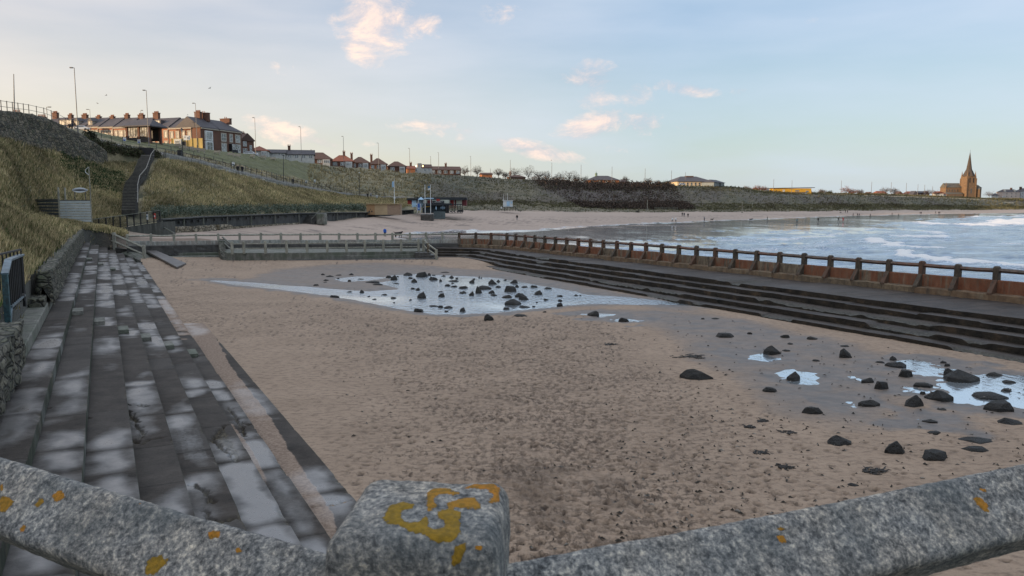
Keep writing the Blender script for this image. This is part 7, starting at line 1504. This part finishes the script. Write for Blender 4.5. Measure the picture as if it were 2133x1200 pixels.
# the pale marks of the dark board: the photograph shows letter-like strokes that cannot be read as a word
def stroke(px0, px1, y0, y1): p, q = BX(px0, px1, y0, y1, DB+.2); mb_.box(((p.x+q.x)/2, DB+.19, (p.z+q.z)/2), (q.x-p.x, .04, q.z-p.z))
def ring_(cx, cy, r, a0, a1): c = atd(cx, cy, DB+.2); mb_.tube([(c.x+r*math.sin(t), DB+.19, c.z+r*math.cos(t)) for t in np.linspace(a0, a1, 10)], .035, 5)
mb_ = MB(); ring_(903.4, 420.5, .30, -.3, -2.9); ring_(906.2, 420.2, .22, 1.57, 4.71); ring_(912.4, 420.6, .22, 0, 6.28)
for v in ((907.9, 908.6, 418.8, 421.6), (909.3, 909.9, 419.4, 422), (915.3, 915.8, 419, 422.2), (916.6, 917.1, 419, 422.2), (918.4, 918.9, 418.8, 422), (920.4, 922.4, 420, 420.6)): stroke(*v)
mb_.build('sign_marks', white, cf, world=True)
for px, w, z0, z1 in ((908.5, 2.6, 428.5, 438), (918.8, 1.6, 429.5, 436), (922.6, 2.4, 428, 437), (926, 1.8, 430, 436)):
    c0, c1 = atd(px, z1, DB-.5), atd(px, z0, DB-.5); t_ = thing('surfboard', c0, {908.5: 'tallest pale surfboard leaning by the cafe wall', 918.8: 'short pale surfboard second along the cafe wall', 922.6: 'pointed pale surfboard third along the cafe wall', 926: 'small pale surfboard at the right end of the cafe wall'}[px], 'surfboard', 'surfboards leaning on the cafe'); H = c1.z-c0.z; W = w*DB/F/1; mb = MB(); up = [Vector((-W/2*math.sin(math.pi*k/10)**.7, 0, H*k/10)) for k in range(11)]; dn = [Vector((-v.x, 0, v.z)) for v in up]
    mb.add(up+dn, [(k, k+1, 12+k, 11+k) for k in range(10)]); mb.add([v+Vector((0, .1, 0)) for v in up+dn], [(k, 11+k, 12+k, k+1) for k in range(10)]); mb.build('board', BLUP, t_); mb = MB(); mb.box((0, -.02, H/2), (.04, .02, H*.9)); mb.build('stringer', black, t_)
for px in (888, 891, 893.5): c_ = atd(px, 430.5, DB-.3); mb = MB(); mb.box((c_.x, DB-.12, c_.z), (.22, .08, .25)); mb.build('menu_letter', YB, cf, world=True)
cf2 = thing('beach_huts', atd(945, 428, DB+3), 'row of red and white beach huts with dark roofs at the right of the cafe', 'beach hut')
for a, b, m in ((936.5, 938, RENDER), (938.2, 945.2, REDP), (945.4, 946.9, RENDER), (947.1, 950.2, MAR), (950.4, 962, SAGE), (962.4, 971.5, MAR)): pan('hut_wall', a, b, 416 if m is not MAR else 416.6, 428.7, DB+2.5 if m is not MAR else DB+2.6, m, 3, cf2)
pan('roof', 935, 972, 411.5, 416.2, DB+2.2, ROOFD, 4.5, cf2)
cf3 = thing('beach_huts', atd(860, 425, DB+4), 'red and pale blue huts with dark roofs left of the cafe', 'beach hut')
pan('red_hut', 849, 857.5, 416, 425, DB+4, REDP, 3, cf3); pan('blue_wall', 858, 884, 417, 431, DB+3.6, BLUP, 3, cf3); pan('blue_door', 867, 871, 417, 431, DB+3.4, steel, .15, cf3); pan('roof', 847, 884, 412.8, 417, DB+3.2, ROOFD, 5, cf3)
def tent(px, py, w, h_, D, label, mat): p = atd(px, py, D); t = thing('gazebo', p, label, 'canopy'); W = w*D/F; H = h_*D/F; mb = MB(); b = [Vector((x*W/2, y*W/3, 0)) for x, y in ((-1, -1), (1, -1), (1, 1), (-1, 1))]; mb.hexa([v-Vector((0, 0, .12)) for v in b], b); mb.hexa(b, [Vector((v.x*.03, v.y*.03, H)) for v in b]); mb.build('canopy', mat, t); mb = MB(); [mb.beam((v.x*.9, v.y*.9, 0), (v.x*.9, v.y*.9, -2.2), .08, .08, up=(0, 1, 0)) for v in b]; mb.build('poles', white, t)
tent(877, 415.5, 12, 5, DB+.2, 'pale pointed gazebo canopy left of the flagpoles', BLUP)
pq = thing('awning_screen', atd(892, 414, DB-1), 'narrow white horizontal awning bar behind the two flagpoles', 'awning'); pan('fabric', 882.5, 902.5, 412.3, 414.3, DB-1, BLUP, 1.0, pq)
bb = thing('banner', atd(872, 436, DB-3), 'bright blue upright banner board on two white posts', 'banner'); pan('panel', 869.5, 876.5, 424, 438, DB-3, BLU2, .12, bb); pan('post', 868.6, 869.4, 422, 443.5, DB-3, white, .1, bb); pan('post', 875.2, 875.9, 424, 443.5, DB-3.15, white, .1, bb)
pan('emblem', 871.2, 873.6, 432.5, 435.5, DB-3.08, BLUP, .05, bb)
vt = thing('slatted_table', atd(864, 427, DB-2), 'pale blue slatted picnic table tipped beside the blue banner', 'table'); pan('top', 859, 869, 424, 426.6, DB-2, BLUP, 1.0, vt)
mb = MB(); mb.beam(atd(862, 427, DB-1.9), atd(869, 432, DB-1.9), .12, .12); mb.beam(atd(866, 427, DB-1.9), atd(860, 432, DB-1.9), .12, .12); mb.build('legs', BLUP, vt, world=True)
# terrace furniture in front: wooden counter, dark frames
tr = thing('cafe_terrace', atd(947, 441, DB-3), 'dark timber cafe terrace with posts, counter and benches on the sand', 'terrace'); pan('counter', 936, 951, 428.8, 434, DB-1.5, TIMB2, 1.2, tr)
for px in (929, 934, 941, 947, 953, 958, 962): pan('post', px, px+1.2, 426, 444.5, DB-2.5, black, .25, tr)
pan('beam', 928, 963, 425, 426.6, DB-2.5, ROOFD, .3, tr); pan('dark_screen', 928.5, 935, 427.5, 443, DB-2.2, black, .2, tr)
for px in (937, 944, 951, 956): pan('bench', px, px+4, 439.5, 441.5, DB-3.2, ROOFD, .8, tr)
pan('end_block', 953, 964.5, 437, 441.7, DB-3, black, 2, tr); pan('deck', 930, 962, 443.4, 444.6, DB-4, CONCD, 4, tr)
wl = thing('concrete_block', atd(880, 452, 193), 'dark concrete wall block at the foot of the two flagpoles', 'block'); mb = MB(); p, q = BX(876, 902, 445.5, 456, 193); mb.box(((p.x+q.x)/2, 194.5, (p.z+q.z)/2-.4), (q.x-p.x, 3, q.z-p.z+.8)); mb.build('block', CONCD, wl, world=True, bevel=.2, rough=.08)
w2 = thing('low_wall', atd(915, 449, 198), 'pale teal concrete wall in front of the cafe', 'wall'); mb = MB(); p, q = BX(903, 927, 441, 451.5, 199); mb.box(((p.x+q.x)/2, 199.5, (p.z+q.z)/2-.3), (q.x-p.x, .8, q.z-p.z+.6)); mb.build('panel', simple('pale_teal_concrete', (.10, .13, .135), (.05, .065, .07), 1.5), w2, world=True, bevel=.05, rough=.02)
FLG = simple('flag_blue', (.10, .22, .36), (.07, .16, .28), 4); M_FW = simple('flag_white', (.7, .72, .72), (.6, .62, .62), 4)
def flagpole(px, yt, yb, D, label, flag=None):
    b, t_ = atd(px+.6, yb, D), atd(px, yt, D); t = thing('flagpole', b, label, 'flagpole'); mb = MB(); mb.tube([b-Vector((0, 0, .5)), t_], [.09, .06], 8); mb.build('pole', M_FW, t, world=True)
    if flag:
        for k, (dx, y0, y1, m) in enumerate(flag):
            mb = MB(); a, b2 = atd(px, y0, D), atd(px, y1, D); n = 6; L_ = dx*D/F; V = []
            for i in range(n+1): x = t_.x+L_*i/n; w = .12*math.sin(i*1.6); V += [(x, D+w, a.z-abs(L_)*.10*i/n), (x, D+w, b2.z-abs(L_)*.35*i/n)]
            mb.add(V, [(2*i, 2*i+2, 2*i+3, 2*i+1) for i in range(n)]); mb.add([(x, y+.03, z) for x, y, z in V], [(2*i, 2*i+1, 2*i+3, 2*i+2) for i in range(n)]); mb.build('flag', m, t, world=True)
flagpole(821, 372, 425.5, 187, 'tall white flagpole with a pale blue flag behind the timber cabins', [(-4.5, 378, 389, BLUP)])
flagpole(885, 385, 446, 194, 'left one of two white flagpoles in front of the cafe', [(-1.6, 391, 393.5, M_FW)])
flagpole(896.5, 385, 446, 194, 'right one of two white flagpoles before the cafe with a small flag', [(-5.5, 387.5, 391.5, FLG), (-5.5, 391.5, 394.5, M_FW)])
# lifeguard cabin
DL = 250.0; lg = thing('lifeguard_cabin', atd(1058, 440, DL), 'small white lifeguard cabin raised on legs with a ramp on the beach', 'lifeguard cabin'); CABW = simple('cabin_white', (.62, .66, .66), (.52, .56, .57), 2, .7, .1)
pan('cabin', 1048, 1068, 418, 430.8, DL, CABW, 3.2, lg); pan('roof', 1047, 1069, 417, 418, DL-.3, CABW, 3.8, lg); pan('shutter', 1055.5, 1062, 419.5, 429, DL-.1, BLUP, .08, lg); pan('window', 1064, 1067, 420, 424, DL-.1, BLUP, .08, lg); pan('platform', 1044, 1074, 430.9, 431.9, DL-.6, iron, 4.2, lg)
for px in (1045, 1050, 1056, 1062, 1068, 1073): pan('leg', px, px+1.1, 431.9, 439.5, DL-.5, iron, .2, lg)
mb = MB(); mb.beam(atd(1073, 431.5, DL-.5), atd(1085, 441.5, DL-.5), .12, .9, up=(0, 1, 0)); mb.build('ramp', iron, lg, world=True)
for px, y0 in ((1048.6, 405.5), (1057.2, 402.5)): mb = MB(); mb.tube([atd(px, 418, DL), atd(px, y0, DL)], .06, 6); mb.build('mast', white, lg, world=True)
pan('tank', 1043, 1046, 431, 434.5, DL-1, white, .6, lg)
# beach posts and barrier
for px, y0, y1, dm, lb in ((1348.5, 416, 437.5, 250, 'white marker post on the beach in front of the dark scrub'), (1546, 422, 443.5, 300, 'tall pale marker post on the beach below the cream building'), (1567, 423, 436, 300, 'shorter pale post among the dunes right of the tall marker post')):
    b = hit(px, y1, dm); t_ = thing('marker_post', b, lb, 'post'); mb = MB(); mb.tube([b-Vector((0, 0, .4)), atd(px, y0, b.y)], [.16, .13], 8); mb.build('post', PALE, t_, world=True); mb = MB(); mb.cyl((0, 0, -.1), .55, .45, 10, .4); mb.build('foot', CONC, t_)
def barrier(pxa, pxb, py, label, dm=250):
    a, b = hit(pxa, py, dm), hit(pxb, py, dm); b = Vector((b.x, a.y, a.z)); t = thing('timber_barrier', a, label, 'barrier'); n = 6
    for k in range(n+1): p = a.lerp(b, k/n); mb = MB(); mb.beam(p-Vector((0, 0, .4)), p+Vector((0, 0, 1.3)), .16, .16, up=(0, 1, 0)); mb.build('post', CONC, t, world=True)
    for z in (.45, 1.1): mb = MB(); mb.beam(a+Vector((0, 0, z)), b+Vector((0, 0, z)), .10, .14); mb.build('rail', CONC, t, world=True)
barrier(1364, 1398, 437, 'low timber rail barrier at the top of the beach near the white marker post')
barrier(1263, 1290, 425.5, 'faint pale rail fence at the foot of the dark scrub')
railing('fence', kline(7, (1385, 1440, 1500, 1540), .5, 0), 6, 1.3, 'low fence along the cliff edge in front of the cream building', CREAM)
railing('fence', kline(7, (1705, 1740, 1780), .5, 0), 4, 1.2, 'pale fence on the cliff edge right of the yellow building', CREAM)
cwl = thing('cliff_wall', GP(1950, 850), 'thin pale boundary wall along the cliff top leading to the church', 'wall'); path = []; zl = []; zh = []
for p in (1802, 1850, 1900, 1950, 2000, 2050, 2062): Dk, Zk = keyDZ(p); path.append((to_world(p, Dk[7]+1, Zk[7]), Dk[7]+1)); zl.append(Zk[7]-1); zh.append(Zk[7]+.9)
wallgrid('wall', path, zl, zh, .6, CREAM, .1, cwl, nz=3, step=4)
# small notices on the path railings
for px, py, dm, lb in ((260, 301, 120, 'upper blue and white notice on the path railing near the shelter'), (290, 305, 120, 'blue and white notice on the path railing right of the upper one'), (486.5, 351, 140, 'white notice on the path railing beside the walking couple'), (638, 386, 160, 'left white notice on the lower path railing'), (656, 384, 160, 'right white notice on the lower path railing'), (785, 416, 200, 'white notice near the end of the path before the tall flagpole'), (822, 419, 200, 'white notice beside the foot of the tall flagpole'), (98, 0, 0, None)):
    if not lb: continue
    b = hit(px, py, dm); t_ = thing('notice', b, lb, 'notice', 'small notices along the path'); mb = MB(); mb.box((0, 0, .95), (.55, .05, .75)); mb.build('plate', white, t_); mb = MB(); mb.box((0, .05, .3), (.08, .05, 1.6)); mb.build('post', iron, t_); mb = MB(); mb.box((0, -.035, .8), (.4, .02, .25)); mb.build('print', BLU2 if px < 400 else steel, t_)
# ------------------------------------------------------------------ people and dogs
def skin_body(pts, edges, rad, name, sub=1):
    me = bpy.data.meshes.new(name); me.from_pydata(pts, edges, []); o = bpy.data.objects.new(name, me); COL.objects.link(o); m = o.modifiers.new('s', 'SKIN'); me.skin_vertices.data if hasattr(me.skin_vertices, 'data') else None
    for i, r in enumerate(rad): me.skin_vertices[0].data[i].radius = (r[0], r[1]) if isinstance(r, tuple) else (r, r)
    me.skin_vertices[0].data[0].use_root = True; s = o.modifiers.new('u', 'SUBSURF'); s.levels = sub
    bpy.context.view_layer.update(); d = bpy.context.evaluated_depsgraph_get(); n = bpy.data.meshes.new_from_object(o.evaluated_get(d)); bpy.data.objects.remove(o); n.polygons.foreach_set('use_smooth', [True]*len(n.polygons)); return n
def person_mesh(pose):
    st = {'walk': .30, 'stand': .10}[pose]; ar = {'walk': .20, 'stand': .04}[pose]
    P = [(0, 0, .95), (0, 0, 1.18), (0, .0, 1.42), (0, 0, 1.52), (0, .01, 1.62), (0, .01, 1.72), (.10, 0, .86), (.11, -st*.5, .48), (.11, -st+.05, .07), (.12, -st-.13, .03), (-.10, 0, .86), (-.11, st*.35, .48), (-.11, st, .10), (-.12, st-.14, .03),
         (.20, 0, 1.40), (.26, ar*.6, 1.14), (.26, ar*.4-.1, .90), (.25, ar*.3-.15, .80), (-.20, 0, 1.40), (-.26, -ar*.4, 1.14), (-.26, -ar*1.1, .92), (-.25, -ar*1.3, .82)]
    E = [(0, 1), (1, 2), (2, 3), (3, 4), (4, 5), (0, 6), (6, 7), (7, 8), (8, 9), (0, 10), (10, 11), (11, 12), (12, 13), (2, 14), (14, 15), (15, 16), (16, 17), (2, 18), (18, 19), (19, 20), (20, 21)]
    Rr = [(.17, .13), (.17, .13), (.18, .12), .07, (.085, .10), (.07, .09), .10, .075, .05, .045, .10, .075, .05, .045, .085, .06, .05, .04, .085, .06, .05, .04]
    return skin_body(P, E, Rr, 'body')
SKIN = simple('skin', (.45, .28, .20), (.36, .22, .15), 5, .6, 0)
PM = {k: person_mesh(k) for k in ('walk', 'stand')}
COLS = {'blue': (.02, .12, .50), 'black': (.012, .012, .014), 'white': (.75, .75, .74), 'teal': (.03, .12, .14), 'red': (.45, .05, .06), 'grey': (.22, .22, .23), 'navy': (.015, .02, .045)}
CM = {k: simple('coat_'+k, v, tuple(x*.8 for x in v), 6, .85, .1) for k, v in COLS.items()}; HAIR = simple('dark_hair', (.03, .02, .015), (.02, .015, .01), 8)
_pc = {}
def person(p, h, coat, legs, pose, rz, label, group='people walking on the beach'):
    key = (coat, legs, pose)
    if key not in _pc:
        me = PM[pose].copy(); me.materials.clear(); [me.materials.append(m) for m in (CM[coat], CM[legs], SKIN, HAIR, CM['black'])]
        for f in me.polygons: c = f.center; f.material_index = 1 if c.z < .88 and abs(c.x) < .19 else 0; f.material_index = 4 if c.z < .09 else 2 if c.z > 1.53 and c.y < 0.03 and c.z < 1.74 else 3 if c.z > 1.56 else 2 if (abs(c.x) > .2 and c.z < .84) else f.material_index
        _pc[key] = me
    o = link('person', _pc[key], None, p, rz); o.scale = (h/1.80,)*3; return tag(o, label, 'person', group)
def on_beach(px, py, dm=95): return hit(px, py, dm, 900)
PPL = [(802,494,'blue','black','walk',.3,'person in a bright blue coat walking behind the end wall',None),(1077,460,'black','grey','walk',-.4,'lone person in dark coat and pale trousers below the lifeguard cabin',None),(1331,443,'black','black','walk',.8,'dark figure with a dog near the white marker post',None),
 (1421,451,'black','black','walk',.2,'left one of a dark pair walking high on the middle beach',None),(1425,451.5,'navy','black','stand',.4,'right one of a dark pair walking high on the middle beach',None),(1433,453,'black','black','walk',0,'dark figure just right of the walking pair on the middle beach',None),
 (1400.5,463,'white','black','walk',.1,'left one of two people in white coats at the edge of the wet sand',None),(1407.5,463,'white','black','walk',-.1,'right one of two people in white coats at the edge of the wet sand',None),(1467,461,'grey','black','stand',.5,'person in grey standing right of the white coated couple',None),
 (1598,460,'black','black','walk',1.2,'dark figure alone on the wet shore below the cream building',None),(1660,466,'teal','black','walk',.6,'person in dark teal nearest the water edge',None),(1704,463,'black','black','walk',-.8,'person in black wading at the shore right of the teal figure',None),
 (1746.5,462,'black','black','walk',.3,'person in black beside the one in red at the shore',None),(1756,462,'red','red','walk',.2,'person dressed in red at the water edge',None),(1761,443.5,'black','black','walk',.2,'left one of two tiny figures high on the beach right of the yellow building',None),(1765.5,443.5,'navy','black','stand',.2,'right one of two tiny figures high on the beach right of the yellow building',None),
 (1777,450,'black','black','walk',.9,'tiny dark figure left of a close couple on the far beach',None),(1786,451,'black','black','walk',.1,'left one of a close couple on the far beach',None),(1789.5,451,'navy','black','walk',.1,'right one of a close couple on the far beach',None),(1813,452,'black','black','walk',.5,'lone tiny figure right of the far close couple',None),
 (1858,449.5,'black','black','walk',.5,'tiny figure on the far sand, left of another lone walker',None),(1871.5,452,'black','black','walk',.5,'lone walker at the far water edge below the pointed gable house',None),(1916.5,446.5,'black','black','walk',0,'left one of a far pair below the church path',None),(1919,446.5,'navy','black','walk',0,'right one of a far pair below the church path',None),
 (1949,445.5,'black','black','walk',0,'farthest lone figure left of a dark group near the church',None),(1955,446,'black','black','stand',0,'figure in the dark group on the far beach left of the church',None),(1957.5,446,'navy','black','stand',0,'second figure in the dark group on the far beach left of the church',None)]
for px, py, c, l, po, rz, lb, _ in PPL: person(on_beach(px, py), 1.78, c, l, po, rz, lb)
for px, py, c, l, rz, lb in ((495.5,361.5,'black','black',.4,'left one of a couple in black walking on the sloping path'),(505,362.5,'black','navy',.4,'right one of a couple in black walking on the sloping path'),(610.5,385.5,'black','black',.3,'person in black alone on the lower sloping path'),(772.5,413,'grey','black',.2,'person at the lower end of the path before the beach huts'),(766,413.5,'black','black',.2,'dark figure left of another at the lower end of the path'),
    (145,264,'black','black',0,'left figure of the group at the top of the path by the tallest lamp'),(150.5,270,'navy','black',.5,'middle figure of the group at the top of the path by the tallest lamp'),(156,271,'black','grey',-.4,'right figure of the group at the top of the path by the tallest lamp')):
    person(hit(px, py, 100), 1.8, c, l, 'walk', rz, lb, 'people on the sloping path')
bsh = GP(187, keyDZ(187)[0][6]+1); t_ = thing('dark_bush', bsh, 'round black bush beside the upper end of the path', 'bush'); o = twiggy('foliage', [(0, 0, .2, 1)], [(.02, .025, .015), (.03, .03, .02)], 1.1, 4, 500, 1.0); o.parent = t_
dP = [(0, 0, .42), (0, .25, .44), (0, .45, .43), (0, -.22, .43), (0, -.36, .55), (0, -.46, .60), (0, -.58, .57), (.09, -.22, .25), (.09, -.24, .03), (-.09, -.18, .25), (-.09, -.10, .03), (.09, .48, .28), (.09, .52, .03), (-.09, .42, .28), (-.09, .36, .03), (0, .62, .52), (0, .74, .60)]
dE = [(0, 1), (1, 2), (0, 3), (3, 4), (4, 5), (5, 6), (3, 7), (7, 8), (3, 9), (9, 10), (2, 11), (11, 12), (2, 13), (13, 14), (2, 15), (15, 16)]; dR = [.14, .12, .11, .13, .07, .08, .04, .045, .028, .045, .028, .05, .028, .05, .028, .025, .018]
dm_ = skin_body(dP, dE, dR, 'dog'); dm_.materials.clear(); dm_.materials.append(CM['black'])
for px, py, s, lb in ((831,495.5,1.9,'large black dog on the wet sand right of the person in blue'),(1327.5,443.5,1.3,'small dark dog beside the figure near the white marker post'),(1483.5,459.5,1.2,'small dark dog right of the person in grey'),(1565,460,1.4,'dark dog on the wet shore left of a lone figure'),(1751,444,1.2,'small dog near the two tiny figures high on the far beach')):
    o = link('dog', dm_, None, on_beach(px, py), rnd.uniform(.5, 2)); o.scale = (s,)*3; tag(o, lb, 'dog', 'dogs on the beach')
# gulls in the sky
gm = MB(); gm.tube([(0, -.25, 0), (0, 0, 0), (0, .3, 0)], [.02, .08, .02], 6); gm.add([(0, -.08, .02), (.35, -.05, .16), (.75, .08, .06), (.35, .12, .14), (0, .12, .02)], [(0, 1, 2, 3, 4)]); gm.add([(0, -.08, .02), (-.35, -.05, .16), (-.75, .08, .06), (-.35, .12, .14), (0, .12, .02)], [(4, 3, 2, 1, 0)])
g0 = None
for px, py, D, lb in ((221.5, 198.5, 180, 'gull in the sky above the left terrace houses'), (203, 215.5, 220, 'distant gull low over the terrace chimneys'), (437, 184, 200, 'gull in the sky above the corner brick house'), (1148.5, 334, 300, 'gull flying just above the lamp in the bare trees'), (391, 239.5, 260, 'tiny gull left of the corner house roof')):
    p = atd(px, py, D)
    if g0 is None: g0 = gm.build('gull', CM['grey']); o = g0
    else: o = g0.copy(); COL.objects.link(o)
    o.location = p; o.rotation_euler = (rnd.uniform(-.3, .3), rnd.uniform(-.5, .5), rnd.uniform(0, 3)); tag(o, lb, 'bird', 'gulls in flight')
